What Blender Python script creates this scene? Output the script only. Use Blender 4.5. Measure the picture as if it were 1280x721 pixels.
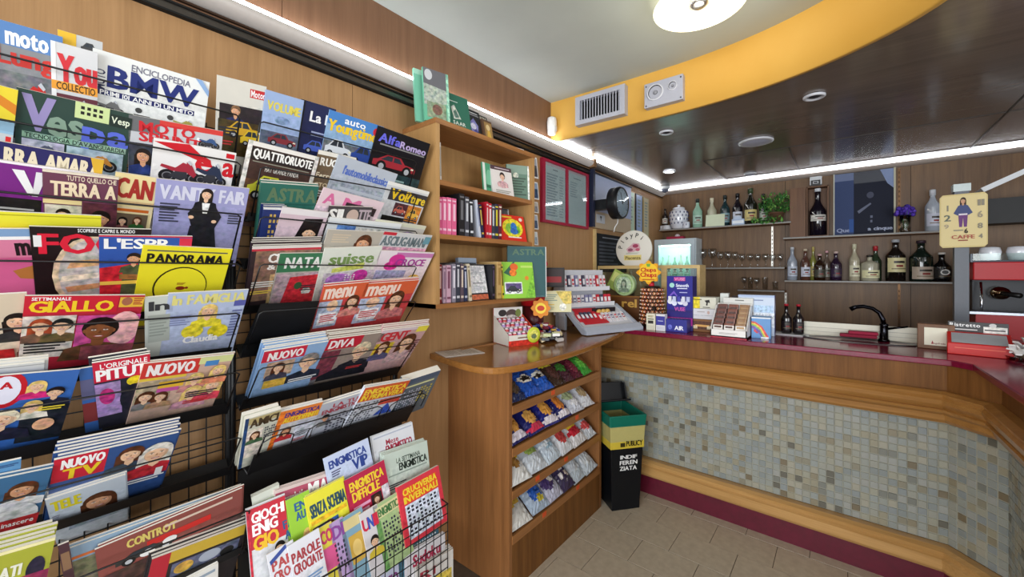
import bpy, math, random
from mathutils import Matrix, Vector
random.seed(7)
SC = bpy.context.scene
COL = SC.collection
for o in list(bpy.data.objects):
    bpy.data.objects.remove(o)
# ------------------------------------------------------------ camera
cam_d = bpy.data.cameras.new('camera')
cam_d.sensor_width = 36.0
cam_d.lens = 505.0 / 1280.0 * 36.0
cam_d.shift_y = -20.5 / 1280.0
cam_d.clip_start = 0.02
cam = bpy.data.objects.new('camera', cam_d)
COL.objects.link(cam)
cam.location = (1.62, 0.0, 1.5)
cam.rotation_euler = (math.radians(90), 0, math.radians(39.4))
SC.camera = cam
# ------------------------------------------------------------ world, daylight, exposure
W = bpy.data.worlds.new('world')
SC.world = W
W.use_nodes = True
bg = W.node_tree.nodes['Background']
bg.inputs['Color'].default_value = (0.90, 0.95, 1.0, 1)
bg.inputs['Strength'].default_value = 0.6
VS = SC.view_settings
VS.view_transform = 'Standard'
VS.look = 'None'
VS.gamma = 1.0
VS.use_curve_mapping = False
VS.exposure = 0.0

def area(name, loc, rot, sx, sy, power, col):
    d = bpy.data.lights.new(name, 'AREA')
    d.shape = 'RECTANGLE'
    d.size, d.size_y = sx, sy
    d.energy = power
    d.color = col
    o = bpy.data.objects.new(name, d)
    COL.objects.link(o)
    o.location = loc
    o.rotation_euler = [math.radians(a) for a in rot]
    return o
# the shop front: glazed door and window behind the camera
area('shop_window_daylight', (2.0, -3.2, 1.45), (90, 0, 0), 3.6, 2.2, 230, (0.93, 0.97, 1.0))
area('side_window_daylight', (4.6, 0.2, 1.5), (90, 0, 90), 3.0, 2.0, 90, (0.95, 0.98, 1.0))

# ------------------------------------------------------------ colours and materials
def lin(h):
    if len(h) == 3:
        h = ''.join(ch * 2 for ch in h)
    out = []
    for i in (0, 2, 4):
        s = int(h[i:i + 2], 16) / 255.0
        out.append(s / 12.92 if s <= 0.04045 else ((s + 0.055) / 1.055) ** 2.4)
    return (out[0], out[1], out[2], 1.0)

MATS = {}
def attr_mat(name, rough, metal=0.0, spec=0.5, trans=0.0, coat=0.0, bump=0.0, bscale=60.0):
    """the thing's own flat colour (a per-face attribute) with a little procedural unevenness"""
    m = bpy.data.materials.new(name)
    m.use_nodes = True
    nt = m.node_tree
    p = nt.nodes['Principled BSDF']
    a = nt.nodes.new('ShaderNodeAttribute')
    a.attribute_name = 'col'
    tc = nt.nodes.new('ShaderNodeTexCoord')
    nz = nt.nodes.new('ShaderNodeTexNoise')
    nz.inputs['Scale'].default_value = bscale
    nz.inputs['Detail'].default_value = 3.0
    nt.links.new(tc.outputs['Object'], nz.inputs['Vector'])
    mp = nt.nodes.new('ShaderNodeMapRange')
    mp.inputs['To Min'].default_value = 0.93
    mp.inputs['To Max'].default_value = 1.05
    nt.links.new(nz.outputs['Fac'], mp.inputs['Value'])
    mx = nt.nodes.new('ShaderNodeVectorMath')
    mx.operation = 'SCALE'
    nt.links.new(a.outputs['Color'], mx.inputs[0])
    nt.links.new(mp.outputs['Result'], mx.inputs['Scale'])
    nt.links.new(mx.outputs['Vector'], p.inputs['Base Color'])
    p.inputs['Roughness'].default_value = rough
    p.inputs['Metallic'].default_value = metal
    p.inputs['Specular IOR Level'].default_value = spec
    p.inputs['Transmission Weight'].default_value = trans
    p.inputs['Coat Weight'].default_value = coat
    if bump:
        b = nt.nodes.new('ShaderNodeBump')
        b.inputs['Strength'].default_value = bump
        b.inputs['Distance'].default_value = 0.004
        nt.links.new(nz.outputs['Fac'], b.inputs['Height'])
        nt.links.new(b.outputs['Normal'], p.inputs['Normal'])
    MATS[name] = m
    return m
attr_mat('paper', 0.42, spec=0.4, bscale=28)
attr_mat('matte', 0.75, spec=0.3)
attr_mat('plastic', 0.34, spec=0.3)
attr_mat('foil', 0.22, spec=0.6, bump=0.6, bscale=35)
attr_mat('metal', 0.3, metal=1.0)
attr_mat('chrome', 0.08, metal=1.0)
attr_mat('bottle', 0.05, spec=0.6, coat=0.5)
attr_mat('tile', 0.35, spec=0.45, bump=0.35, bscale=45)
attr_mat('leaf', 0.5, spec=0.3)
attr_mat('paint', 0.6, spec=0.3, bscale=3)

def photo_mat(name, amt, scale):
    """a printed photograph: the flat colour broken up by procedural tone and hue"""
    m = attr_mat(name, 0.38, spec=0.4, bscale=scale)
    nt = m.node_tree
    p = nt.nodes['Principled BSDF']
    nz = [n for n in nt.nodes if n.type == 'TEX_NOISE'][0]
    nz.inputs['Detail'].default_value = 5.0
    mp = [n for n in nt.nodes if n.type == 'MAP_RANGE'][0]
    mp.inputs['From Min'].default_value = 0.3
    mp.inputs['From Max'].default_value = 0.7
    mp.inputs['To Min'].default_value = 1.0 - amt
    mp.inputs['To Max'].default_value = 1.0 + amt
    sc = [n for n in nt.nodes if n.type == 'VECT_MATH'][0]
    mx = nt.nodes.new('ShaderNodeMix')
    mx.data_type = 'RGBA'
    mx.blend_type = 'SOFT_LIGHT'
    mx.inputs[0].default_value = amt
    nt.links.new(sc.outputs['Vector'], mx.inputs[6])
    nt.links.new(nz.outputs['Color'], mx.inputs[7])
    nt.links.new(mx.outputs[2], p.inputs['Base Color'])
photo_mat('photo', 0.42, 60)
photo_mat('photo_soft', 0.15, 70)

def glass_mat(name, col, ior=1.45, rough=0.0):
    m = bpy.data.materials.new(name)
    m.use_nodes = True
    p = m.node_tree.nodes['Principled BSDF']
    p.inputs['Base Color'].default_value = lin(col)
    p.inputs['Transmission Weight'].default_value = 1.0
    p.inputs['Roughness'].default_value = rough
    p.inputs['IOR'].default_value = ior
    MATS[name] = m
glass_mat('glass', 'f4faf8')
glass_mat('bag_film', 'e6e08a', 1.1, 0.25)

def pane_mat(name, tint, gl, base=0.04):
    m = bpy.data.materials.new(name)
    m.use_nodes = True
    nt = m.node_tree
    nt.nodes.clear()
    out = nt.nodes.new('ShaderNodeOutputMaterial')
    t = nt.nodes.new('ShaderNodeBsdfTransparent')
    t.inputs['Color'].default_value = lin(tint)
    g = nt.nodes.new('ShaderNodeBsdfGlossy')
    g.inputs['Roughness'].default_value = 0.03
    lw = nt.nodes.new('ShaderNodeLayerWeight')
    lw.inputs['Blend'].default_value = 0.5
    pw = nt.nodes.new('ShaderNodeMath')
    pw.operation = 'POWER'
    pw.inputs[1].default_value = 3.0
    nt.links.new(lw.outputs['Facing'], pw.inputs[0])
    f = nt.nodes.new('ShaderNodeMath')
    f.operation = 'MULTIPLY_ADD'
    f.inputs[1].default_value = gl
    f.inputs[2].default_value = base
    nt.links.new(pw.outputs[0], f.inputs[0])
    mx = nt.nodes.new('ShaderNodeMixShader')
    nt.links.new(f.outputs[0], mx.inputs[0])
    nt.links.new(t.outputs[0], mx.inputs[1])
    nt.links.new(g.outputs[0], mx.inputs[2])
    nt.links.new(mx.outputs[0], out.inputs[0])
    MATS[name] = m
pane_mat('pane', 'f4faf8', 0.55)
pane_mat('stemware', 'fcfdfd', 0.8, 0.10)

def emit_mat(name, col, strength):
    m = bpy.data.materials.new(name)
    m.use_nodes = True
    nt = m.node_tree
    nt.nodes.clear()
    out = nt.nodes.new('ShaderNodeOutputMaterial')
    e = nt.nodes.new('ShaderNodeEmission')
    e.inputs['Color'].default_value = lin(col)
    e.inputs['Strength'].default_value = strength
    nt.links.new(e.outputs[0], out.inputs[0])
    MATS[name] = m
emit_mat('led', 'f2f6ff', 20.0)
emit_mat('led_warm', 'fffbe0', 18.0)
emit_mat('lamp_glow', 'fff3d0', 2.6)
emit_mat('spot_glow', 'f4f6ff', 16.0)
emit_mat('fridge_light', 'd8fff0', 22.0)

def wood(name, dark, light, grain='z', rough=0.4, scale=1.0, contrast=(0.25, 0.75), coat=0.0, spec=0.4):
    m = bpy.data.materials.new(name)
    m.use_nodes = True
    nt = m.node_tree
    p = nt.nodes['Principled BSDF']
    tc = nt.nodes.new('ShaderNodeTexCoord')
    mp = nt.nodes.new('ShaderNodeMapping')
    s = [26.0 * scale] * 3
    s['xyz'.index(grain)] = 1.3 * scale
    mp.inputs['Scale'].default_value = s
    nt.links.new(tc.outputs['Object'], mp.inputs['Vector'])
    n1 = nt.nodes.new('ShaderNodeTexNoise')
    n1.inputs['Scale'].default_value = 1.0
    n1.inputs['Detail'].default_value = 6.0
    n1.inputs['Distortion'].default_value = 0.6
    nt.links.new(mp.outputs[0], n1.inputs['Vector'])
    n2 = nt.nodes.new('ShaderNodeTexNoise')
    n2.inputs['Scale'].default_value = 6.0
    n2.inputs['Detail'].default_value = 4.0
    nt.links.new(mp.outputs[0], n2.inputs['Vector'])
    ad = nt.nodes.new('ShaderNodeMath')
    ad.operation = 'MULTIPLY_ADD'
    ad.inputs[1].default_value = 0.35
    nt.links.new(n2.outputs['Fac'], ad.inputs[0])
    sb = nt.nodes.new('ShaderNodeMath')
    sb.operation = 'MULTIPLY'
    sb.inputs[1].default_value = 0.65
    nt.links.new(n1.outputs['Fac'], sb.inputs[0])
    nt.links.new(sb.outputs[0], ad.inputs[2])
    r = nt.nodes.new('ShaderNodeValToRGB')
    r.color_ramp.elements[0].position = contrast[0]
    r.color_ramp.elements[0].color = lin(dark)
    r.color_ramp.elements[1].position = contrast[1]
    r.color_ramp.elements[1].color = lin(light)
    nt.links.new(ad.outputs[0], r.inputs[0])
    nt.links.new(r.outputs[0], p.inputs['Base Color'])
    p.inputs['Roughness'].default_value = rough
    p.inputs['Coat Weight'].default_value = coat
    p.inputs['Coat Roughness'].default_value = 0.12
    p.inputs['Specular IOR Level'].default_value = spec
    b = nt.nodes.new('ShaderNodeBump')
    b.inputs['Strength'].default_value = 0.08
    b.inputs['Distance'].default_value = 0.003
    nt.links.new(ad.outputs[0], b.inputs['Height'])
    nt.links.new(b.outputs[0], p.inputs['Normal'])
    MATS[name] = m
wood('wood_wall', '977149', 'b58c60', 'z', 0.5)
wood('wood_upper', '6a4a34', '846148', 'z', 0.5)
wood('wood_back', '58402c', '80603f', 'z', 0.45)
wood('wood_shelf', '7c4f2a', 'b07a47', 'y', 0.42)
wood('wood_side', '744a28', 'a06c3e', 'z', 0.45)
wood('wood_top', '7a4c20', 'a9743a', 'y', 0.18, coat=0.4)
wood('wood_bar', '5c3a1c', '8c5e30', 'z', 0.55, spec=0.2)
wood('wood_mould', 'a87c44', 'd0a468', 'x', 0.28, coat=0.3)
wood('wood_rail', '8a5c2a', 'b58448', 'x', 0.28, coat=0.3)
wood('wood_mould_dark', '5e3c1a', '92652f', 'x', 0.3, coat=0.3)
wood('wood_ceiling', '5e5148', '73665b', 'x', 0.24, 0.6, coat=0.3)
wood('wood_frame', 'b99a62', 'd8bd86', 'x', 0.5)
wood('wood_box', '5a3a26', '7c5638', 'z', 0.5)
wood('wood_light', '9a7448', 'bf955f', 'z', 0.45)

def simple(name, col, rough, var=0.0, vscale=8.0, col2=None, bump=0.0, spec=0.5):
    m = bpy.data.materials.new(name)
    m.use_nodes = True
    nt = m.node_tree
    p = nt.nodes['Principled BSDF']
    tc = nt.nodes.new('ShaderNodeTexCoord')
    nz = nt.nodes.new('ShaderNodeTexNoise')
    nz.inputs['Scale'].default_value = vscale
    nz.inputs['Detail'].default_value = 8.0
    nt.links.new(tc.outputs['Object'], nz.inputs['Vector'])
    r = nt.nodes.new('ShaderNodeValToRGB')
    r.color_ramp.elements[0].position = 0.3
    r.color_ramp.elements[1].position = 0.7
    r.color_ramp.elements[0].color = lin(col)
    r.color_ramp.elements[1].color = lin(col2 or col)
    nt.links.new(nz.outputs['Fac'], r.inputs[0])
    nt.links.new(r.outputs[0], p.inputs['Base Color'])
    p.inputs['Roughness'].default_value = rough
    p.inputs['Specular IOR Level'].default_value = spec
    if bump:
        b = nt.nodes.new('ShaderNodeBump')
        b.inputs['Strength'].default_value = bump
        b.inputs['Distance'].default_value = 0.003
        nt.links.new(nz.outputs['Fac'], b.inputs['Height'])
        nt.links.new(b.outputs[0], p.inputs['Normal'])
    MATS[name] = m
simple('plaster', 'b2b9b3', 0.8, vscale=3, col2='bac1ba', bump=0.05)
simple('yellow_paint', 'cc9a3c', 0.7, vscale=2, col2='d4a54a')
simple('red_stone', '6a0f2c', 0.16, vscale=60, col2='7c1736')
simple('plinth_red', '560b22', 0.4, vscale=30, col2='640f2a')
simple('grout', '9c9a8c', 0.85, vscale=40, col2='aaa898', bump=0.2)
simple('floor_grout', '5e5244', 0.9, vscale=40, col2='6a5d4e')
simple('floor_tile', 'b8aa96', 0.45, vscale=28, col2='c9bca8', bump=0.06)
simple('black_metal', '0c0c0e', 0.4, vscale=20, col2='121215')
simple('black_board', '0a0a0c', 0.55, vscale=20, col2='101014')

# ------------------------------------------------------------ mesh builder
class MB:
    def __init__(s):
        s.v, s.f, s.c, s.m, s.sm, s.mats = [], [], [], [], [], []
        s.X = Matrix.Identity(4)
    def add(s, verts, faces, col='888', mat='matte', smooth=False):
        b = len(s.v)
        X = s.X
        s.v += [tuple(X @ Vector(p)) for p in verts]
        if mat not in s.mats:
            s.mats.append(mat)
        mi = s.mats.index(mat)
        cl = isinstance(col, list)
        for i, f in enumerate(faces):
            s.f.append([b + k for k in f])
            s.c.append(lin(col[i] if cl else col))
            s.m.append(mi)
            s.sm.append(smooth)
    def box(s, x0, x1, y0, y1, z0, z1, col='888', mat='matte'):
        v = [(x, y, z) for z in (z0, z1) for y in (y0, y1) for x in (x0, x1)]
        s.add(v, [(0, 2, 3, 1), (4, 5, 7, 6), (0, 1, 5, 4), (2, 6, 7, 3), (0, 4, 6, 2), (1, 3, 7, 5)], col, mat)
    def poly(s, pts, col='888', mat='paper'):
        s.add(pts, [tuple(range(len(pts)))], col, mat)
    def lathe(s, prof, n=16, col='888', mat='matte', c=(0, 0, 0), axis='z', smooth=True, caps=True):
        v, f, cc = [], [], []
        cl = isinstance(col, list)
        for r, z in prof:
            for i in range(n):
                a = 2 * math.pi * i / n
                p = (r * math.cos(a), r * math.sin(a), z)
                if axis == 'x': p = (p[2], p[0], p[1])
                if axis == 'y': p = (p[1], p[2], p[0])
                v.append((p[0] + c[0], p[1] + c[1], p[2] + c[2]))
        for j in range(len(prof) - 1):
            for i in range(n):
                k = (i + 1) % n
                f.append((j * n + i, j * n + k, (j + 1) * n + k, (j + 1) * n + i))
                cc.append(col[j] if cl else col)
        if caps:
            f.append(tuple(range(n - 1, -1, -1))); cc.append(cc[0])
            L = (len(prof) - 1) * n
            f.append(tuple(L + i for i in range(n))); cc.append(cc[-2])
        s.add(v, f, cc, mat, smooth)
    def cyl(s, p0, p1, r0, r1=None, n=10, col='888', mat='matte', smooth=True):
        r1 = r0 if r1 is None else r1
        p0, p1 = Vector(p0), Vector(p1)
        d = (p1 - p0).normalized()
        u = d.orthogonal().normalized()
        w = d.cross(u)
        v = []
        for p, r in ((p0, r0), (p1, r1)):
            for i in range(n):
                a = 2 * math.pi * i / n
                v.append(tuple(p + r * (math.cos(a) * u + math.sin(a) * w)))
        f = [(i, (i + 1) % n, n + (i + 1) % n, n + i) for i in range(n)]
        f += [tuple(range(n - 1, -1, -1)), tuple(range(n, 2 * n))]
        s.add(v, f, col, mat, smooth)
    def tube(s, pts, r, n=6, col='111', mat='black_metal', smooth=True):
        pts = [Vector(p) for p in pts]
        rings, u = [], None
        for i, p in enumerate(pts):
            d = (pts[min(i + 1, len(pts) - 1)] - pts[max(i - 1, 0)]).normalized()
            if u is None:
                u = d.orthogonal().normalized()
            else:
                u = (u - d * u.dot(d)).normalized()
            w = d.cross(u)
            rr = r[i] if isinstance(r, (list, tuple)) else r
            rings.append([tuple(p + rr * (math.cos(2 * math.pi * k / n) * u + math.sin(2 * math.pi * k / n) * w)) for k in range(n)])
        v = [q for g in rings for q in g]
        f = []
        for j in range(len(pts) - 1):
            for k in range(n):
                f.append((j * n + k, j * n + (k + 1) % n, (j + 1) * n + (k + 1) % n, (j + 1) * n + k))
        f.append(tuple(range(n - 1, -1, -1)))
        f.append(tuple((len(pts) - 1) * n + k for k in range(n)))
        s.add(v, f, col, mat, smooth)
    def prism(s, poly, d0, d1, axis='z', col='888', mat='matte'):
        """a polygon (counter-clockwise) pushed along an axis; x: (y,z), y: (x,z), z: (x,y)"""
        def P(a, b, d):
            return {'x': (d, a, b), 'y': (a, d, b), 'z': (a, b, d)}[axis]
        n = len(poly)
        v = [P(a, b, d0) for a, b in poly] + [P(a, b, d1) for a, b in poly]
        f = [tuple(range(n - 1, -1, -1)), tuple(range(n, 2 * n))]
        f += [(i, (i + 1) % n, n + (i + 1) % n, n + i) for i in range(n)]
        s.add(v, f, col, mat)
    def sphere(s, c, r, n=10, m=7, col='888', mat='matte', sq=(1, 1, 1)):
        v, f = [], []
        for j in range(m + 1):
            t = math.pi * j / m
            for i in range(n):
                a = 2 * math.pi * i / n
                v.append((c[0] + sq[0] * r * math.sin(t) * math.cos(a), c[1] + sq[1] * r * math.sin(t) * math.sin(a), c[2] - sq[2] * r * math.cos(t)))
        for j in range(m):
            for i in range(n):
                k = (i + 1) % n
                f.append((j * n + i, j * n + k, (j + 1) * n + k, (j + 1) * n + i))
        s.add(v, f, col, mat, True)
    def build(s, name, parent=None, loc=None, rot=None, mtx=None, bevel=0.0):
        me = bpy.data.meshes.new(name)
        me.from_pydata(s.v, [], s.f)
        for mt in s.mats:
            me.materials.append(MATS[mt])
        me.polygons.foreach_set('material_index', s.m)
        me.polygons.foreach_set('use_smooth', s.sm)
        a = me.attributes.new('col', 'FLOAT_COLOR', 'FACE')
        a.data.foreach_set('color', [q for c in s.c for q in c])
        me.update()
        o = bpy.data.objects.new(name, me)
        COL.objects.link(o)
        if parent: o.parent = parent
        if loc: o.location = loc
        if rot: o.rotation_euler = rot
        if mtx: o.matrix_world = mtx
        if bevel:
            b = o.modifiers.new('edge', 'BEVEL')
            b.width = bevel
            b.segments = 2
            b.limit_method = 'ANGLE'
        return o

def tag(o, label, cat, group=None):
    o['label'] = label
    o['category'] = cat
    if group: o['group'] = group
    return o
def struct(o):
    o['kind'] = 'structure'
    return o
def stuff(o):
    o['kind'] = 'stuff'
    return o
def thing(name, label, cat, loc=(0, 0, 0), rz=0.0, group=None, mtx=None):
    o = bpy.data.objects.new(name, None)
    o.empty_display_size = 0.05
    COL.objects.link(o)
    o.location = loc
    o.rotation_euler = (0, 0, rz)
    if mtx: o.matrix_world = mtx
    return tag(o, label, cat, group)
def dup(root, loc=None, label=None, group=None, rz=None):
    def cp(o, par):
        c = o.copy()
        COL.objects.link(c)
        if par: c.parent = par
        for ch in o.children: cp(ch, c)
        return c
    r = cp(root, None)
    if loc: r.location = loc
    if rz is not None: r.rotation_euler = (0, 0, rz)
    if label: r['label'] = label
    if group: r['group'] = group
    return r

# ------------------------------------------------------------ lettering and flat print
GL = {}
def glyph(ch):
    if ch not in GL:
        cu = bpy.data.curves.new('letter', 'FONT')
        cu.body = ch
        cu.resolution_u = 2
        cu.offset = 0.018
        o = bpy.data.objects.new('letter', cu)
        COL.objects.link(o)
        dg = bpy.context.evaluated_depsgraph_get()
        dg.update()
        me = bpy.data.meshes.new_from_object(o.evaluated_get(dg))
        v = [(p.co.x, p.co.y) for p in me.vertices]
        f = [tuple(p.vertices) for p in me.polygons]
        xs = [p[0] for p in v] or [0, 0.25]
        GL[ch] = ([(x - min(xs), y) for x, y in v], f, max(xs) - min(xs))
        bpy.data.objects.remove(o)
        bpy.data.meshes.remove(me)
        bpy.data.curves.remove(cu)
    return GL[ch]
for ch in sorted(set("ABCDEFGHIJKLMNOPQRSTUVWXYZabcdefghijklmnopqrstuvwxyz0123456789'&?+.-")):
    glyph(ch)

def text_tris(txt, sp=0.05):
    """vertices and faces of a line of text, normalised to a unit box"""
    V, F, x = [], [], 0.0
    for ch in txt:
        if ch == ' ':
            x += 0.32
            continue
        v, f, w = GL[ch]
        b = len(V)
        V += [(x + p[0], p[1]) for p in v]
        F += [tuple(b + k for k in q) for q in f]
        x += w + sp
    xs = [p[0] for p in V]; ys = [p[1] for p in V]
    x0, x1, y0, y1 = min(xs), max(xs), min(0.0, min(ys) * 0.5), max(ys)
    return [((a - x0) / (x1 - x0), (b - y0) / (y1 - y0)) for a, b in V], F

def shade(h, k, red=0.0):
    q = [int(h[i:i + 2], 16) if len(h) == 6 else int(h[i // 2] * 2, 16) for i in (0, 2, 4)]
    q = [min(255, int(c * k + (255 * red if i == 0 else 0))) for i, c in enumerate(q)]
    return '%02x%02x%02x' % tuple(q)

def clip(poly, w, h):
    def cut(P, ins, inter):
        out = []
        for i, p in enumerate(P):
            q = P[i - 1]
            if ins(p):
                if not ins(q): out.append(inter(q, p))
                out.append(p)
            elif ins(q):
                out.append(inter(q, p))
        return out
    for ax, val, sg in ((0, 0, 1), (0, w, -1), (1, 0, 1), (1, h, -1)):
        if not poly: return poly
        def inter(a, b):
            t = (val - a[ax]) / (b[ax] - a[ax])
            return (a[0] + t * (b[0] - a[0]), a[1] + t * (b[1] - a[1]))
        poly = cut(poly, lambda p: sg * (p[ax] - val) >= -1e-9, inter)
    return poly

def ell(cx, cy, rx, ry, n=18):
    return [(cx + rx * math.cos(2 * math.pi * i / n), cy + ry * math.sin(2 * math.pi * i / n)) for i in range(n)]

def prints(mb, w, h, ops, mat='paper', step=0.00008, z0=0.0004):
    """flat print on a cover w x h (origin at its bottom left, x right, y up): ops in fractions of width and (from the top) height"""
    Z = [z0]
    def put(poly, col, mt=None):
        poly = clip(poly, w, h)
        if len(poly) > 2:
            mb.add([(a - w / 2, b, Z[0]) for a, b in poly], [tuple(range(len(poly)))], col, mt or mat)
        Z[0] += step
    def U(u, v): return (u * w, h - v * h)
    ph = mat == 'paper' and w > .09
    def rect(u0, v0, u1, v1, col, mt=None): put([U(u0, v1), U(u1, v1), U(u1, v0), U(u0, v0)], col, mt)
    def cell(cx, cy, rx, ry, col, n=18, mt=None): put(ell(cx, cy, rx, ry, n), col, mt)
    def pm(a, big): return 'photo' if ph and big and a > .24 else None
    for o in ops:
        k = o[0]
        if k == 'R': rect(*o[1:], pm((o[2] + o[4]) / 2, (o[3] - o[1]) * (o[4] - o[2]) > .03))
        elif k == 'O':
            c = U(o[1], o[2]); cell(c[0], c[1], o[3] * w, o[4] * h, o[5], 30)
        elif k == 'E':
            c = U(o[1], o[2]); cell(c[0], c[1], o[3] * w, o[4] * h, o[5], 18, pm(o[2], o[3] > .09))
        elif k == 'P':
            p = [U(*q) for q in o[1]]
            ar = sum(p[i - 1][0] * p[i][1] - p[i][0] * p[i - 1][1] for i in range(len(p)))
            put(p if ar > 0 else p[::-1], o[2], pm(sum(q[1] for q in o[1]) / len(o[1]), True))
        elif k in 'TW':
            u0, v0, u1, v1, txt, col = o[1:]
            V, F = text_tris(txt)
            a, b = U(u0, v1), U(u1, v0)
            if k == 'T': P = [(a[0] + x * (b[0] - a[0]), a[1] + y * (b[1] - a[1])) for x, y in V]
            else: P = [(a[0] + (1 - y) * (b[0] - a[0]), a[1] + x * (b[1] - a[1])) for x, y in V]
            mb.add([(x - w / 2, y, Z[0]) for x, y in P], F, col, mat)
            Z[0] += step
            if k == 'T' and (v1 - v0) * h > .02:          # heavy masthead letters
                for s in (-1, 1):
                    mb.add([(x - w / 2 + s * (v1 - v0) * h * .028, y, Z[0]) for x, y in P], F, col, mat)
                    Z[0] += step
        elif k == 'L':
            u0, v0, u1, v1, n, col = o[1:]
            d = (v1 - v0) / n
            for i in range(n):
                rect(u0, v0 + i * d, u1 - (0.12 * ((i * 7) % 3)) * (u1 - u0), v0 + (i + (0.55 if n > 1 else 1)) * d, col)
                Z[0] -= step
            Z[0] += step
        elif k == 'D':
            u0, v0, u1, v1, nx, ny, col = o[1:]
            for i in range(nx):
                for j in range(ny):
                    if ny > 2 and (i * 5 + j * 3 + i * j) % 3 == 1: continue
                    a, b = u0 + (u1 - u0) * i / nx, v0 + (v1 - v0) * j / ny
                    rect(a, b, a + (u1 - u0) * 0.6 / nx, b + (v1 - v0) * 0.6 / ny, col)
                    Z[0] -= step
            Z[0] += step
        elif k == 'F':
            u, v, r, skin, hair, cloth = o[1:]
            x, y = U(u, v)
            r *= w
            a = random.Random(int(u * 997 + v * 613)).random()
            HM = 'photo' if ph else None
            longh = hair in ('e8c878', 'a5482a', '5a3420') or a > .7
            if longh:
                put([(x - 1.25 * r, y - 2.3 * r), (x - .5 * r, y - 2.5 * r), (x + .5 * r, y - 2.5 * r), (x + 1.2 * r, y - 2.2 * r), (x + 1.22 * r, y + .1 * r), (x, y + .6 * r), (x - 1.22 * r, y + .1 * r)], hair, HM)
            cell(x + .06 * r, y + 0.18 * r, 1.13 * r, 1.32 * r, hair, 18, HM)
            put([(x - 2.2 * r, y - 3.6 * r), (x + 2.2 * r, y - 3.6 * r), (x + 1.9 * r, y - 2.15 * r), (x + 0.6 * r, y - 1.6 * r), (x - 0.6 * r, y - 1.6 * r), (x - 1.9 * r, y - 2.15 * r)], cloth, HM)
            put([(x - 0.38 * r, y - 1.75 * r), (x, y - 2.2 * r), (x + 0.38 * r, y - 1.75 * r), (x + 0.4 * r, y - 0.7 * r), (x - 0.4 * r, y - 0.7 * r)], skin)
            if not longh:
                for sx in (-1, 1): cell(x + sx * .86 * r, y - .12 * r, .14 * r, .24 * r, skin, 8)
            cell(x, y - 0.12 * r, 0.86 * r, 1.16 * r, shade(skin, .88))
            cell(x - .1 * r, y - 0.1 * r, 0.74 * r, 1.06 * r, skin, 18, 'photo_soft' if ph else None)
            cell(x - .45 * r, y + .85 * r, .35 * r, .3 * r, shade(hair, 1.25), 10)
            for sx in (-.46, .36): cell(x + sx * r, y - .42 * r, .2 * r, .16 * r, shade(skin, .95, .04), 10)
            put([(x - 0.84 * r, y + 0.25 * r), (x - 0.45 * r, y + 0.72 * r), (x + 0.2 * r, y + 0.62 * r), (x + 0.84 * r, y + 0.2 * r), (x + 0.9 * r, y + 0.8 * r), (x, y + 1.25 * r), (x - 0.9 * r, y + 0.8 * r)], hair, HM)
            for sx in (-1, 1):
                cell(x + sx * 0.36 * r, y + 0.2 * r, 0.2 * r, 0.035 * r, '5a4034', 8)
                cell(x + sx * 0.36 * r, y + 0.02 * r, 0.17 * r, 0.075 * r, 'ece4de', 8); Z[0] -= step
                cell(x + sx * 0.36 * r, y + 0.03 * r, 0.08 * r, 0.075 * r, '33241e', 8); Z[0] -= step
            Z[0] += step
            put([(x - 0.1 * r, y - 0.4 * r), (x + 0.13 * r, y - 0.4 * r), (x + 0.05 * r, y - 0.02 * r)], 'c0906e' if skin != '8a5433' else '6e4026')
            cell(x, y - 0.74 * r, 0.33 * r, 0.12 * r, 'b4585a', 10)
            cell(x, y - 0.72 * r, 0.23 * r, 0.045 * r, 'f0e8e4', 10)
        elif k == 'B':
            u0, v0, u1, v1, col = o[1:]
            def Q(a, b): return U(u0 + a * (u1 - u0), v1 - b * (v1 - v0))
            ww = abs(U(u1, 0)[0] - U(u0, 0)[0]); rr = 0.2 * ww
            for a in (0.2, 0.8):
                c = Q(a, 0.28)
                cell(c[0], c[1], rr, rr, '1c1c1e'); cell(c[0], c[1], rr * 0.62, rr * 0.62, '8a8a8e'); cell(c[0], c[1], rr * 0.5, rr * 0.5, '2c2c30')
            put([Q(.2, .3), Q(.5, .16), Q(.66, .3), Q(.62, .55), Q(.4, .55)], '3a3a40')
            put([Q(.02, .62), Q(.3, .5), Q(.62, .52), Q(.7, .8), Q(.52, .88), Q(.36, .64), Q(.05, .72)], col)
            put([Q(.62, .5), Q(.84, .3), Q(.88, .4), Q(.72, .84), Q(.6, .92)], col)
            put([Q(.6, .92), Q(.7, .8), Q(.74, .86), Q(.66, 1)], 'c8ccd2')
        elif k == 'C':
            u0, v0, u1, v1, col = o[1:]
            def Q(a, b): return U(u0 + a * (u1 - u0), v1 - b * (v1 - v0))
            put([Q(0, .2), Q(1, .2), Q(1, .5), Q(.9, .6), Q(.72, .64), Q(.6, 1), Q(.28, 1), Q(.1, .62), Q(0, .55)], col)
            put([Q(.16, .62), Q(.66, .62), Q(.57, .93), Q(.3, .93)], '2e3640')
            put([Q(.42, .6), Q(.45, .6), Q(.45, .95), Q(.42, .95)], col)
            ww = abs(U(u1, 0)[0] - U(u0, 0)[0])
            for a in (0.2, 0.8):
                c = Q(a, 0.2)
                cell(c[0], c[1], 0.11 * ww, 0.11 * ww, '17171a'); cell(c[0], c[1], 0.06 * ww, 0.06 * ww, 'b8bcc2')
            put([Q(.88, .42), Q(.98, .4), Q(.98, .5), Q(.9, .52)], 'f4f0d8')
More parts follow.
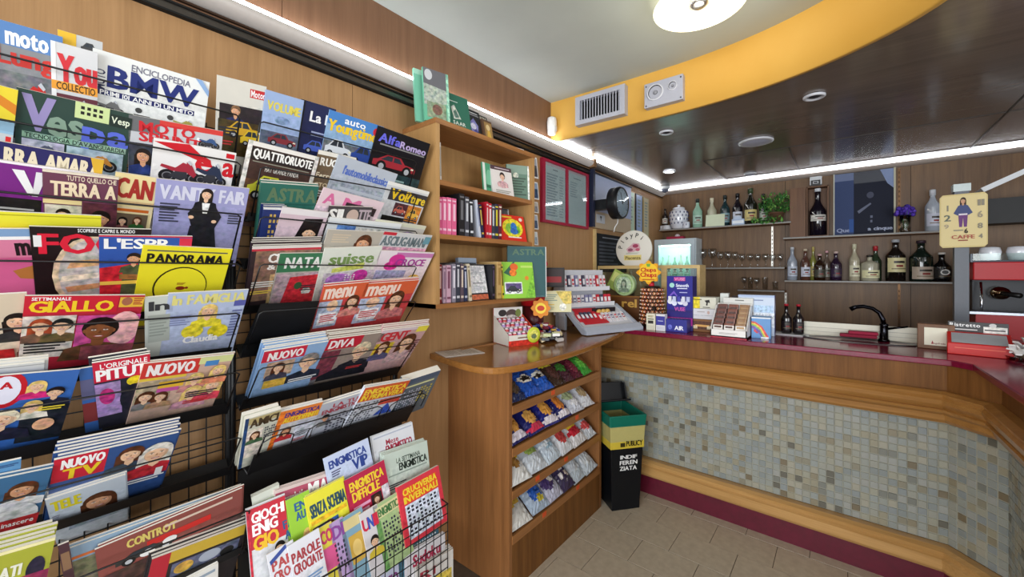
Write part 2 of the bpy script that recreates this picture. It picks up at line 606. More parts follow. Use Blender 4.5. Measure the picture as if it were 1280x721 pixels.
# ============================================================ the room
# ---- floor of running-bond tiles
b = MB(); b.box(-0.3, 5.2, -3.4, 5.2, -0.12, -0.002, mat='floor_grout')
floor = struct(b.build('floor'))
tm = MB()
tm.add([(0.0015, 0.0015, -.002), (.2935, .0015, -.002), (.2935, .207, -.002), (.0015, .207, -.002), (.002, .002, 0), (.293, .002, 0), (.293, .2065, 0), (.002, .2065, 0)],
       [(4, 5, 6, 7), (0, 1, 5, 4), (1, 2, 6, 5), (2, 3, 7, 6), (3, 0, 4, 7)], 'a39178', 'floor_tile')
t0 = None
for r in range(-6, 9):
    for i in range(-1, 7):
        x = 0.455 + 0.295 * i + (0.14 * (r % 2)); y = 1.17 + 0.2085 * r
        if y + .2 > 2.72 and (y > 2.72): continue
        if t0 is None:
            t0 = tm.build('tile', floor, loc=(x, y, 0)); continue
        o = t0.copy(); COL.objects.link(o); o.location = (x, y, 0.0003 * ((i * 3 + r) % 3))
# ---- left wall of wood panels with seams
b = MB(); b.box(-0.15, -0.012, -3.4, 4.85, 0, 2.75, mat='black_board')
wl = struct(b.build('wall_left'))
for y0, y1 in ((-3.4, -1.6), (-1.6, -.35), (-.35, .9), (.9, 2.4), (2.4, 2.985), (2.985, 3.8), (3.8, 4.85)):
    b = MB(); b.box(-0.012, 0, y0 + .001, y1 - .001, 0, 2.34, mat='wood_wall'); b.build('panel', wl)
for y0, y1 in ((-3.4, -1.2), (-1.2, 0.62), (0.62, 2.42)):
    b = MB(); b.box(-0.012, 0, y0 + .001, y1 - .001, 2.345, 2.72, mat='wood_upper'); b.build('panel', wl)
b = MB(); b.box(-0.012, 0, 2.42, 4.85, 2.345, 2.46, mat='wood_wall'); b.build('panel', wl)
# ---- back wall
b = MB(); b.box(-0.15, 4.2, 4.725, 4.85, 0, 2.75, mat='black_board')
wb = struct(b.build('wall_back'))
for x0, x1 in ((-.15, 1.18), (1.18, 2.05), (2.05, 2.98), (2.98, 4.2)):
    b = MB(); b.box(x0 + .0015, x1 - .0015, 4.71, 4.725, 0, 2.46, mat='wood_back'); b.build('panel', wb)
# ---- right wall and wall round the shop front, out of the frame
b = MB(); b.box(4.7, 4.85, 2.0, 4.85, 0, 2.75, mat='wood_wall'); struct(b.build('wall_right'))
# ---- channel trim, cornice and LED strip along the left wall
b = MB()
b.box(0, .022, -3.4, 2.98, 2.300, 2.306, '141414', 'matte'); b.box(0, .016, -3.4, 2.98, 2.306, 2.330, '6a6460', 'metal'); b.box(0, .022, -3.4, 2.98, 2.330, 2.336, '141414', 'matte')
struct(b.build('trim_1'))
b = MB(); b.box(0, .012, -3.4, 4.71, 2.352, 2.358, '3a2618', 'matte'); struct(b.build('trim_2'))
def cornice(y0, y1):
    pr = [(0, 2.362)] + [(0.052 * math.sin(t) , 2.392 - 0.03 * math.cos(t)) for t in [math.pi * k / 10 for k in range(0, 6)]] + [(.052, 2.404), (.03, 2.412), (0, 2.412)]
    m = MB()
    n = len(pr)
    v = [(x, y0, z) for x, z in pr] + [(x, y1, z) for x, z in pr]
    f = [(i, i + 1, n + i + 1, n + i) for i in range(n - 1)] + [tuple(range(n)), tuple(range(2 * n - 1, n - 1, -1))]
    m.add(v, f, 'b8b0aa', 'plastic', True)
    return m
struct(cornice(-3.4, 2.96).build('trim_3')); struct(cornice(2.985, 4.66).build('trim_4'))
b = MB(); b.box(0, .058, 2.955, 2.99, 2.355, 2.42, '8a6848', 'plastic'); struct(b.build('trim_5'))
def led(name, label, pts, r, mat):
    m = MB(); m.tube(pts, r, 6, 'fff', mat, False)
    return tag(m.build(name), label, 'light strip')
led('led_strip', 'white LED strip running along the cornice of the left wall', [(.038, -3.2, 2.418), (.038, 2.94, 2.418)], .007, 'led')
led('led_strip', 'white LED strip on the far cornice behind the wall clock', [(.038, 3.0, 2.418), (.038, 4.63, 2.418)], .007, 'led')
led('led_strip', 'pale yellow LED strip in the gap between left wall and brown ceiling', [(.012, 2.46, 2.434), (.012, 4.6, 2.434)], .005, 'led_warm')
# ---- cornice and LED strip along the back wall
pr = [(4.71, 2.385), (4.68, 2.385), (4.655, 2.40), (4.65, 2.415), (4.668, 2.428), (4.71, 2.428)]
b = MB(); n = len(pr)
b.add([(0, y, z) for y, z in pr] + [(4.2, y, z) for y, z in pr], [(i, i + 1, n + i + 1, n + i) for i in range(n - 1)] + [tuple(range(n))], 'a89c94', 'plastic', True)
struct(b.build('trim_6'))
led('led_strip', 'white LED strip running along the top of the back wall', [(.05, 4.655, 2.432), (1.9, 4.655, 2.432), (4.1, 4.655, 2.432)], .007, 'led')
# ---- ceilings
b = MB(); b.box(-0.15, 5.2, -3.4, 2.62, 2.71, 2.80, mat='plaster'); struct(b.build('ceiling'))
ctrl = [(0, 2.41), (.35, 2.425), (.7, 2.43), (1.0, 2.42), (1.33, 2.36), (1.62, 2.23), (1.85, 2.03), (2.0, 1.72), (2.07, 1.3), (2.08, .6), (2.08, -3.4)]
def spline(P, n=6):
    out = []
    for i in range(len(P) - 1):
        p0, p1, p2, p3 = P[max(i - 1, 0)], P[i], P[i + 1], P[min(i + 2, len(P) - 1)]
        for k in range(n):
            t = k / n
            out.append(tuple(0.5 * (2 * p1[a] + (p2[a] - p0[a]) * t + (2 * p0[a] - 5 * p1[a] + 4 * p2[a] - p3[a]) * t * t + (3 * p1[a] - p0[a] - 3 * p2[a] + p3[a]) * t ** 3) for a in (0, 1)))
    return out + [P[-1]]
curve = spline(ctrl)
# the yellow fascia drops from the white ceiling to the brown one
b = MB(); n = len(curve)
off = []
for i, p in enumerate(curve):
    a, c = curve[max(i - 1, 0)], curve[min(i + 1, n - 1)]
    d = math.hypot(c[0] - a[0], c[1] - a[1]); nx, ny = -(c[1] - a[1]) / d, (c[0] - a[0]) / d
    off.append((p[0] + nx * .03, p[1] + ny * .03))
v = [(x, y, 2.432) for x, y in curve] + [(x, y, 2.712) for x, y in curve] + [(x, y, 2.432) for x, y in off] + [(x, y, 2.712) for x, y in off]
f = []
for i in range(n - 1):
    f += [(i, i + 1, n + i + 1, n + i), (2 * n + i + 1, 2 * n + i, 3 * n + i, 3 * n + i + 1), (i + 1, i, 2 * n + i, 2 * n + i + 1)]
b.add(v, f, 'e0a92c', 'yellow_paint', True)
struct(b.build('wall_fascia'))
# brown glossy lowered ceiling
b = MB()
poly = off + [(5.0, -3.4), (5.0, 4.71), (0, 4.71)]
ar = sum(poly[k - 1][0] * poly[k][1] - poly[k][0] * poly[k - 1][1] for k in range(len(poly)))
b.prism(poly if ar > 0 else poly[::-1], 2.442, 2.47, 'z', '4a3a30', 'wood_ceiling')
lc = struct(b.build('ceiling_lowered'))
for x0, x1, y0, y1 in ((.70, 4.9, 3.672, 3.680), (.70, .708, 3.68, 4.64), (1.296, 1.304, 3.68, 4.64), (2.36, 2.368, 3.0, 4.64), (.70, 4.9, 4.52, 4.528)):
    b = MB(); b.box(x0, x1, y0, y1, 2.4385, 2.4425, '2a211c', 'plastic'); b.build('joint', lc)
# ============================================================ bar counter
bar = thing('bar_counter', 'long bar counter with red stone top, wood mouldings and stone mosaic front', 'counter', (0, 2.72, 0))
def bx(name, boxes, parent, mat, col='888', bevel=0.0):
    m = MB()
    for q in boxes: m.box(*q, col, mat)
    return m.build(name, parent, bevel=bevel)
# footprint line of the front (x, y - 2.72): straight, chamfer, then towards the street
def run(off): return [(0.02, -off), (1.985 - off * .4, -off), (2.115 - off, -.14 - off * .4), (2.15 - off, -1.9)]
def sweep(name, prof, mat, col='888', parent=bar):
    """a moulding: profile of (outward, z) carried along the front"""
    m = MB(); L = [run(o) for o, z in prof]
    n = len(prof); k = len(L[0])
    v = [(L[i][j][0], L[i][j][1], prof[i][1]) for j in range(k) for i in range(n)]
    f = [(j * n + i, (j + 1) * n + i, (j + 1) * n + i + 1, j * n + i + 1) for j in range(k - 1) for i in range(n - 1)]
    f += [tuple(range(n)), tuple((k - 1) * n + i for i in range(n - 1, -1, -1))]
    m.add(v, f, col, mat)
    return m.build(name, parent)
m = MB()
m.prism([(0.002, -.02), (2.0, -.02), (2.055, -.08), (2.10, -1.9), (2.75, -1.9), (2.75, .52), (.002, .52)], 1.068, 1.097, 'z', '6a0f2c', 'red_stone')
m.build('counter_top', bar, bevel=.004)
sweep('plinth', [(.02, 0), (.02, .125), (-.02, .125)], 'plinth_red')
sweep('lower_moulding', [(-.02, .125), (.035, .125), (.045, .14), (.045, .185), (.03, .195), (.034, .215), (.012, .226), (-.03, .226)], 'wood_mould')
sweep('upper_moulding', [(-.03, .80), (.0, .80), (.012, .815), (.016, .84), (.035, .855), (.04, .868), (.03, .872), (.046, .895), (.05, .915), (.04, .925), (.045, .94), (.02, .95), (-.03, .95)], 'wood_rail')
sweep('front_board', [(-.03, .95), (-.012, .95), (-.012, 1.068), (-.03, 1.068)], 'wood_bar')
back = sweep('mosaic_bed', [(-.034, .226), (-.034, .80)], 'grout')
# stone mosaic: each tile its own piece
tiles = []
R2 = random.Random(3)
cols = ['999a90', '969a93', '919692', '9d9c8d', '98937f', '8c846f', '878e8d', '9c9e99', '7c7e77', 'a29f90', '8a8675', '949a97', '66645a', '776c57', '8b9293']
P0 = .0345
def tile_mesh(col):
    m = MB(); a, d = .0325, .002
    m.add([(0, 0, 0), (a, 0, 0), (a, 0, a), (0, 0, a), (d, -.003, d), (a - d, -.003, d), (a - d, -.003, a - d), (d, -.003, a - d)],
          [(4, 5, 6, 7), (0, 1, 5, 4), (1, 2, 6, 5), (2, 3, 7, 6), (3, 0, 4, 7)], col, 'tile')
    return m
protos = []
pts = run(-.0335)
spots = []
for a, c in ((0, 1), (1, 2), (2, 3)):
    (xa, ya), (xb, yb) = pts[a], pts[c]
    L = math.hypot(xb - xa, yb - ya); nn = round(L / P0); PP = L / nn
    ang = math.atan2(yb - ya, xb - xa)
    for i in range(nn):
        for j in range(16):
            t = i * PP + .001
            spots.append((xa + math.cos(ang) * t, ya + math.sin(ang) * t, (.2275 + j * .0352), ang))
CX, CY = 1.62, -2.72
vis = []
for q in spots:
    dx, dy = q[0] - CX, q[1] - CY
    nrm = (math.sin(q[3]), -math.cos(q[3]))
    face = -(dx * nrm[0] + dy * nrm[1]) / (dx * dx + dy * dy)
    inview = q[0] > .55 and q[1] > -.75
    vis.append((face if inview else -1, q))
vis.sort(key=lambda e: -e[0])
def pick(): 
    return R2.choices(range(len(cols)), [9, 9, 8, 8, 7, 4, 7, 9, 4, 6, 4, 8, 2.0, 2.4, 6])[0]
pm = [None] * len(cols)
st = MB()
for k, (sc, (x, y, z, ang)) in enumerate(vis):
    ci = pick()
    if k < 300:
        if pm[ci] is None:
            o = tile_mesh(cols[ci]).build('tile', back); pm[ci] = o
        else:
            o = pm[ci].copy(); COL.objects.link(o)
        o.location = (x, y, z); o.rotation_euler = (R2.uniform(-.02, .02), 0, ang + R2.uniform(-.02, .02))
    else:
        st.X = Matrix.Translation((x, y, z)) @ Matrix.Rotation(ang, 4, 'Z')
        t = tile_mesh(cols[ci]); st.add(t.v, t.f, cols[ci], 'tile')
stuff(st.build('mosaic', back))
bx('carcass', [(0.02, 2.1, .06, .5, 0, 1.067)], bar, 'wood_bar')
bx('carcass', [(2.18, 2.7, -1.85, .48, 0, 1.067)], bar, 'wood_bar')
# sink let into the top
sk = thing('sink', 'oval steel sink bowl let into the red bar top', 'sink', (1.68, 3.12, 1.098))
m = MB()
rim = [(.26, 0.0), (.27, .004), (.25, .006), (.235, .002)]
m.X = Matrix.Scale(.42, 4, (0, 1, 0))
m.lathe([(.0, -.012), (.2, -.01), (.235, .001), (.25, .005), (.262, .004), (.265, -.0005)], 28, '8a8c90', 'metal', caps=False)
m.build('bowl', sk)
fa = thing('faucet', 'curved black and chrome tap behind the sink', 'tap', (1.80, 3.185, 1.097))
m = MB(); m.lathe([(.026, 0), (.026, .012), (.02, .016), (.019, .09), (.022, .1), (.014, .105)], 14, '26262a', 'chrome'); m.build('base', fa)
m = MB()
arc = [(0, 0, .1), (0, 0, .13)] + [(-.075 + .085 * math.cos(t) - .01, 0, .135 + .075 * math.sin(t)) for t in [math.pi * k / 12 for k in range(0, 13)]]
arc = [(0, 0, .09), (-.005, 0, .13), (-.02, -.0, .165), (-.05, -.005, .19), (-.09, -.01, .2), (-.125, -.015, .195), (-.15, -.02, .18)]
m.tube(arc, [.013, .012, .011, .011, .011, .012, .014], 8, '1c1c20', 'chrome'); m.build('spout', fa)
m = MB(); m.cyl((.015, 0, .075), (.1, -.01, .095), .007, .005, 8, '1c1c20', 'chrome'); m.build('handle', fa)
m = MB(); m.box(-.43, .28, .0, .012, 0, .085, 'd8d4c4', 'plastic'); m.box(-.43, .28, -.001, .001, .05, .053, 'a8a498', 'plastic'); m.box(-.43, .28, -.001, .001, .025, .028, 'b8b4a8', 'plastic')
tag(m.build('splashback', loc=(1.83, 3.225, 1.097)), 'cream ridged strip standing along the back edge behind the sink', 'splashback')
m = MB(); m.box(-.09, .08, -.03, .03, 0, .018, '8a1c38', 'matte'); m.box(-.05, .085, -.02, .035, .018, .036, '96203e', 'matte')
tag(m.build('dish_cloth', loc=(1.69, 3.17, 1.112), bevel=.006), 'folded crimson dish cloth lying by the sink', 'cloth')
m = MB(); m.box(-.35, 3.3, -.12, .6, .0, .9, '5a4028', 'wood_back'); m.box(-.35, 3.3, -.13, .6, .9, .93, '3a3a3c', 'metal')
tag(m.build('back_counter', loc=(.36, 4.1, 0)), 'low work counter along the back wall, hidden behind the bar', 'counter')

# ============================================================ shelves on the back wall
def wshelf(name, label, x0, x1, z, y0=4.55):
    s = thing(name, label, 'shelf', ((x0 + x1) / 2, 4.71, z), group=None)
    w = (x1 - x0) / 2
    m = MB(); m.box(-w, w, y0 - 4.71, 0, -.016, 0, '3c2c20', 'wood_bar'); m.build('board', s)
    m = MB(); m.box(-w, w, y0 - 4.714, y0 - 4.71, -.013, .001, '8e8c88', 'plastic'); m.build('edge_strip', s)
    return s
wshelf('wall_shelf', 'upper wall shelf holding the jar, green bottles and trailing plant', 0.02, 1.24, 1.972)
wshelf('wall_shelf', 'wall shelf lined with stemmed glasses beside the glass door cooler', .40, 1.19, 1.545)
wshelf('wall_shelf', 'short wall shelf with a few small glasses under the glass row', .80, 1.19, 1.325)
wshelf('wall_shelf', 'upper right wall shelf under the dark picture and boxed bottle', 1.18, 2.24, 1.822)
wshelf('wall_shelf', 'lower right wall shelf carrying the row of spirit bottles', 1.19, 2.28, 1.422)
# shelf uprights with slots
for k, (x, z0, z1, lb) in enumerate(((1.185, 1.02, 1.30, 'slotted metal wall upright below the glass shelves'), (1.075, 1.56, 1.95, 'slotted metal wall upright above the stemmed glasses'), (1.98, 1.0, 1.40, 'slotted wall upright below the spirit bottles, nearer the pole'), (1.98, 1.84, 2.37, 'slotted wall upright above the purple flowers'))):
    m = MB(); m.box(-.008, .008, -.006, 0, z0, z1, 'b8b4ac' if k < 2 else '4c3828', 'metal')
    for i in range(int((z1 - z0) / .04)): m.box(-.003, .003, -.0075, -.006, z0 + .01 + i * .04, z0 + .028 + i * .04, '3a2c20', 'matte')
    tag(m.build('shelf_upright', loc=(x, 4.709, 0)), lb, 'bracket')

# ---- bottles
def bottle(label, x, z, h, r, glass, cap, body_h=.55, neck=.3, lab=None, y=4.62, square=False, sh=1.0, neckcol=None, group=None, labb=(.12, .42)):
    t = thing('bottle', label, 'bottle', (x, y, z), group=group)
    m = MB(); rn = r * .34
    pr = [(r * .9, 0), (r, .006), (r, h * body_h), (r * .94, h * (body_h + .04)), (rn * 1.5, h * (body_h + .04 + .12 * sh)), (rn, h * (body_h + .04 + .19 * sh)), (rn, h * .95), (rn * 1.15, h * .955), (rn * 1.15, h * .97)]
    if square:
        m.X = Matrix.Rotation(math.pi / 4, 4, 'Z')
        pr = [(a * (1.25 if i < 4 else 1.0), b) for i, (a, b) in enumerate(pr)]
        m.lathe(pr, 4 if False else 8, glass, 'bottle')
    else:
        m.lathe(pr, 16, glass, 'bottle')
    m.build('glass_body', t)
    m = MB(); m.lathe([(rn * 1.2, h * .86 if neckcol else h * .93), (rn * 1.22, h * .99), (rn * 1.1, h)], 12, cap, 'plastic'); m.build('cap', t)
    if lab:
        m = MB(); rr = (r * 1.02) if not square else r * 1.27
        n = 10; a0, a1 = -math.pi * .5 - 1.15, -math.pi * .5 + 1.15
        z0, z1 = h * labb[0], h * min(labb[1], body_h - .01)
        v = []
        for i in range(n + 1):
            a = a0 + (a1 - a0) * i / n + (.25)
            v += [(rr * math.cos(a), rr * math.sin(a), z0), (rr * math.cos(a), rr * math.sin(a), z1)]
        m.add(v, [(2 * i, 2 * i + 2, 2 * i + 3, 2 * i + 1) for i in range(n)], lab, 'paper', True)
        # a darker emblem and rule on the label
        zc = (z0 + z1) / 2; dz = (z1 - z0)
        for (p0, p1, q0, q1, cc) in ((3, 8, .62, .78, '3a332c'), (2, 9, .2, .27, '7a6a50'), (4, 7, .36, .5, '8a2f2a')):
            v = []
            for i in range(p0, p1 + 1):
                a = a0 + (a1 - a0) * i / n + .25
                v += [(rr * 1.012 * math.cos(a), rr * 1.012 * math.sin(a), z0 + q0 * dz), (rr * 1.012 * math.cos(a), rr * 1.012 * math.sin(a), z0 + q1 * dz)]
            m.add(v, [(2 * i, 2 * i + 2, 2 * i + 3, 2 * i + 1) for i in range(p1 - p0)], cc, 'paper', True)
        m.build('label', t)
    return t
ZU = 1.973
bottle('tiny dark bottle in the far left corner of the upper shelf', .06, ZU + .05, .19, .03, '1a1416', '1a1416', lab='d8d4cc')
m = MB(); m.lathe([(.05, 0), (.055, .02), (.045, .045), (.05, .05)], 14, 'd8d8dc', 'paper'); m.box(-.06, .0, -.03, .03, 0, .05, 'c9c9ce', 'paper')
tag(m.build('bowl', loc=(.075, 4.63, ZU)), 'small white bowl below the tiny dark bottle', 'bowl')
j = thing('ceramic_jar', 'round white ceramic jar with blue pattern and lid on the upper shelf', 'jar', (.21, 4.62, ZU))
m = MB(); m.lathe([(.06, 0), (.075, .02), (.092, .09), (.098, .16), (.085, .2), (.06, .215), (.06, .22)], 24, ['e2e4ec', 'dfe2ec', 'e6e8f0', 'e6e8f0', 'e2e4ec', 'd0d4e0'], 'bottle'); m.build('body', j)
m = MB()
for i in range(14):
    for jj, (rr, zz) in enumerate(((.0855, .065), (.0945, .105), (.0985, .145), (.0935, .18))):
        a = 2 * math.pi * (i + .5 * (jj % 2)) / 14
        m.sphere((rr * math.cos(a), rr * math.sin(a), zz), .013, 6, 4, '3a4270', 'bottle', (.5, .5, 1))
m.build('painted_pattern', j)
m = MB(); m.lathe([(.064, .221), (.066, .228), (.05, .24), (.014, .245), (.013, .252), (.018, .262), (.006, .27)], 20, 'e2e4ec', 'bottle'); m.build('lid', j)
m = MB(); m.lathe([(.03, 0), (.036, .01), (.036, .07), (.032, .07), (.031, .012)], 16, 'e0e3ee', 'bottle')
for a in range(6): m.sphere((.036 * math.cos(a), .036 * math.sin(a), .04), .011, 6, 4, '3a4270', 'bottle', (.4, .4, 1))
tag(m.build('ceramic_cup', loc=(.30, 4.58, ZU)), 'small patterned cup in front of the ceramic jar', 'cup')
bottle('pale green bottle with dark neck, first right of the ceramic jar', .41, ZU, .31, .048, '8fb8a0', '1a241e', lab='a8c8b8', neckcol=1, y=4.6)
bottle('cream coloured bottle behind the pale greeting card', .54, ZU, .31, .046, 'b8b49a', 'd8d2b8', lab='3a3e50', neckcol=1, y=4.65)
m = MB(); m.X = Matrix.Rotation(-.18, 4, 'X'); m.box(-.09, .09, -.002, .002, 0, .13, 'cfd8b8', 'paper'); m.box(-.085, .085, -.003, -.002, .006, .124, 'd8e0c2', 'paper')
tag(m.build('greeting_card', loc=(.585, 4.575, ZU)), 'pale green card propped against the bottles on the upper shelf', 'card')
bottle('dark teal bottle just right of the pale green card', .665, ZU, .325, .046, '1c3438', '16201f', lab='7a98a0', neckcol=1, y=4.65)
bottle('dark bottle with foil neck behind the blue white pack', .78, ZU, .33, .046, '18141c', '101014', lab='c8ccd8', neckcol=1, y=4.65)
m = MB(); m.box(-.055, .055, -.02, .02, 0, .06, 'a9bcd8', 'paper'); m.box(-.05, .05, -.021, -.02, .015, .045, 'e8eef4', 'paper'); m.box(-.04, .03, -.015, .02, .06, .085, 'b9c8dc', 'paper')
tag(m.build('paper_pack', loc=(.80, 4.585, ZU)), 'small blue and white pack leaning by the foil necked bottle', 'pack')
bottle('tallest dark bottle with yellow label beside the trailing plant', .90, ZU, .36, .056, '1a1a14', '3a4a30', lab='c8b878', neckcol=1, y=4.62, labb=(.1, .4))
bottle('slim dark bottle half hidden by the trailing plant leaves', 1.005, ZU, .30, .036, '1c2420', '2a1a1a', lab='b8c0b4', neckcol=1, y=4.66)
# ---- trailing plant
pl = thing('trailing_plant', 'bushy green trailing plant in a pot on the upper shelf end', 'plant', (1.12, 4.62, ZU))
m = MB(); m.lathe([(.045, 0), (.06, .09), (.066, .09), (.066, .1), (.055, .1)], 16, '6a4a38', 'matte'); m.build('pot', pl)
lv = MB(); R3 = random.Random(11)
for i in range(420):
    a, e = R3.uniform(0, 2 * math.pi), R3.uniform(-.25, 1.0)
    rad = R3.uniform(.04, .15)
    c = Vector((rad * math.cos(a) * 1.0, rad * math.sin(a) * .45 - .02, .13 + e * .13 * (1.15 - rad * 2) + R3.uniform(-.04, .03)))
    if i > 330: c = Vector((R3.uniform(-.2, .06), R3.uniform(-.1, -.05), R3.uniform(-.02, .05)))
    X = Matrix.Translation(c) @ Matrix.Rotation(R3.uniform(0, 6.3), 4, 'Z') @ Matrix.Rotation(R3.uniform(.2, 1.5), 4, 'X')
    s = R3.uniform(.016, .032); lv.X = X
    lv.add([(0, 0, 0), (s * .4, s * .5, .004), (0, s * 1.3, 0), (-s * .4, s * .5, .004)], [(0, 1, 2), (0, 2, 3)], R3.choice(['3f7a34', '5a9444', '2f5f2c', '77a84e', '356a30']), 'leaf')
stuff(lv.build('leaves', pl))
m = MB()
for i in range(9):
    a = i * .7; m.tube([(0, 0, .09), (.05 * math.cos(a), .03 * math.sin(a), .17), (.11 * math.cos(a), .05 * math.sin(a) - .01, .19)], .0022, 5, '4a6a38', 'leaf')
m.tube([(0, -.03, .1), (-.05, -.08, .05), (-.13, -.085, .02), (-.19, -.08, .01)], .002, 5, '4a6a38', 'leaf')
m.build('stem', pl)
# ---- glasses
def goblet(h, r, col='stemware'):
    m = MB()
    m.lathe([(r * .75, 0), (r * .75, .003), (.006, .008), (.0045, .02), (.0045, h * .42), (.012, h * .46), (r * .85, h * .62), (r, h * .8), (r * .88, h), (r * .84, h), (r * .95, h * .8), (r * .8, h * .63), (.004, h * .48)], 16, 'fff', col)
    return m
def tumbler(h, r):
    m = MB(); m.lathe([(r * .8, 0), (r, h * .98), (r, h), (r * .93, h), (r * .74, .012), (.001, .01)], 16, 'fff', 'stemware')
    return m
og = ['first', 'second', 'third', 'fourth', 'fifth', 'sixth', 'seventh', 'eighth', 'ninth', 'tenth', 'eleventh', 'twelfth']
gp = None
for k, (x, h, r, y) in enumerate(((.455, .2, .043, 4.62), (.55, .2, .043, 4.62), (.63, .165, .033, 4.61), (.70, .165, .033, 4.61), (.765, .16, .03, 4.61), (.83, .135, .03, 4.6), (.90, .135, .03, 4.6), (.965, .13, .029, 4.6), (1.03, .13, .029, 4.6), (1.09, .125, .027, 4.6), (1.15, .125, .027, 4.6))):
    o = (goblet if k < 5 else goblet)(h, r).build('wine_glass', loc=(x, y, 1.547))
    tag(o, 'clear stemmed glass, %s from the cooler on the glass shelf' % og[k], 'glass', 'stemmed glasses on the wall shelf')
for k, (x, h, r) in enumerate(((.845, .125, .025), (.90, .12, .024), (.955, .115, .026), (1.025, .12, .025), (1.11, .08, .026))):
    o = (goblet if k % 2 == 0 and k < 4 else tumbler)(h, r).build('small_glass', loc=(x, 4.62, 1.327))
    tag(o, 'small clear glass, %s from the left on the short shelf' % og[k], 'glass', 'small glasses on the short shelf')
# ---- spirit bottles on the lower right shelf
ZL = 1.424
bottle('clear gin bottle with pale label at the left end of the spirit shelf', 1.245, ZL, .31, .04, '9aa2b0', 'c8ccd2', lab='c4ccdc', y=4.60)
bottle('bottle with lilac label, second on the spirit shelf', 1.345, ZL, .29, .038, '5a3a30', 'c8b8a0', lab='ccd0e0', y=4.60)
bottle('slim green yellow bottle behind the small dark ones', 1.40, ZL, .31, .026, '8a8a40', 'b8a860', lab='c8b870', y=4.66, neckcol=1)
bottle('squat brown whisky bottle, third on the spirit shelf', 1.45, ZL, .24, .042, '2c1a10', 'c8a0a0', lab='4a4a40', y=4.60)
bottle('bottle with pink cap behind the squat brown whisky bottle', 1.50, ZL, .27, .03, '6a5a50', 'd8a8b0', lab='9a9a90', y=4.66)
bottle('dark purple bottle with clear neck, middle left of the spirit shelf', 1.565, ZL, .26, .042, '2a1a30', 'd0b8b0', lab='3a2a44', y=4.60)
bottle('clear bottle with cream label and pale neck on the spirit shelf', 1.69, ZL, .32, .038, 'b0a890', 'c8c4a8', lab='d8d4b8', y=4.60, neckcol=1)
bottle('square clear bottle with cream label in front of a red capped one', 1.79, ZL, .22, .05, 'a8a490', '1c1a1c', body_h=.66, lab='e0dcb0', y=4.60, sh=.6, square=True)
bottle('green bottle with tall red cap behind the square clear bottle', 1.83, ZL, .30, .04, '2c3a28', 'a82830', y=4.665, neckcol=1)
bottle('wide dark bottle with big cream shield label and grey cap', 1.95, ZL, .345, .062, '1a1412', 'a8acb4', body_h=.6, lab='dcd2a0', y=4.60, sh=.8, labb=(.22, .56))
bottle('very wide dark green bottle with grey label low down', 2.10, ZL, .33, .07, '14221c', '3a2a34', body_h=.58, lab='b8a898', y=4.60, sh=.9, labb=(.06, .36))
gb = bottle('squat black bottle with a white oval emblem by the pole', 2.215, ZL, .23, .052, '0e0e10', 'd8d4cc', body_h=.5, lab='1a1a1a', y=4.60)
m = MB(); m.add([(p[0], -.0545, p[1]) for p in ell(0.012, .075, .026, .022)], [tuple(range(18))], 'd8d8d4', 'paper'); m.add([(p[0], -.0552, p[1]) for p in ell(0.012, .075, .018, .015)], [tuple(range(18))], '2a2a2a', 'paper'); m.build('emblem', gb)
# ---- upper right shelf
wbx = thing('wooden_bottle_case', 'open dark wooden case with door ajar around a large bottle', 'case', (1.43, 4.63, 1.824))
m = MB(); m.box(-.075, .085, .06, .07, 0, .455, mat='wood_box'); m.box(-.075, -.067, -.05, .06, 0, .455, mat='wood_box'); m.box(.077, .085, -.05, .06, 0, .455, mat='wood_box'); m.box(-.075, .085, -.05, .06, .447, .455, mat='wood_box'); m.box(-.067, .077, -.05, .06, 0, .008, mat='wood_box'); m.build('box', wbx)
m = MB(); m.box(-.20, -.08, -.06, -.052, 0, .455, mat='wood_box'); m.build('door', wbx)
bottle('very large dark bottle with white label standing in the wooden case', 1.435, 1.833, .43, .062, '14101c', 'd0d4da', body_h=.5, lab='d2cfc8', y=4.625, labb=(.3, .43))
cm = thing('wall_camera', 'small white sensor with dark square face above the wooden case', 'sensor', (1.42, 4.70, 2.30))
m = MB(); m.box(-.045, .045, -.06, .0, 0, .08, 'd2d6da', 'plastic'); m.build('housing', cm, bevel=.008)
m = MB(); m.box(-.035, .035, -.064, -.06, .0, .045, '16161a', 'plastic'); m.box(-.02, .02, -.066, -.064, .012, .034, 'c8ccd0', 'plastic'); m.box(-.014, .014, -.067, -.066, .016, .03, '16161a', 'plastic'); m.build('face', cm)
pc = thing('framed_picture', 'large dark blue glossy picture with faint script above the spirits', 'picture', (1.75, 4.69, 1.824))
m = MB(); m.box(-.195, .195, -.012, .012, 0, .555, '191d2c', 'plastic')
m.X = Matrix.Translation((0, -.0125, 0)) @ Matrix.Rotation(math.pi / 2, 4, 'X')
prints(m, .39, .555, [('R', 0, 0, .34, 1, '3c4a70'), ('R', .34, .18, 1, 1, '1c2030'), ('P', [(.78, 0), (1, 0), (1, .3), (.9, .22)], '8494b8'), ('R', 0, 0, .34, .12, '6c7898'), ('T', .04, .88, .3, .95, 'Quel', '9aa4c4'), ('T', .58, .88, .98, .94, 'a cinque', 'a8b0c8'), ('E', .62, .38, .06, .05, '4a4e60'), ('P', [(.4, .62), (.62, .5), (.64, .52), (.43, .66)], '6a7084'), ('R', .26, .74, .34, .95, '3a5a9a'), ('L', .62, .7, .66, .84, 2, '6a7084')], 'matte')
m.build('print', pc)
m = MB(); m.box(.195, .207, -.018, .012, 0, .56, 'b8b49c', 'plastic'); m.box(-.203, -.195, -.018, .012, 0, .56, 'c8c8b8', 'plastic'); m.build('frame', pc)
fv = thing('flower_vase', 'purple flowers in a clear glass vase on the upper right shelf', 'vase', (2.01, 4.62, 1.824))
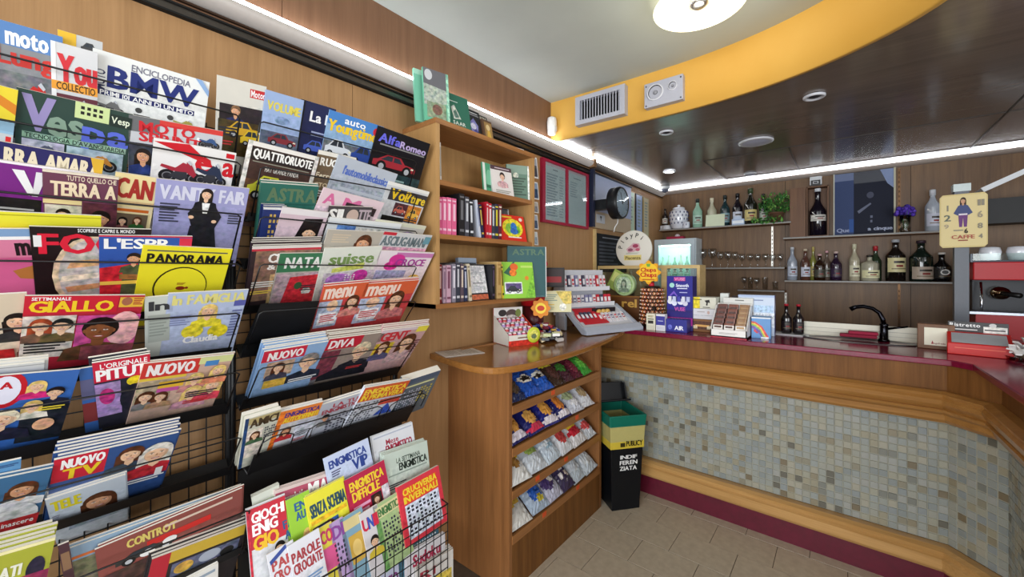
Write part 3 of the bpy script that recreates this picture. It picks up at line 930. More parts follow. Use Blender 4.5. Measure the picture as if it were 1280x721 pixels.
m = MB(); m.lathe([(.03, 0), (.034, .01), (.026, .06), (.036, .14), (.033, .14), (.022, .06), (.028, .012), (.001, .01)], 16, 'fff', 'glass'); m.build('vase', fv)
m = MB(); R4 = random.Random(5)
for i in range(46):
    a = R4.uniform(0, 6.28); q = R4.uniform(0, .075)
    m.sphere((q * math.cos(a), q * math.sin(a) * .7, .185 + R4.uniform(-.02, .035) - q * .2), R4.uniform(.011, .019), 6, 5, R4.choice(['4a2fa0', '5a3cb8', '3c2688', '6a4ac8']), 'leaf')
stuff(m.build('blossoms', fv))
m = MB()
for i in range(7): m.tube([(.006 * math.cos(i), .006 * math.sin(i), .02), (.035 * math.cos(i), .03 * math.sin(i), .18)], .002, 5, '3f6a38', 'leaf')
m.build('stem', fv)
bottle('clear bottle with silver top behind the yellow coffee plate', 2.165, 1.824, .33, .046, 'a8b0bc', 'c8ccd4', body_h=.58, lab='c8ccdc', y=4.60, neckcol=1)
# ---- pole with painted plate
po = thing('steel_pole', 'square steel pole rising behind the bar by the red machine', 'pole', (2.168, 3.62, 0))
m = MB(); m.box(-.03, .03, -.026, .026, 0, 2.0, '5a5e66', 'plastic'); m.build('shaft', po)
m = MB(); m.box(-.036, .036, -.036, .036, 1.985, 2.03, 'c4d0d0', 'plastic'); m.build('cap', po)
ca = thing('coffee_plate', 'cream tin plate with a standing figure and red CAFFE lettering hung on pole', 'sign', (2.17, 3.575, 1.648), -.12)
ca.scale = (.64, 1, .84)
m = MB()
q = [(-.15, .02), (-.13, 0), (.13, 0), (.15, .02), (.15, .36), (.13, .38), (-.13, .38), (-.15, .36)]
m.prism(q, -.004, .004, 'y', 'd2bf86', 'paint'); m.build('plate', ca)
m = MB(); m.X = Matrix.Translation((0, -.0045, 0)) @ Matrix.Rotation(math.pi / 2, 4, 'X')
prints(m, .3, .38, [('R', .03, .03, .97, .97, 'd9c894'), ('F', .5, .13, .055, 'c89a78', '3a2a20', '4a5070'), ('P', [(.4, .22), (.6, .22), (.7, .36), (.62, .4), (.38, .4), (.3, .36)], '46507a'), ('P', [(.4, .38), (.6, .38), (.58, .62), (.52, .62), (.5, .45), (.48, .62), (.42, .62)], '6a3f78'), ('R', .41, .37, .59, .4, 'd8d0d8'),
   ('T', .16, .2, .19, .31, 'I', '8a8474'), ('T', .1, .38, .24, .5, '2', '6a7064'), ('T', .1, .56, .2, .64, '9', 'a89c84'), ('T', .8, .13, .93, .24, 'II', '8a8474'), ('T', .8, .34, .9, .46, '6', '9a907c'), ('T', .8, .56, .9, .66, '8', '8a8474'), ('T', .82, .76, .9, .84, '4', '8a8474'), ('L', .3, .67, .5, .69, 1, '8a8474'), ('T', .53, .65, .6, .74, '6', '2c2620'), ('T', .26, .77, .74, .84, 'CAFFE', 'a8584a'), ('R', .4, .86, .6, .88, '8a3a32')], 'paint')
m.build('painting', ca)
# ---- red coffee machine with cups
co = thing('coffee_machine', 'red and black espresso machine at the right end of the bar', 'coffee machine', (2.58, 4.10, 0.931))
m = MB(); m.box(-.3, .6, -.1, .3, .0, .06, 'a81a22', 'plastic'); m.build('base', co, bevel=.006)
m = MB(); m.box(-.3, .6, -.1, .3, .517, .635, 'b41820', 'plastic'); m.build('red_panel', co, bevel=.006)
m = MB(); m.box(-.27, .6, .1, .28, .06, .517, '1a1c24', 'plastic'); m.build('body', co)
m = MB(); m.box(-.32, .6, -.13, .12, .295, .31, '9a9ea6', 'metal'); m.box(-.29, .6, -.11, .1, .06, .295, 'a01a22', 'plastic'); m.build('drip_tray', co)
m = MB(); m.cyl((-.16, -.02, .43), (-.16, .1, .43), .04, .045, 14, '9a8468', 'chrome'); m.cyl((-.16, -.02, .43), (-.10, -.1, .42), .014, .017, 8, '161616', 'plastic'); m.build('brew_group', co)
m = MB(); m.tube([(-.245, .02, .5), (-.25, -.03, .38), (-.25, -.02, .27)], .007, 8, 'c8ccd4', 'chrome'); m.build('steam_pipe', co)
m = MB(); m.box(-.3, .6, -.09, .28, .635, .645, '2a2c30', 'metal'); m.box(-.31, -.3, -.09, .28, .635, .69, '3a3c40', 'metal'); m.box(-.3, .6, -.1, -.094, .645, .69, '8a90a0', 'pane'); m.build('cup_rail', co)
for k in range(4):
    m = MB(); m.X = Matrix.Rotation(math.pi, 4, 'X'); m.lathe([(.042, -.0), (.052, -.055), (.045, -.085), (.02, -.09)], 16, 'e6e8f0', 'bottle')
    tag(m.build('coffee_cup', loc=(2.37 + .12 * k, 4.09, 1.577)), 'upturned white cup on the red machine, %s from the pole' % og[k], 'cup', 'cups on the coffee machine')
hd = thing('glass_hood', 'slanting pale glass hood above the coffee machine corner', 'hood', (2.36, 4.30, 2.07))
m = MB(); m.X = Matrix.Rotation(-.5, 4, 'Y'); m.box(.0, .7, -.1, .12, .0, .012, 'c8ccd0', 'plastic'); m.build('panel', hd)
m = MB(); m.X = Matrix.Rotation(-.5, 4, 'Y'); m.box(-.01, .7, -.12, -.1, -.02, .012, 'e0e4e8', 'plastic'); m.build('rail', hd)
bk = bx('dark_cabinet', [(-.43, .5, .0, .2, -.15, .03)], None, 'black_board'); bk.location = (2.85, 4.45, 2.0); tag(bk, 'dark wall cabinet below the slanting glass hood', 'cabinet')
# ============================================================ goods on the bar
ZB = 1.0975
def carton(name, label, cat, x, y, z, w, d, h, col, rz=0, front=None, side=None, mat='paper', top=None, group=None, bevel=.0015):
    """a printed carton: x, y is the middle of its front edge"""
    m = MB(); m.box(-w / 2, w / 2, 0, d, 0, h, col, mat)
    o = m.build(name, loc=(x, y, z), rot=(0, 0, rz), bevel=bevel)
    tag(o, label, cat, group)
    if front:
        m = MB(); m.X = Matrix.Translation((0, -.0004, 0)) @ Matrix.Rotation(math.pi / 2, 4, 'X'); prints(m, w, h, front, mat); m.build('printed_front', o)
    if side:
        m = MB(); m.X = Matrix.Translation((w / 2 + .0004, d / 2, 0)) @ Matrix.Rotation(math.pi / 2, 4, 'Z') @ Matrix.Rotation(math.pi / 2, 4, 'X'); prints(m, d, h, side, mat); m.build('printed_side', o)
    if top:
        m = MB(); m.X = Matrix.Translation((0, 0, h + .0004)); prints(m, w, d, top, mat); m.build('printed_top', o)
    return o
carton('carton', 'small cream packet standing on the bar left of the blue white one', 'packet', .585, 2.775, ZB, .062, .05, .115, 'e0dcc8', 0, [('R', .15, .3, .85, .36, '6a6a50'), ('R', .2, .42, .8, .6, '2a2622'), ('R', .1, .7, .9, .95, 'd4d0bc'), ('L', .2, .12, .8, .24, 2, '9a8a50')])
carton('carton', 'blue topped white packet standing on the bar beside the cream one', 'packet', .652, 2.775, ZB, .06, .05, .115, 'e2e2e8', 0, [('R', 0, .12, 1, .65, '3a3a9a'), ('L', 0.2, 0.38, 0.8, 0.42, 1, 'c8ccf0'), ('R', .1, .72, .9, .92, 'd0d0dc')])
carton('carton', 'low indigo box printed AIR at the foot of the vapour stand', 'box', .752, 2.79, ZB, .135, .1, .085, '2c3090', 0, [('E', .2, .62, .1, .2, '6a70d0'), ('T', .42, .5, .85, .82, 'AIR', 'f0f2ff')], top=[('D', .05, .08, .95, .9, 6, 2, 'b8bce0')])
vs = thing('vapour_stand', 'tall indigo and magenta counter display with white drawings behind the low box', 'display', (.745, 2.885, ZB))
m = MB(); m.box(-.085, .085, 0, .1, 0, .375, '2a2470', 'plastic'); m.build('stand', vs, bevel=.003)
m = MB(); m.X = Matrix.Translation((0, -.0008, 0)) @ Matrix.Rotation(math.pi / 2, 4, 'X')
prints(m, .17, .375, [('R', 0, 0, 1, .62, '2b2a8c'), ('R', .28, .02, .72, .09, 'c03a90'), ('T', .3, .03, .7, .08, 'VUSE', 'e8a0d0'), ('E', .2, .17, .1, .045, 'a8e0d8'), ('T', .36, .14, .85, .2, 'Smooth', 'e8ecff'), ('R', .4, .22, .8, .235, 'e8ecff'), ('P', [(.1, .36), (.28, .27), (.42, .36), (.4, .38), (.28, .32), (.12, .38)], '7a5ac8'), ('L', 0.5, 0.292, 0.8, 0.308, 1, 'b8bce8'),
  ('E', .14, .47, .12, .05, 'f0f2ff'), ('E', .3, .5, .1, .05, 'e8ecff'), ('E', .55, .47, .14, .055, 'f0f2ff'), ('E', .72, .5, .1, .045, 'dde'), ('T', .3, .57, .72, .64, 'VUSE', 'c85ab0'), ('R', 0, .66, 1, .75, '2c2478'), ('R', 0, .76, 1, .9, 'a81f86')], 'plastic'); m.build('printed_front', vs)
m = MB()
for i in range(5): m.box(-.07 + i * .03, -.05 + i * .03, -.02, .0, .2, .235, ['e8ecf4', 'c8d0ec', '4a4ab0', 'e0e4f4', 'b8c0e8'][i], 'plastic')
m.build('packs', vs)
br = carton('biscuit_tray', 'low brown box of wrapped wafers under the yellow white carton', 'box', .885, 2.905, ZB, .15, .12, .085, '8a5a2c', 0, [('R', .1, .15, .92, .8, '5a3018'), ('L', 0.2, 0.42, 0.8, 0.58, 1, 'e8b060'), ('R', .12, .5, .3, .75, 'f0d8b0'), ('R', .7, .5, .9, .75, 'f0e0c0')])
carton('carton', 'plain white carton with small print stacked on the brown wafer box', 'box', .885, 2.905, ZB + .087, .155, .12, .07, 'dcdce2', .05, [('L', 0.3, 0.26, 0.6, 0.34, 1, 'b0a8a8'), ('E', .75, .35, .05, .16, 'c8a8a0'), ('R', 0, .62, 1, .66, 'b8b8c4')])
carton('carton', 'yellow and white carton with black bull mark on top of the stack', 'box', .89, 2.905, ZB + .159, .158, .12, .075, 'd9d8c8', -.02, [('R', 0, 0, .38, 1, 'ecd42c'), ('L', 0.06, 0.174, 0.45, 0.246, 1, '3a3020'), ('P', [(.56, .3), (.75, .2), (.78, .5), (.7, .45), (.68, .75), (.62, .7), (.64, .5)], '1c1a1a'), ('R', .5, .86, .78, .92, '2a2828')])
carton('carton', 'narrow pale upright carton behind the chocolate bar display', 'box', 1.0, 3.0, ZB, .05, .08, .26, 'd2d6d2', .1)
carton('carton', 'dark brown packet with red badge behind the chocolate bar display', 'packet', 1.085, 3.08, ZB, .11, .06, .24, '3a2826', 0, [('R', .25, .1, .75, .32, '8a2a30'), ('L', 0.3, 0.186, 0.7, 0.234, 1, 'e0c8b8')])
# chocolate display: white tray with three columns of bars
cd = thing('chocolate_display', 'white counter tray with three columns of brown wrapped chocolate bars', 'display', (1.075, 2.735, ZB))
m = MB(); m.box(-.1, .1, 0, .2, 0, .012, 'eceae8', 'paper'); m.box(-.1, .1, 0, .006, 0, .05, 'eceae8', 'paper'); m.prism([(0, .0), (.2, 0), (.2, .19), (.15, .19), (0, .05)], -.1, -.094, 'x', 'e4e2e0', 'paper'); m.prism([(0, .0), (.2, 0), (.2, .19), (.15, .19), (0, .05)], .094, .1, 'x', 'e4e2e0', 'paper'); m.box(-.1, .1, .19, .2, 0, .2, 'dddad6', 'paper'); m.build('tray', cd)
m = MB(); m.X = Matrix.Translation((0, -.0005, 0)) @ Matrix.Rotation(math.pi / 2, 4, 'X'); prints(m, .2, .05, [('L', .25, .35, .75, .6, 2, 'b8b4b0'), ('R', 0, .9, 1, 1, 'c83a50')]); m.build('printed_front', cd)
bar_n = 0
for c in range(3):
    for r in range(5):
        m = MB(); cc = ['6a3c34', '7a4436', '96704c'][c]
        m.box(-.027, .027, 0, .03, 0, .075, cc, 'foil'); m.box(-.027, .027, -.0008, 0, .03, .062, 'e6e0da' if r == 0 else cc, 'foil'); m.box(-.02, .02, -.0015, -.0008, .045, .057, '4a2a24' if c < 2 else 'b08a5c', 'foil')
        o = m.build('chocolate_bar', loc=(1.075 - .062 + .062 * c, 2.75 + .034 * r, ZB + .014 + .027 * r), rot=(-.2, 0, 0), bevel=.002)
        tag(o, 'chocolate bar in the %s column of the white tray, %s from the front' % (['left', 'middle', 'right'][c], og[r]), 'chocolate bar', 'chocolate bars in the white tray')
carton('carton', 'black and white patterned carton behind the chocolate bars', 'box', 1.09, 2.95, ZB, .17, .05, .235, 'cfcfca', .02, [('R', 0, 0, 1, .14, 'd8d8d4'), ('P', [(.1, .2), (.4, .16), (.5, .3), (.2, .36)], '3a3634'), ('E', .65, .24, .14, .06, '4a4644'), ('R', .5, .36, 1, .44, '7a4a40'), ('L', 0.4, 0.051, 0.7, 0.079, 1, '6a6a68')])
carton('carton', 'rainbow printed light blue box at the front edge of the bar', 'box', 1.232, 2.85, ZB, .1, .11, .128, '5d92cc', .08,
  [('R', 0, 0, 1, .06, 'dfe4ea'), ('P', [(0, .2), (.2, .22), (.55, .42), (.9, .9), (.9, 1), (.75, 1), (.5, .7), (.2, .45), (0, .4)], 'd83a3a'), ('P', [(0, .27), (.2, .29), (.5, .48), (.82, .98), (.72, 1), (.48, .7), (.2, .45), (0, .4)], 'ecb83a'), ('P', [(0, .33), (.2, .36), (.48, .56), (.74, 1), (.66, 1), (.45, .74), (.18, .5), (0, .46)], '7ab84a'), ('P', [(0, .4), (.18, .43), (.45, .62), (.66, 1), (.6, 1), (.42, .8), (.16, .56), (0, .52)], '6a4aa0'), ('P', [(.15, .55), (.35, .72), (.3, .78), (.12, .66)], 'c83040'), ('R', .5, .92, .9, 1, 'e0e8f0')], side=[('R', 0, 0, 1, .06, 'd0d4dc')])
carton('carton', 'large pale blue white carton standing behind the rainbow box', 'box', 1.185, 2.99, ZB, .20, .07, .255, 'c9d6ea', .04, [('R', 0, 0, 1, .05, 'a8bce0'), ('L', 0.3, 0.111, 0.7, 0.139, 1, '7a8ab0'), ('R', .03, .25, .97, .42, 'b0cdea'), ('R', 0, .44, 1, .8, 'dfe3ea')], side=[('R', 0, 0, 1, 1, '3f3a78'), ('P', [(.0, .0), (1, .3), (1, .5), (0, .2)], 'd8dce8')])
for k, x in enumerate((1.33, 1.395)):
    c = bottle('small dark cola bottle with red cap on the white mat, %s one' % ['left', 'right'][k], x, ZB + .006, .19, .03, '140e10', 'a01828', body_h=.5, lab='1a1216', y=3.17, group='cola bottles on the bar')
m = MB(); m.box(-.09, .09, -.07, .07, 0, .005, 'd6d6da', 'plastic'); tag(m.build('bar_mat', loc=(1.36, 3.17, ZB), bevel=.001), 'thin white mat under the two dark cola bottles', 'mat')
# napkin dispenser and red box
nd = thing('napkin_dispenser', 'brown wooden napkin holder with a white front panel on the bar', 'napkin holder', (1.99, 3.03, ZB), -.1)
m = MB(); m.box(-.068, .068, 0, .09, 0, .13, '6a4630', 'wood_box'); m.build('case', nd, bevel=.003)
m = MB(); m.box(-.042, .042, -.002, 0, .02, .112, 'dcd8c4', 'paper'); m.X = Matrix.Translation((0, -.0022, .02)) @ Matrix.Rotation(math.pi / 2, 4, 'X'); prints(m, .084, .092, [('T', .36, .82, .92, .93, 'Segafredo', '7a1c24'), ('P', [(.3, .92), (.36, .72), (.42, .92)], '9a2028')]); m.build('napkins', nd)
rbx = thing('red_coffee_box', 'red counter display box with slanted window, grey reflection painted in, and black lettered back', 'display', (2.12, 2.905, ZB), -.12)
m = MB(); m.prism([(0, 0), (.19, 0), (.19, .1), (.11, .1), (0, .055)], -.105, .105, 'x', 'c01f1c', 'plastic'); m.build('body', rbx, bevel=.003)
m = MB(); m.add([(-.09, .004, .058), (.09, .004, .058), (.09, .1, .0965), (-.09, .1, .0965)], [(0, 1, 2, 3)], 'a8acb2', 'plastic'); m.build('window', rbx)  # light grey paints the pane's reflection into its colour
m = MB(); m.box(-.1, .1, .14, .15, .095, .15, '141214', 'plastic'); m.X = Matrix.Translation((0, .1395, .095)) @ Matrix.Rotation(math.pi / 2, 4, 'X'); prints(m, .2, .055, [('T', .03, .12, .55, .45, 'Ristretto', 'f0f0f0'), ('L', 0.1, 0.66, 0.5, 0.74, 1, 'e0e0e0'), ('R', .6, .35, .98, .95, 'd8d8d4'), ('L', 0.62, 0.59, 0.95, 0.71, 1, '3a3a3a'), ('E', .75, .22, .06, .18, 'c8c8c8')]); m.build('back_sign', rbx)
m = MB(); m.X = Matrix.Translation((0, -.0008, 0)) @ Matrix.Rotation(math.pi / 2, 4, 'X'); prints(m, .21, .055, [('L', .12, .35, .88, .42, 1, 'd8604a')], 'plastic'); m.build('printed_front', rbx)
m = MB(); m.box(-.16, .16, 0, .12, .0, .06, '9a2022', 'plastic'); m.box(-.14, .14, -.001, 0, .012, .05, '6a1418', 'plastic')
tag(m.build('red_carton', loc=(2.20, 3.08, ZB), bevel=.002), 'flat dark red carton behind the red counter display box', 'box')
sg = thing('sugar_tray', 'clear tray piled with white sugar sachets at the bar end', 'tray', (2.30, 2.885, ZB))
m = MB(); m.lathe([(.085, 0), (.1, .004), (.105, .02), (.1, .02), (.095, .006), (.001, .004)], 24, 'fff', 'glass'); m.lathe([(.06, .006), (.085, .03), (.08, .035), (.05, .01)], 20, '5a4a3c', 'matte', caps=False); m.build('tray', sg)
m = MB(); R5 = random.Random(2)
for i in range(90):
    a = R5.uniform(0, 6.28); q = R5.uniform(0, .085); zz = .03 + R5.uniform(0, .1) * (1.1 - q / .1)
    m.X = Matrix.Translation((q * math.cos(a), q * math.sin(a), zz)) @ Matrix.Rotation(R5.uniform(0, 6), 4, 'Z') @ Matrix.Rotation(R5.uniform(-1.3, 1.3), 4, 'X')
    m.box(-.01, .01, -.025, .025, -.003, .003, R5.choice(['e6e6e4', 'dcdcda', 'd0ccc8', 'eceaea']), 'paper')
stuff(m.build('sachets', sg))
# ---- glazed wooden showcase on the bar
gc = thing('glazed_showcase', 'pale wood framed glass showcase standing at the wall end of the bar', 'showcase', (.4, 3.1, ZB))
m = MB()
for x0, x1, z0, z1 in ((-.4, .42, .43, .455), (-.4, .42, 0, .02), (-.4, -.378, .02, .43), (.40, .42, .02, .43), (.145, .185, .02, .43)):
    m.box(x0, x1, 0, .02, z0, z1, mat='wood_frame')
m.box(-.4, .42, .02, .16, .44, .455, mat='wood_frame'); m.box(-.4, .42, .02, .16, 0, .012, mat='wood_frame'); m.box(-.4, -.39, .02, .16, .012, .44, mat='wood_frame'); m.box(.41, .42, .02, .16, .012, .44, mat='wood_frame')
m.build('frame', gc)
m = MB(); m.box(-.378, .145, .008, .011, .02, .43, 'fff', 'pane'); m.build('glass_pane', gc)
m = MB(); m.box(.185, .40, .008, .011, .02, .43, 'fff', 'pane'); m.build('glass_pane', gc)
for k, (x, z, w, h, c, lb) in enumerate(((.36, .012, .09, .2, '6a3c20', 'brown sweet carton'), (.46, .012, .07, .16, 'b87838', 'orange sweet carton'), (.22, .012, .12, .24, '5a3a24', 'dark brown chocolate carton'), (.64, .012, .06, .3, 'a8acb4', 'silver tube'), (.72, .012, .07, .34, '4a4a5a', 'grey carton'))):
    m = MB(); m.box(-w / 2, w / 2, 0, .06, 0, h, c, 'paper'); m.box(-w * .4, w * .4, -.0006, 0, h * .5, h * .8, 'd8c8a0', 'paper')
    tag(m.build('carton', loc=(x, 3.17, ZB + z)), lb + ' inside the pale wood showcase', 'box')
rt = thing('round_tin', 'round pale green tin with a portrait standing in the showcase', 'tin', (.27, 3.07, 1.40))
m = MB(); m.lathe([(.082, -.03), (.088, -.026), (.088, .02), (.082, .024), (.07, .024)], 28, 'b0c890', 'plastic', axis='y')
m.build('tin', rt)
m = MB(); m.X = Matrix.Translation((0, -.0305, -.075)) @ Matrix.Rotation(math.pi / 2, 4, 'X'); prints(m, .15, .15, [('E', .5, .5, .5, .5, '9ab87a'), ('E', .5, .5, .42, .42, 'b8ccb0'), ('F', .5, .42, .13, 'a8b8a0', '5a6a58', '7a8c78')]); m.build('printed_front', rt)
rs = thing('tin_stand', 'brown card stand with gold letters under the round green tin', 'stand', (.26, 3.06, ZB))
m = MB(); m.box(-.14, .13, 0, .03, 0, .215, '6a4020', 'paper'); m.build('card', rs)
m = MB(); m.X = Matrix.Translation((-.0, -.0006, 0)) @ Matrix.Rotation(math.pi / 2, 4, 'X'); prints(m, .27, .215, [('T', .45, .12, .9, .42, 'rel', 'd8a850'), ('R', 0, 0, 1, .06, '8a5a28')]); m.build('printed_front', rs)
m = MB(); m.X = Matrix.Rotation(.05, 4, 'Z'); m.box(-.06, .06, 0, .004, 0, .16, '9ab05a', 'paper'); m.box(-.05, .05, -.001, 0, .06, .14, 'c8d080', 'paper')
tag(m.build('card_sleeve', loc=(.17, 3.05, 1.36), rot=(0, .5, 0)), 'yellow green card leaning beside the round green tin', 'card')
# ---- round wooden sign with vines
rd = thing('round_sign', 'round white sign with arched black lettering, standing on the showcase', 'sign', (.315, 3.13, 1.555))
m = MB(); m.lathe([(.145, -.008), (.15, -.005), (.15, .005), (.145, .008)], 36, 'd6d2c8', 'paint', c=(0, 0, .13), axis='y'); m.build('disc', rd)
m = MB()
for i, ch in enumerate('PlayPi'):
    a = math.radians(170 - i * 24); v, f, w = GL[ch]; s = .05
    X = Matrix.Translation((.112 * math.cos(a), -.0092, .13 + .112 * math.sin(a))) @ Matrix.Rotation(-(a - math.pi / 2), 4, 'Y')
    m.X = X; m.add([((x - w / 2) * s, 0, (y - .35) * s) for x, y in v], f, '3c3834', 'paint')
m.X = Matrix.Translation((0, -.0085, -.02)) @ Matrix.Rotation(math.pi / 2, 4, 'X')
prints(m, .3, .3, [('P', [(.3, .5), (.5, .34), (.66, .36), (.7, .5), (.5, .58), (.36, .6)], 'c8a0a8'), ('E', .56, .42, .08, .05, '9a3a58'), ('E', .42, .52, .07, .04, '8a4a60'), ('E', .62, .52, .06, .04, 'b85a70'), ('R', .24, .66, .72, .8, 'd6c47a'), ('T', .28, .69, .7, .78, 'Piacenza', '6a5a30'), ('L', .3, .6, .66, .64, 2, 'a0a890')], 'paint'); m.build('lettering', rd)
# ---- glass door cooler
fr = thing('glass_cooler', 'white cooler with lit glass door full of bottles behind the showcase', 'cooler', (.218, 4.46, .931))
m = MB(); m.box(-.215, .215, .0, .22, 0, .03, 'd8e0e4', 'plastic'); m.box(-.215, .215, 0, .22, .89, .925, 'd8e0e4', 'plastic'); m.box(-.215, -.195, 0, .22, .03, .89, 'd0dade', 'plastic'); m.box(.195, .215, 0, .22, .03, .89, 'd0dade', 'plastic'); m.box(-.195, .195, .2, .22, .03, .89, 'd8ece8', 'plastic'); m.build('housing', fr)
m = MB(); m.box(-.21, .21, -.03, -.004, .86, .92, 'c8d4dc', 'plastic'); m.box(-.21, -.165, -.03, -.004, .03, .86, 'c2d0da', 'plastic'); m.box(.165, .21, -.03, -.004, .03, .86, 'c2d0da', 'plastic'); m.box(-.165, .165, -.02, -.012, .03, .86, 'fff', 'pane'); m.build('door', fr)
m = MB(); m.box(-.16, .16, .04, .08, .852, .862, 'fff', 'fridge_light'); m.build('light_tube', fr)
for z in (.25, .52): 
    m = MB(); m.box(-.19, .19, .02, .19, z, z + .006, 'c8d8d4', 'metal'); m.build('shelf', fr)
for i in range(6):
    for q, z in enumerate((.526,)):
        o = bottle('pale bottle inside the glass door cooler, %s from the left' % og[i], .215 - .16 + .064 * i, .93 + z, .22 + .02 * (i % 2), .026, ['b8d0c0', 'cfd8d0', '9ab8a8', 'd0d4c8', 'a8c4b8', 'c8d4d0'][i], 'e0e4e4', lab='dfe6e2', y=4.57, group='bottles in the cooler')
m = MB(); m.box(-.09, .09, -.03, .05, 0, .03, 'a82c48', 'matte'); m.sphere((.02, 0, .03), .03, 8, 5, 'd8c8d0', 'matte')
tag(m.build('cloth_bundle', loc=(.2, 4.54, 1.857), bevel=.005), 'small red and white cloth bundle lying on top of the cooler', 'cloth')
# ---- lollipop stand
ls = thing('lollipop_stand', 'dark tower of orange wrapped lollipops under a yellow flower sign', 'display', (.52, 2.985, ZB))
m = MB(); m.lathe([(.075, 0), (.08, .01), (.068, .02), (.06, .29), (.05, .3)], 16, '2a1c18', 'plastic'); m.build('tower', ls)
fl = MB()
n = 40
fp = [((.082 + .012 * math.cos(8 * 2 * math.pi * i / n)) * math.cos(2 * math.pi * i / n), (.078 + .012 * math.cos(8 * 2 * math.pi * i / n)) * math.sin(2 * math.pi * i / n)) for i in range(n)]
fl.X = Matrix.Translation((-.01, -.05, .40)); fl.prism([(a, b) for a, b in fp], -.004, .004, 'y', 'f0a92c', 'plastic'); fl.build('flower_sign', ls)
m = MB(); m.X = Matrix.Translation((-.01, -.0548, .32)) @ Matrix.Rotation(math.pi / 2, 4, 'X')
prints(m, .16, .16, [('E', .5, .5, .44, .44, 'f6cc3a'), ('P', [(.4, .1), (.6, .1), (.56, .24), (.44, .24)], '7ab04a'), ('T', .14, .28, .86, .5, 'Chupa', 'c8382a'), ('T', .12, .5, .88, .74, 'Chups', 'c8382a'), ('L', .22, .8, .78, .86, 1, 'c86a2a')], 'plastic'); m.build('printed_front', ls)
m = MB(); m.sphere((0, -.02, .31), .022, 10, 7, 'c82838', 'plastic'); m.build('ball', ls)
lp = None; k = 0
for r in range(10):
    for a in range(11):
        if (r, a) in ((0, 1), (3, 2), (4, 7), (6, 1)): continue
        ang = math.radians(-200 + a * 20 + (10 if r % 2 else 0))
        z = .03 + r * .027; rr = .083 - .012 * r / 10
        k += 1
        pos = (.52 + rr * math.cos(ang), 2.985 + rr * math.sin(ang), ZB + z)
        if lp is None or k < 4:
            m = MB(); m.sphere((0, 0, 0), .0115, 7, 5, ['d07a3c', 'b8583a', '8a3a30'][k % 3], 'foil'); 
            m.add([(.0125 * math.cos(q), -.0 + .0, .0125 * math.sin(q)) for q in (0, 1, 2, 3, 4, 5)], [tuple(range(6))], 'e8c8a0', 'foil')
            m.sphere((0, -.009, 0), .006, 6, 4, 'ecd8c0', 'foil')
            o = m.build('lollipop', loc=pos); 
            if k < 4: lp = (lp or []) + [o]
        else:
            o = lp[k % 3].copy(); COL.objects.link(o); o.location = pos
        o.rotation_euler = (0, 0, ang + math.pi / 2)
        tag(o, 'wrapped lollipop in the dark tower, %s in the %s row from its base' % ((og[a]), og[r]), 'lollipop', 'lollipops in the tower')
# ============================================================ low cabinet with snack shelves
cb = thing('snack_cabinet', 'wooden counter cabinet with rounded top and four open snack shelves', 'cabinet', (0, 0, 0))
m = MB(); m.box(.0, .42, 1.44, 1.462, 0, 1.06, mat='wood_side'); m.build('side_panel', cb)
m = MB(); m.box(.0, .42, 2.335, 2.36, 0, 1.06, mat='wood_side'); m.build('side_panel', cb)
m = MB(); m.box(.0, .03, 1.462, 2.335, 0, 1.06, mat='wood_side'); m.build('back_panel', cb)
m = MB(); m.box(.39, .42, 1.462, 2.335, 0, .232, mat='wood_bar'); m.build('toe_board', cb)
outl = spline([(.0, 1.315), (.28, 1.262), (.40, 1.258), (.475, 1.30), (.52, 1.42), (.54, 1.61), (.532, 1.95), (.49, 2.33), (.43, 2.70)], 4) + [(0, 2.70)]
m = MB(); m.prism(outl, 1.06, 1.09, 'z', 'a9743a', 'wood_top'); m.build('counter_top', cb, bevel=.006)
ZS = [.845, .645, .445, .235]
for z in ZS:
    m = MB(); m.X = Matrix.Translation((.41, 0, z)) @ Matrix.Rotation(.62, 4, 'Y'); m.box(-.42, -.0, 1.462, 2.335, -.008, .008, mat='wood_shelf'); m.build('shelf', cb)
    m = MB(); m.box(.41, .424, 1.462, 2.335, z - .012, z + .028, mat='wood_shelf'); m.build('lip', cb)
pt = [(1.80, 0), (2.05, 1), (1.66, 2), (1.93, 2), (1.72, 3), (2.06, 3)]
for y, k in pt:
    m = MB(); m.box(.424, .4255, y - .016, y + .016, ZS[k] + .002, ZS[k] + .026, 'd8562a', 'plastic'); m.build('price_tag', cb)
m = MB(); m.box(.001, .20, 2.48, 2.695, 0, 1.055, mat='wood_bar')
tag(m.build('filler_cabinet'), 'dark wood filler cabinet between snack shelves and bar, behind the bin', 'cabinet')
# ---- snack bags
def bag(w, h, th, fn, crimp=True, n=14, q=17, mess=0.0, seed=0):
    """a filled pillow bag lying on its back, origin at its lower edge; fn(u, v) gives the print colour"""
    R = random.Random(seed)
    m = MB(); v = []
    for sgn in (1, -1):
        for j in range(q + 1):
            for i in range(n + 1):
                a, b = i / n, j / q
                e = max(0.0, math.sin(math.pi * a)) ** .6 * max(0.0, math.sin(math.pi * min(max((b - .05) / .9, 0), 1))) ** .5
                z = sgn * th * .5 * e + (R.uniform(-.004, .004) if 0 < i < n and 0 < j < q else 0)
                pinch = 1 - .05 * math.sin(math.pi * b)
                v.append(((a - .5) * w * pinch + R.uniform(-.001, .001), b * h, z + th * .5))
    f, c = [], []
    N = (n + 1) * (q + 1)
    for j in range(q):
        for i in range(n):
            k = j * (n + 1) + i
            f.append((k, k + 1, k + n + 2, k + n + 1)); c.append(fn((i + .5) / n, (j + .5) / q))
            f.append((N + k + n + 1, N + k + n + 2, N + k + 1, N + k)); c.append(fn(.02, .5))
    m.add(v, f, c, 'foil', False)
    return m
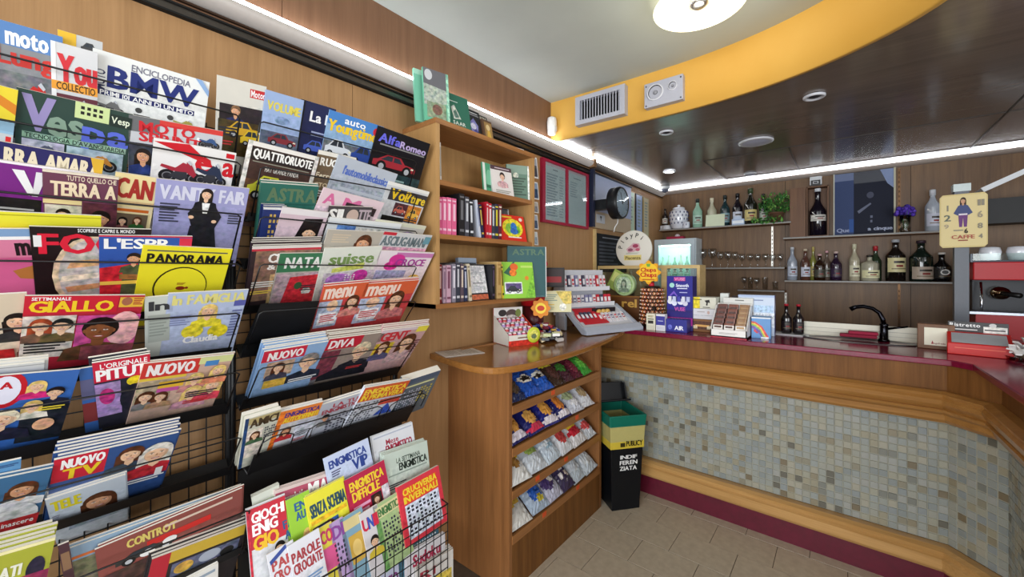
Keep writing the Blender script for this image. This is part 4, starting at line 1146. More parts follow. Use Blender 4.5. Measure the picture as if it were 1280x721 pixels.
def zone(base, *shapes):
    def fn(u, v):
        c = base
        for (cx, cy, rx, ry, col) in shapes:
            if abs(cx) < 9 and ((u - cx) / rx) ** 2 + ((v - cy) / ry) ** 2 < 1: c = col
        if v < .08 or v > .93: c = base
        return c
    return fn
BAGS = [
 # shelf, y, w, h, th, print, label
 (0, 1.52, .12, .17, .05, zone('1d2a50', (.5, .5, .35, .3, '5a4a3a')), 'dark blue wafer bag with brown middle, nearest on the top shelf'),
 (0, 1.64, .13, .17, .05, zone('2454b0', (.5, .55, .4, .14, 'e8e0d0'), (.5, .55, .3, .08, '2a2420')), 'blue wafer bag with pale lettering band, second on the top shelf'),
 (0, 1.76, .12, .17, .05, zone('2a5cb8', (.5, .55, .4, .14, 'e8e4d8'), (.4, .5, .25, .07, '2a2420')), 'blue wafer bag with pale lettering band, third on the top shelf'),
 (0, 1.88, .11, .16, .05, zone('3a2a22', (.5, .5, .35, .3, '5a3a34'), (.5, .85, .5, .1, 'c8b83a')), 'brown bag with yellow strip in the middle of the top shelf'),
 (0, 1.98, .10, .15, .05, zone('4a2a34', (.4, .6, .3, .25, '3f7a34')), 'maroon and green sweet bag, fifth on the top shelf'),
 (0, 2.08, .11, .15, .05, zone('5a2030', (.5, .5, .3, .3, '7a3040')), 'dark maroon sweet bag, sixth on the top shelf'),
 (0, 2.19, .12, .15, .05, zone('3f9a3a', (.5, .5, .3, .25, '6abf4a')), 'bright green sweet bag at the far end of the top shelf'),
 (1, 1.53, .13, .19, .06, zone('1c1f5c', (.5, .45, .3, .22, 'd89a4a'), (.5, .14, .6, .08, 'd8d0dc')), 'dark blue crisp bag with a golden crisp, nearest on the second shelf'),
 (1, 1.67, .14, .19, .06, zone('202468', (.5, .45, .3, .2, 'e0a858'), (.6, .14, .6, .08, 'c83050')), 'dark blue crisp bag with a golden crisp, second on the second shelf'),
 (1, 1.81, .14, .19, .06, zone('23287a', (.5, .5, .32, .24, 'e0a04a'), (.5, .14, .6, .08, 'e0d8e0')), 'dark blue crisp bag with a large crisp, third on the second shelf'),
 (1, 1.94, .12, .18, .06, zone('1e2264', (.5, .5, .3, .24, 'd8843a'), (.5, .14, .6, .08, 'e0d8e0')), 'dark blue bag with an orange crisp, fourth on the second shelf'),
 (1, 2.07, .13, .18, .06, zone('c8ccd8', (.4, .6, .3, .2, 'a8b48a'), (.5, .3, .3, .1, 'e8e8ec')), 'silver grey snack bag beside the last blue one on the second shelf'),
 (1, 2.20, .13, .18, .06, zone('d6d8e0', (.5, .5, .3, .2, 'b8a07a'), (.5, .85, .4, .08, '8a94b8')), 'silver grey snack bag at the far end of the second shelf'),
 (2, 1.53, .15, .2, .07, zone('dcdcda', (.5, .7, .4, .2, 'e8c42c'), (.55, .45, .2, .14, 'a87a3a')), 'white bag with yellow splash, nearest on the third shelf'),
 (2, 1.68, .15, .2, .07, zone('c9d0d8', (.5, .6, .3, .2, '9ab05a'), (.5, .8, .3, .1, 'e0dc9a')), 'pale bag with soft green patch, second on the third shelf'),
 (2, 1.83, .14, .19, .07, zone('c0ccd8', (.4, .5, .4, .06, 'e8eef2'), (.6, .4, .3, .05, '9ab4c4')), 'pale blue white bag, third on the third shelf'),
 (2, 1.96, .14, .19, .07, zone('d4d6dc', (.5, .45, .3, .2, 'c84a4a'), (.45, .7, .3, .12, 'd8d0a8')), 'white bag with red pattern, fourth on the third shelf'),
 (2, 2.10, .16, .21, .07, zone('dcdade', (.5, .6, .34, .16, 'e0b83a'), (.5, .35, .45, .12, 'c8283a'), (.5, .85, .5, .08, 'b8c0cc')), 'white bag with red band and yellow fruit, fifth on the third shelf'),
 (2, 2.24, .11, .19, .06, zone('c8ccd4', (.5, .4, .4, .15, 'd05050')), 'narrow white and red bag at the far end of the third shelf'),
 (3, 1.54, .15, .2, .06, zone('dddcd8', (.35, .55, .22, .14, 'd8b048'), (.65, .6, .2, .12, 'd8b048'), (.5, .85, .6, .1, '7a78a8')), 'white bag with two yellow spots, nearest on the bottom shelf'),
 (3, 1.70, .15, .2, .07, zone('a8b8cc', (.5, .4, .3, .2, '2f5fb8'), (.5, .7, .4, .14, 'd0d8e0'), (.6, .25, .2, .08, 'c8b83a')), 'blue and white bag, second on the bottom shelf'),
 (3, 1.84, .14, .2, .07, zone('b8b8cc', (.4, .5, .35, .25, '4a3a6a'), (.6, .5, .15, .1, 'e0d8d0'), (.5, .75, .3, .08, 'c84a6a')), 'white bag speckled violet and pink, third on the bottom shelf'),
 (3, 1.97, .13, .19, .07, zone('3a3050', (.3, .4, .12, .1, 'e8e0e0'), (.7, .4, .12, .1, 'e0d0c8'), (.5, .6, .12, .1, 'e8e0e0'), (.3, .75, .1, .08, 'c83a50'), (.7, .75, .1, .08, 'd8b83a')), 'dark speckled bag, fourth on the bottom shelf'),
 (3, 2.10, .15, .21, .06, zone('c0ccd8', (.5, .7, .35, .12, 'a8b04a'), (.5, .4, .4, .15, 'd8e0e8')), 'pale blue bag with olive patch, fifth on the bottom shelf'),
 (3, 2.24, .15, .21, .06, zone('c8d2dc', (.5, .75, .3, .14, 'd0b83a'), (.5, .4, .35, .2, 'e0e6ec')), 'pale blue bag with yellow patch at the far end of the bottom shelf'),
]
Rb = random.Random(4)
for k, (s, y, w, h, th, fn, lb) in enumerate(BAGS):
    o = bag(w * 1.06, h, th, fn, seed=k).build('snack_bag')
    X = Matrix.Translation((.405, y, ZS[s] + .012)) @ Matrix.Rotation(.62, 4, 'Y')
    # local: x along the shelf (+y world), y up the slope (-x), z out of it
    B = Matrix(((0, -1, 0, 0), (1, 0, 0, 0), (0, 0, 1, 0), (0, 0, 0, 1)))
    o.matrix_world = X @ B @ Matrix.Translation((0, .004, .004)) @ Matrix.Rotation(Rb.uniform(-.08, .08), 4, 'Z')
    tag(o, lb, 'snack bag', 'snack bags on the cabinet shelves')
# ---- waste bin
bn = thing('waste_bin', 'black plastic waste bin with green rim, yellow bag and flipped black lid', 'bin', (.456, 2.508, 0), .907)
def ring(w0, d0, z0, w1, d1, z1, th, col, mat, m):
    def R(w, d, z): return [(-w, -d, z), (w, -d, z), (w, d, z), (-w, d, z)]
    v = R(w0, d0, z0) + R(w1, d1, z1) + R(w1 - th, d1 - th, z1) + R(w0 - th, d0 - th, z0)
    f = []
    for a in range(3):
        for i in range(4):
            j = (i + 1) % 4; f.append((a * 4 + i, a * 4 + j, a * 4 + 4 + j, a * 4 + 4 + i))
    m.add(v, f, col, mat)
m = MB(); ring(.095, .125, 0.0, .112, .145, .47, .006, '0e1116', 'plastic', m); m.box(-.094, .094, -.124, .124, 0, .01, '0e1116', 'plastic'); m.build('bucket', bn, bevel=.01)
m = MB(); ring(.1145, .1475, .43, .120, .153, .535, .004, 'b9b070', 'foil', m); ring(.115, .148, .395, .1155, .1485, .44, .004, 'd0b840', 'plastic', m)
m.build('bin_bag', bn, bevel=.006)
m = MB(); ring(.122, .155, .535, .128, .161, .605, .012, '0f6a58', 'plastic', m); m.build('rim', bn, bevel=.008)
m = MB(); m.X = Matrix.Translation((0, .115, .607)) @ Matrix.Rotation(-.35, 4, 'X'); m.box(-.125, .125, -.0, .012, 0, .13, '111216', 'plastic'); m.box(-.12, .12, -.10, .004, -.004, .008, '111216', 'plastic'); m.box(-.125, -.115, -.04, .01, 0, .12, '121318', 'plastic'); m.box(.115, .125, -.04, .01, 0, .12, '121318', 'plastic'); m.build('lid', bn, bevel=.004)
m = MB(); m.X = Matrix.Translation((0.01, -.1375, .25)) @ Matrix.Rotation(math.pi / 2 + .043, 4, 'X')
prints(m, .15, .13, [('T', .12, .22, .88, .4, 'INDIF', 'e8e8e8'), ('T', .1, .48, .9, .68, 'FEREN', 'f0f0f0'), ('T', .1, .76, .88, .96, 'ZIATA', 'f0f0f0')], 'plastic', z0=.002)
m.build('lettering', bn)
m = MB(); m.X = Matrix.Translation((0.03, -.1495, .397)) @ Matrix.Rotation(math.pi / 2, 4, 'X'); prints(m, .16, .05, [('T', .25, .1, .95, .75, 'PUBLICY', '3a3418'), ('R', 0, .3, .2, .8, '3a3418')], 'plastic'); m.build('bag_print', bn)
# ---- paper sheet on the cabinet
m = MB(); m.X = Matrix.Rotation(-.35, 4, 'Z'); m.box(-.075, .075, -.105, .105, 0, .0015, 'e2e0dc', 'paper'); m.X = m.X @ Matrix.Translation((0, -.105, .0016)); prints(m, .15, .21, [('L', .1, .12, .9, .5, 6, 'b8b6b2'), ('L', .1, .56, .8, .85, 5, 'c2c0bc')])
tag(m.build('paper_sheet', loc=(.11, 1.42, 1.091)), 'printed white sheet lying on the rounded wooden cabinet top', 'paper')
# ============================================================ sweets on the cabinet top
ZC = 1.0905
eg = thing('egg_box', 'red and white open display box of small white chocolate eggs', 'display', (.235, 1.79, ZC), 1.25)
m = MB(); W_, D_ = .2, .17
m.box(-W_ / 2, W_ / 2, -.0, D_, 0, .004, 'd83a2c', 'paper'); m.box(-W_ / 2, W_ / 2, 0, .004, 0, .06, 'e6e2d8', 'paper'); m.box(-W_ / 2, W_ / 2, D_ - .004, D_, 0, .2, 'd03028', 'paper')
m.prism([(0, 0), (D_, 0), (D_, .16), (0, .06)], -W_ / 2, -W_ / 2 + .003, 'x', 'e0dcd4', 'paper'); m.prism([(0, 0), (D_, 0), (D_, .16), (0, .06)], W_ / 2 - .003, W_ / 2, 'x', 'd84a38', 'paper'); m.build('box', eg)
m = MB(); m.X = Matrix.Translation((0, -.0006, 0)) @ Matrix.Rotation(math.pi / 2, 4, 'X'); prints(m, W_, .06, [('R', 0, .5, 1, 1, 'd8382a'), ('L', 0.3, 0.21, 0.62, 0.33, 1, '8a6a58'), ('E', .85, .35, .12, .45, 'c8d04a')]); m.X = Matrix.Translation((0, D_ - .0046, 0)) @ Matrix.Rotation(math.pi / 2, 4, 'X'); prints(m, W_, .2, [('R', 0, 0, 1, .3, 'e8e4e0'), ('E', .62, .2, .2, .14, '5a4a48'), ('E', .3, .16, .14, .1, '3a3434'), ('E', .85, .18, .1, .12, '7a8a4a'), ('R', 0, .3, 1, .9, 'd03028'), ('E', .6, .3, .18, .08, 'c8c0bc')]); m.build('printed_front', eg)
ep = None
for r in range(4):
    for i in range(6):
        p = Matrix.Translation((.235, 1.79, ZC)) @ Matrix.Rotation(1.25, 4, 'Z') @ Vector((-.078 + .031 * i, .022 + .036 * r, .055 + .022 * r))
        if ep is None or len(ep) < 3:
            m = MB(); m.lathe([(.004, -.021), (.013, -.013), (.0155, -.002), (.012, .012), (.005, .02)], 10, ['e8e2e4', 'e8e2e4', ['d86a8a', 'c84a4a', 'b89ad0'][len(ep or [])], 'f0eaec'], 'foil'); o = m.build('chocolate_egg', loc=p); ep = (ep or []) + [o]
        else: o = ep[(r + i) % 3].copy(); COL.objects.link(o); o.location = p
        tag(o, 'foil wrapped chocolate egg, %s in the %s row of the red box' % (og[i], og[r]), 'chocolate egg', 'chocolate eggs in the red box')
m = MB(); m.lathe([(.06, -.002), (.065, 0), (.06, .002)], 20, 'c8d43a', 'paper', axis='y'); m.X = Matrix.Translation((0, -.0025, -.05)) @ Matrix.Rotation(math.pi / 2, 4, 'X'); prints(m, .1, .1, [('E', .5, .5, .42, .42, 'e0dc6a'), ('E', .5, .6, .25, .2, '6a7a5a')])
o = m.build('promo_disc', eg, loc=(.06, -.012, .055)); o.scale = (.7, 1, .7)
sw = thing('sweet_tub', 'low tub heaped with blue and red wrapped sweets beside the egg box', 'tub', (.20, 2.03, ZC))
m = MB(); m.lathe([(.08, 0), (.1, .05), (.098, .05), (.078, .004)], 20, '2a2630', 'plastic'); m.build('tub', sw)
m = MB(); R6 = random.Random(6)
for i in range(110):
    a = R6.uniform(0, 6.28); q = .1 * math.sqrt(R6.random()); z = .04 + (.1 - q) * .5 + R6.uniform(-.01, .02)
    m.X = Matrix.Translation((q * math.cos(a), q * math.sin(a), z)) @ Matrix.Rotation(R6.uniform(0, 6), 4, 'Z') @ Matrix.Rotation(R6.uniform(-1, 1), 4, 'X'); m.box(-.016, .016, -.007, .007, -.006, .006, R6.choice(['3a4aa0', '2a2f6a', 'a82838', 'd8d0d0', '5a6ac0', '7a2a3a', 'c8a04a']), 'foil')
stuff(m.build('sweets', sw))
sw2 = thing('sweet_heap', 'small white and black packets heaped in front of the sweet tub', 'packets', (.285, 1.96, ZC))
m = MB()
for i in range(18): m.X = Matrix.Translation((R6.uniform(-.05, .05), R6.uniform(-.06, .06), R6.uniform(.01, .05))) @ Matrix.Rotation(R6.uniform(0, 6), 4, 'Z') @ Matrix.Rotation(R6.uniform(-.6, .6), 4, 'X'); m.box(-.022, .022, -.014, .014, -.008, .008, R6.choice(['e0dcd8', '1e1a1c', 'd8c8a0', 'c8d0a0', '2a2a30']), 'foil')
stuff(m.build('packets', sw2))
ll = thing('red_lollipop_stand', 'red lollipop stand with yellow flower discs beside the bookshelf', 'display', (.10, 2.06, ZC))
m = MB(); m.cyl((0, 0, 0), (0, 0, .2), .06, .075, 16, '4a1014', 'plastic'); m.lathe([(.075, .2), (.085, .25), (.08, .33), (.05, .36)], 16, ['a8141c', '8a1018', '6a0c14'], 'plastic'); m.build('body', ll)
for k, (dx, dy, z, r, c) in enumerate(((.06, -.06, .485, .042, 'f0c02c'), (.085, -.05, .30, .03, 'f0b83a'), (.095, -.05, .19, .055, 'e0882c'))):
    m = MB(); n = 32; m.X = Matrix.Translation((dx, dy, z)) @ Matrix.Rotation(.7, 4, 'Z')
    fp = [(r * (1 + .12 * math.cos(8 * 2 * math.pi * i / n)) * math.cos(2 * math.pi * i / n), r * (1 + .12 * math.cos(8 * 2 * math.pi * i / n)) * math.sin(2 * math.pi * i / n)) for i in range(n)]
    m.prism(fp, -.003, .003, 'y', c, 'plastic'); m.add([(a * .6, -.0036, b * .6) for a, b in ell(0, 0, r, r)], [tuple(range(18))], 'f6d84a', 'plastic'); m.add([(a * .42, -.0042, b * .3) for a, b in ell(0, 0, r, r)], [tuple(range(18))], 'c8402a', 'plastic'); m.build('flower_disc', ll)
R7 = random.Random(9); m = MB()
for i in range(34):
    a = R7.uniform(0, 6.28); z = R7.uniform(.33, .47); q = R7.uniform(.02, .1) 
    m.sphere((q * math.cos(a), q * math.sin(a), z), .017, 7, 5, R7.choice(['2a1418', '3a1a1c', 'c02a44', 'd84a5a', 'e0c8b8', '1c1214', '7a1c28']), 'foil'); m.cyl((q * math.cos(a) * .4, q * math.sin(a) * .4, z - .09), (q * math.cos(a), q * math.sin(a), z), .0018, .0018, 5, 'e0dcd8', 'plastic')
stuff(m.build('lollipops', ll))
m = MB(); m.box(-.08, .08, 0, .004, 0, .13, '1c1a1c', 'plastic'); m.box(-.07, .07, -.001, 0, .01, .12, '3a2a2a', 'plastic'); m.box(-.06, .06, -.002, -.001, .03, .07, 'a8282c', 'plastic')
tag(m.build('black_card', loc=(.10, 2.28, 1.40), rot=(0, 0, .6)), 'black card with red patch standing behind the cream card', 'card')
m = MB(); m.X = Matrix.Rotation(math.pi / 2, 4, 'X'); m.prism([(-.09, 0), (.09, 0), (.09, .13), (.02, .135), (-.09, .13)], -.002, .002, 'z', 'd8d2a8', 'paper')
m.X = m.X @ Matrix.Translation((0, 0, .0025)); prints(m, .18, .13, [('P', [(.45, 0), (1, 0), (1, .6), (.75, .62)], 'd8c060'), ('L', .06, .15, .5, .5, 4, '8a9a8a'), ('E', .7, .75, .12, .18, 'e8e6dc'), ('R', .1, .62, .4, .66, 'd8b83a'), ('L', .1, .75, .4, .92, 2, 'b8b890')])
m.box(-.01, .01, -.16, 0, -.004, -.001, '3a3434', 'plastic')
tag(m.build('cream_card', loc=(.235, 2.13, ZC + .16), rot=(0, 0, .75)), 'cream and yellow printed card on a short stand before the sweet rack', 'card')
# ---- tiered sweet rack
rk = thing('sweet_rack', 'tiered grey and white plastic rack of chewing gum packs on the cabinet', 'display rack', (.338, 2.295, ZC + .005), math.atan2(.5, .17))
# local x runs along its front, local y goes back to the wall
m = MB(); LX = .53
m.prism([(-.0, .0), (.03, 0), (.23, .15), (.23, .17), (.0, .03)], 0, .02, 'x', 'a8acb8', 'plastic'); m.prism([(-.0, .0), (.03, 0), (.23, .15), (.23, .17), (.0, .03)], LX - .02, LX, 'x', 'a8acb8', 'plastic')
m.prism([(-.02, 0), (.0, 0), (.03, .035), (.01, .05), (-.02, .02)], 0, LX, 'x', 'b0b6c4', 'plastic'); m.build('tray_frame', rk, bevel=.002)
m = MB(); m.prism([(.0, .005), (.23, .15), (.23, .156), (.0, .012)], .02, LX - .02, 'x', 'd8dae2', 'plastic'); m.build('tray_floor', rk)
m = MB()
for z, y in ((.16, .2), (.27, .25)):
    m.box(.0, LX - .06, y, y + .07, z, z + .006, 'd6d8e0', 'plastic'); m.box(.0, LX - .06, y - .004, y, z, z + .03, 'e2e4ea', 'plastic')
m.box(0, LX - .06, .32, .326, .1, .42, 'd0d2da', 'plastic'); m.box(0, .004, .2, .326, .1, .42, 'c8ccd6', 'plastic'); m.box(.03, .05, .24, .32, 0, .1, 'c8ccd6', 'plastic'); m.box(LX - .12, LX - .1, .24, .32, 0, .1, 'c8ccd6', 'plastic'); m.build('upper_tiers', rk)
m = MB(); m.prism([(.06, .056), (.2, .147), (.2, .150), (.06, .059)], .06, LX - .25, 'x', 'c82030', 'plastic'); m.build('red_strip', rk)
rm = Matrix.Translation((.338, 2.295, ZC + .005)) @ Matrix.Rotation(math.atan2(.5, .17), 4, 'Z')
packs = {}
def gum(kind, c1, c2, w, h, d):
    key = (kind, c1, c2)
    if key not in packs:
        m = MB(); m.box(-w / 2, w / 2, 0, d, 0, h, c1, 'plastic'); m.box(-w * .42, w * .42, -.0008, 0, h * .35, h * .75, c2, 'plastic'); m.box(-w * .3, w * .3, -.0014, -.0008, h * .45, h * .6, 'f0eef0', 'plastic')
        packs[key] = m; 
    return packs[key]
CG = [('e4e0e4', 'c83a48'), ('d8384a', 'f0e8e8'), ('e0dce4', '6a6a8a'), ('c8303c', 'e8d8d8'), ('4a4a60', 'e0e0e8'), ('e6e2ea', 'b84a70'), ('8a8ab0', 'f0f0f4'), ('ece8ec', 'a83040')]
R8 = random.Random(12); protoP = {}
def place_gum(lb, grp, x, y, z, ci, w, h, d, tilt):
    key = (ci, w, h)
    if key not in protoP: o = gum('p', *CG[ci], w, h, d).build('gum_pack'); protoP[key] = o
    else: o = protoP[key].copy(); COL.objects.link(o)
    packs.clear()
    o.matrix_world = rm @ Matrix.Translation((x, y, z)) @ Matrix.Rotation(tilt, 4, 'X')
    tag(o, lb, 'gum pack', grp)
for i in range(13): place_gum('slim upright gum pack in the top tier, number %d from its near end' % (i + 1) if False else 'slim upright gum pack, %s from the near end of the top tier' % (og + ['thirteenth'])[i], 'gum packs in the top tier', .03 + .034 * i, .262, .278, R8.choice([0, 1, 0, 3, 0, 4, 6, 5]) if i < 13 else 0, .022, .105, .016, -.15)
for i in range(12): place_gum('small gum pack, %s from the near end of the middle tier' % og[i], 'gum packs in the middle tier', .03 + .037 * i, .212, .168, [2, 0, 2, 7, 2, 6, 6, 0, 3, 4, 1, 1][i], .028, .075, .03, -.15)
for i in range(12):
    c = [3, 4, 4, 4, 3, 1, 0, 5, 2, 0, 2, 7][i]
    place_gum('gum pack, %s from the near end of the slanted front tray' % og[i], 'gum packs in the slanted tray', .055 + .037 * i, .075 if i > 4 else .09, .062 if i > 4 else .072, c, .024, .08, .014, -.75)
m = MB()
for i in range(3): m.sphere((.27 + .04 * i, .15, .125), .022, 8, 6, 'd8b060', 'foil', (1.2, .6, .8))
m.box(.22, .44, .16, .17, .12, .15, '2a2226', 'plastic'); stuff(m.build('gold_sweets', rk))
# ============================================================ bookshelf
bs = thing('bookshelf', 'open wooden wall bookshelf of three compartments beside the magazine racks', 'bookshelf', (0, 0, 0))
def sb(name, *q):
    m = MB(); m.box(*q, mat='wood_shelf' if name in ('shelf', 'top_board') else 'wood_light'); m.build(name, bs)
sb('side_panel', 0.001, .24, 1.155, 1.177, 1.338, 2.16); sb('side_panel', 0.001, .24, 1.865, 1.885, 1.338, 2.16)
sb('top_board', .001, .242, 1.153, 1.887, 2.155, 2.178); sb('shelf', .001, .238, 1.177, 1.865, 1.888, 1.910); sb('shelf', .001, .238, 1.177, 1.865, 1.648, 1.670); sb('shelf', .001, .242, 1.155, 1.885, 1.338, 1.358); sb('back_panel', .001, .012, 1.177, 1.865, 1.358, 2.155)
def book(label, y, z, th, h, d, col, xf=.222, lean=0.0, rule='d8d0c8', pages=True, group='books on the wall bookshelf'):
    m = MB(); m.box(-d, 0, -th / 2, th / 2, 0, h, col, 'paper'); m.box(-d + .004, -.004, -th / 2 + .002, th / 2 - .002, h, h + .0006, 'ded8cc', 'paper')
    o = m.build('book', loc=(xf, y, z + .0005 + abs(lean) * th * .5), rot=(lean, 0, 0), bevel=.0012); tag(o, label, 'book', group)
    m = MB(); m.X = Matrix.Translation((.0007, 0, 0)) @ Matrix.Rotation(math.pi / 2, 4, 'Z') @ Matrix.Rotation(math.pi / 2, 4, 'X')
    prints(m, th, h, [('R', .1, .06, .9, .1, rule), ('R', .25, .16, .75, .62, rule), ('R', .1, .84, .9, .9, rule)] if th > .012 else [('R', .3, .2, .7, .7, rule)]); m.build('spine_print', o)
    return o
z1 = 1.671
for k, (y, th, h, col, ru) in enumerate(((1.195, .024, .165, 'd85a8c', 'f0b8d0'), (1.221, .024, .168, 'e06a98', 'f4c8dc'), (1.249, .026, .17, 'e8709c', 'f6d0e0'), (1.279, .028, .17, 'dc5f8e', 'f0c0d4'))):
    book('pink spined book, %s from the left on the middle shelf' % og[k], y, z1, th, h, .12, col, rule=ru)
book('tall black book beside the pink ones on the middle shelf', 1.328, z1, .034, .20, .15, '1e1c20', rule='6a6a70')
book('dark grey book right of the tall black one on the middle shelf', 1.362, z1, .026, .19, .14, '4a4a54', rule='c8ccd4')
book('black and white spined book leaning left on the middle shelf', 1.395, z1, .024, .18, .13, '24262c', rule='d8dce4', lean=.04)
book('slim pale blue book leaning strongly on the middle shelf', 1.455, z1, .012, .185, .13, 'c8cede', lean=.16, rule='8a94b8')
book('dark navy book leaning on the middle shelf behind the slim pale one', 1.474, z1, .018, .165, .13, '23264a', lean=.14, rule='c8a84a')
for k, (y, th, h, col, ru, lb) in enumerate(((1.505, .016, .185, 'b82030', 'e8c8c8', 'slim red book right of the leaning ones on the middle shelf'), (1.526, .022, .18, 'c82a38', 'f0e0e0', 'bright red book beside the slim red one on the middle shelf'), (1.550, .022, .176, '3a3c44', 'c8ccd4', 'charcoal book right of the red pair on the middle shelf'), (1.576, .026, .182, '2c3048', 'd8c83a', 'dark blue book with yellow spine patch on the middle shelf'), (1.604, .024, .185, '6a1c28', 'e0d8c8', 'dark red book left of the picture book on the middle shelf'))):
    book(lb, y, z1, th, h, .14, col, rule=ru)
def facing(name, label, cat, y, z, w, h, th, base, ops, x=.20, tilt=.12, rz=0.0, group=None, mat='paper'):
    """a book or card standing face out: its cover looks into the room"""
    m = MB(); m.box(-w / 2, w / 2, 0, h, -th, 0, base, mat); m.box(-w / 2 + .002, w / 2 - .002, h, h + .0005, -th + .001, -.001, 'e4dfd4', 'paper')
    X = Matrix.Translation((x, y, z)) @ Matrix.Rotation(rz, 4, 'Z') @ Matrix(((0, 0, 1, 0), (1, 0, 0, 0), (0, 1, 0, 0), (0, 0, 0, 1))) @ Matrix.Rotation(-tilt, 4, 'X')
    o = m.build(name, mtx=X); tag(o, label, cat, group)
    m = MB(); prints(m, w, h, ops, mat); m.build('cover_print', o)
    return o
facing('book', 'grey hardback showing above the red picture book on the middle shelf', 'book', 1.73, z1, .15, .195, .02, '3c3e44', [('R', .05, .05, .95, .5, '5a6064'), ('R', 0, 0, .06, 1, 'c8ccd0'), ('R', .94, 0, 1, 1, 'c8ccd0')], x=.13, tilt=.1)
facing('picture_book', 'square red picture book with yellow circle and blue figure on the middle shelf', 'book', 1.74, z1, .2, .15, .008, 'd83224', [('E', .5, .5, .4, .36, 'e8d83a'), ('E', .38, .52, .16, .2, '8ac04a'), ('E', .64, .55, .16, .16, '7ab83a'), ('E', .54, .46, .12, .18, '3a7ac8'), ('E', .54, .62, .16, .12, '3a6ab8'), ('E', .85, .14, .07, .07, 'e8d8d0'), ('L', 0.28, 0.83, 0.8, 0.87, 1, 'f0e8e0'), ('L', .1, .06, .5, .12, 1, 'f0c83a')], x=.21, tilt=.2, rz=-.1)
z0 = 1.359
for k, (y, th, h, col, ru, ln, lb) in enumerate(((1.195, .018, .175, '7a2428', 'c8a8a0', 0, 'dark red book at the left end of the lowest shelf'), (1.220, .016, .17, 'b89aac', '8a6a80', 0, 'mauve pink slim book, second on the lowest shelf'), (1.246, .026, .172, 'c8a0b4', '7a4a60', 0, 'dusty pink book, third on the lowest shelf'), (1.278, .022, .178, '8a8494', 'e0dce8', 0, 'grey violet book, fourth on the lowest shelf'), (1.304, .022, .185, '3a3c4a', 'c8c8d0', 0, 'dark slate book, fifth on the lowest shelf'), (1.330, .02, .18, '5a4c58', 'd8c8b8', 0, 'plum grey book, sixth on the lowest shelf'), (1.356, .02, .17, '2e3450', 'b8bcd0', .04, 'navy book leaning slightly, seventh on the lowest shelf'), (1.388, .018, .18, 'd8ccb4', '8a7a60', .1, 'cream book leaning beside the face out white cover'))):
    book(lb, y, z0, th, h, .13, col, rule=ru, lean=ln)
facing('book', 'blue grey book standing behind the white covered book on the lowest shelf', 'book', 1.47, z0, .13, .215, .02, '8a9ab0', [('R', 0, 0, 1, .1, 'a8b8cc'), ('R', .04, .12, .96, .3, '2a3038')], x=.13, tilt=.08)
facing('book', 'white covered book with tiny text lines facing out on the lowest shelf', 'book', 1.47, z0, .135, .185, .018, '2a2a2e', [('R', .04, .04, .96, .8, 'e2e2e6'), ('L', .2, .1, .8, .3, 5, 'b0b4c0'), ('L', 0.2, 0.518, 0.8, 0.542, 1, '7a7a84'), ('L', .2, .62, .8, .74, 3, 'b8bcc8'), ('R', .04, .84, .96, .98, 'c86a4a')], x=.21, tilt=.2, rz=.05)
book('black book right of the white covered one on the lowest shelf', 1.552, z0, .02, .18, .13, '1c1c22', rule='5a4a60')
book('tan thick book standing on the lowest shelf, left of the yellow one', 1.598, z0, .032, .195, .14, 'c8a46a', rule='a8844a')
book('slim yellow and black book leaning on the lowest shelf', 1.630, z0, .014, .18, .14, 'd8c03a', rule='2a2620', lean=.08)
facing('picture_book', 'large dark teal hardback with faded gold capitals leaning at right end', 'book', 1.805, z0, .23, .285, .014, '154c50', [('T', .12, .05, .95, .17, 'ASTRA', '4a6a52'), ('R', 0, .97, 1, 1, '2a5a5a'), ('R', .98, 0, 1, 1, 'd8dad8')], x=.25, tilt=.03, rz=-.58)
facing('picture_book', 'lime green shaped children book with orange figures and photo on the lowest shelf', 'book', 1.715, z0, .2, .2, .02, '8cc43c', [('P', [(.1, .3), (.4, .0), (.45, 0), (.3, .4)], '2f5f4a'), ('E', .42, .14, .12, .1, 'd8602a'), ('E', .38, .3, .11, .1, 'e07a2c'), ('R', .1, .56, .62, .88, 'e8e8e8'), ('R', .13, .59, .6, .82, '5a4a7a'), ('C', .16, .66, .56, .86, '2a2a30'), ('E', .78, .45, .06, .06, 'd8842a'), ('R', .62, .1, .98, .16, 'b8d86a'), ('P', [(.7, 1), (1, .2), (1, 1)], '7ab838')], x=.262, tilt=.2, rz=-.45)
z2 = 1.911
facing('book', 'green and white spined book half hidden on the top compartment', 'book', 1.565, z2, .075, .165, .01, '4aa07a', [('R', 0, 0, .25, 1, 'e0ece6'), ('E', .6, .5, .3, .3, '7ac0a0'), ('R', .25, .7, 1, .8, '2a6a50')], x=.18, tilt=.1)
facing('book', 'white cookbook with a figure in a pink shirt on the top compartment', 'book', 1.655, z2, .15, .165, .01, 'ddd8d8', [('R', 0, 0, 1, .14, '4a3440'), ('L', 0.2, 0.054, 0.9, 0.086, 1, 'c8b8c0'), ('F', .52, .34, .11, 'e0b8a0', '2a2024', 'd8688a'), ('E', .5, .62, .26, .12, 'c8a0a8'), ('L', .15, .82, .85, .94, 2, '9a9a90')], x=.205, tilt=.18, rz=-.15)
facing('book', 'grey green photo book angled at the right end of the top compartment', 'book', 1.80, z2, .14, .20, .012, '5a7a6c', [('R', 0, 0, .9, .25, '7a9488'), ('E', .4, .3, .12, .08, 'c8ccc0'), ('L', .1, .36, .85, .9, 7, '3a5048'), ('R', .92, 0, 1, 1, 'd8dcd8')], x=.19, tilt=.06, rz=-.5)
m = MB(); m.box(-.012, .0, -.004, .004, 0, .17, 'd6d2cc', 'paper'); m.box(0, .0005, -.003, .003, .02, .15, 'a8a49c', 'paper')
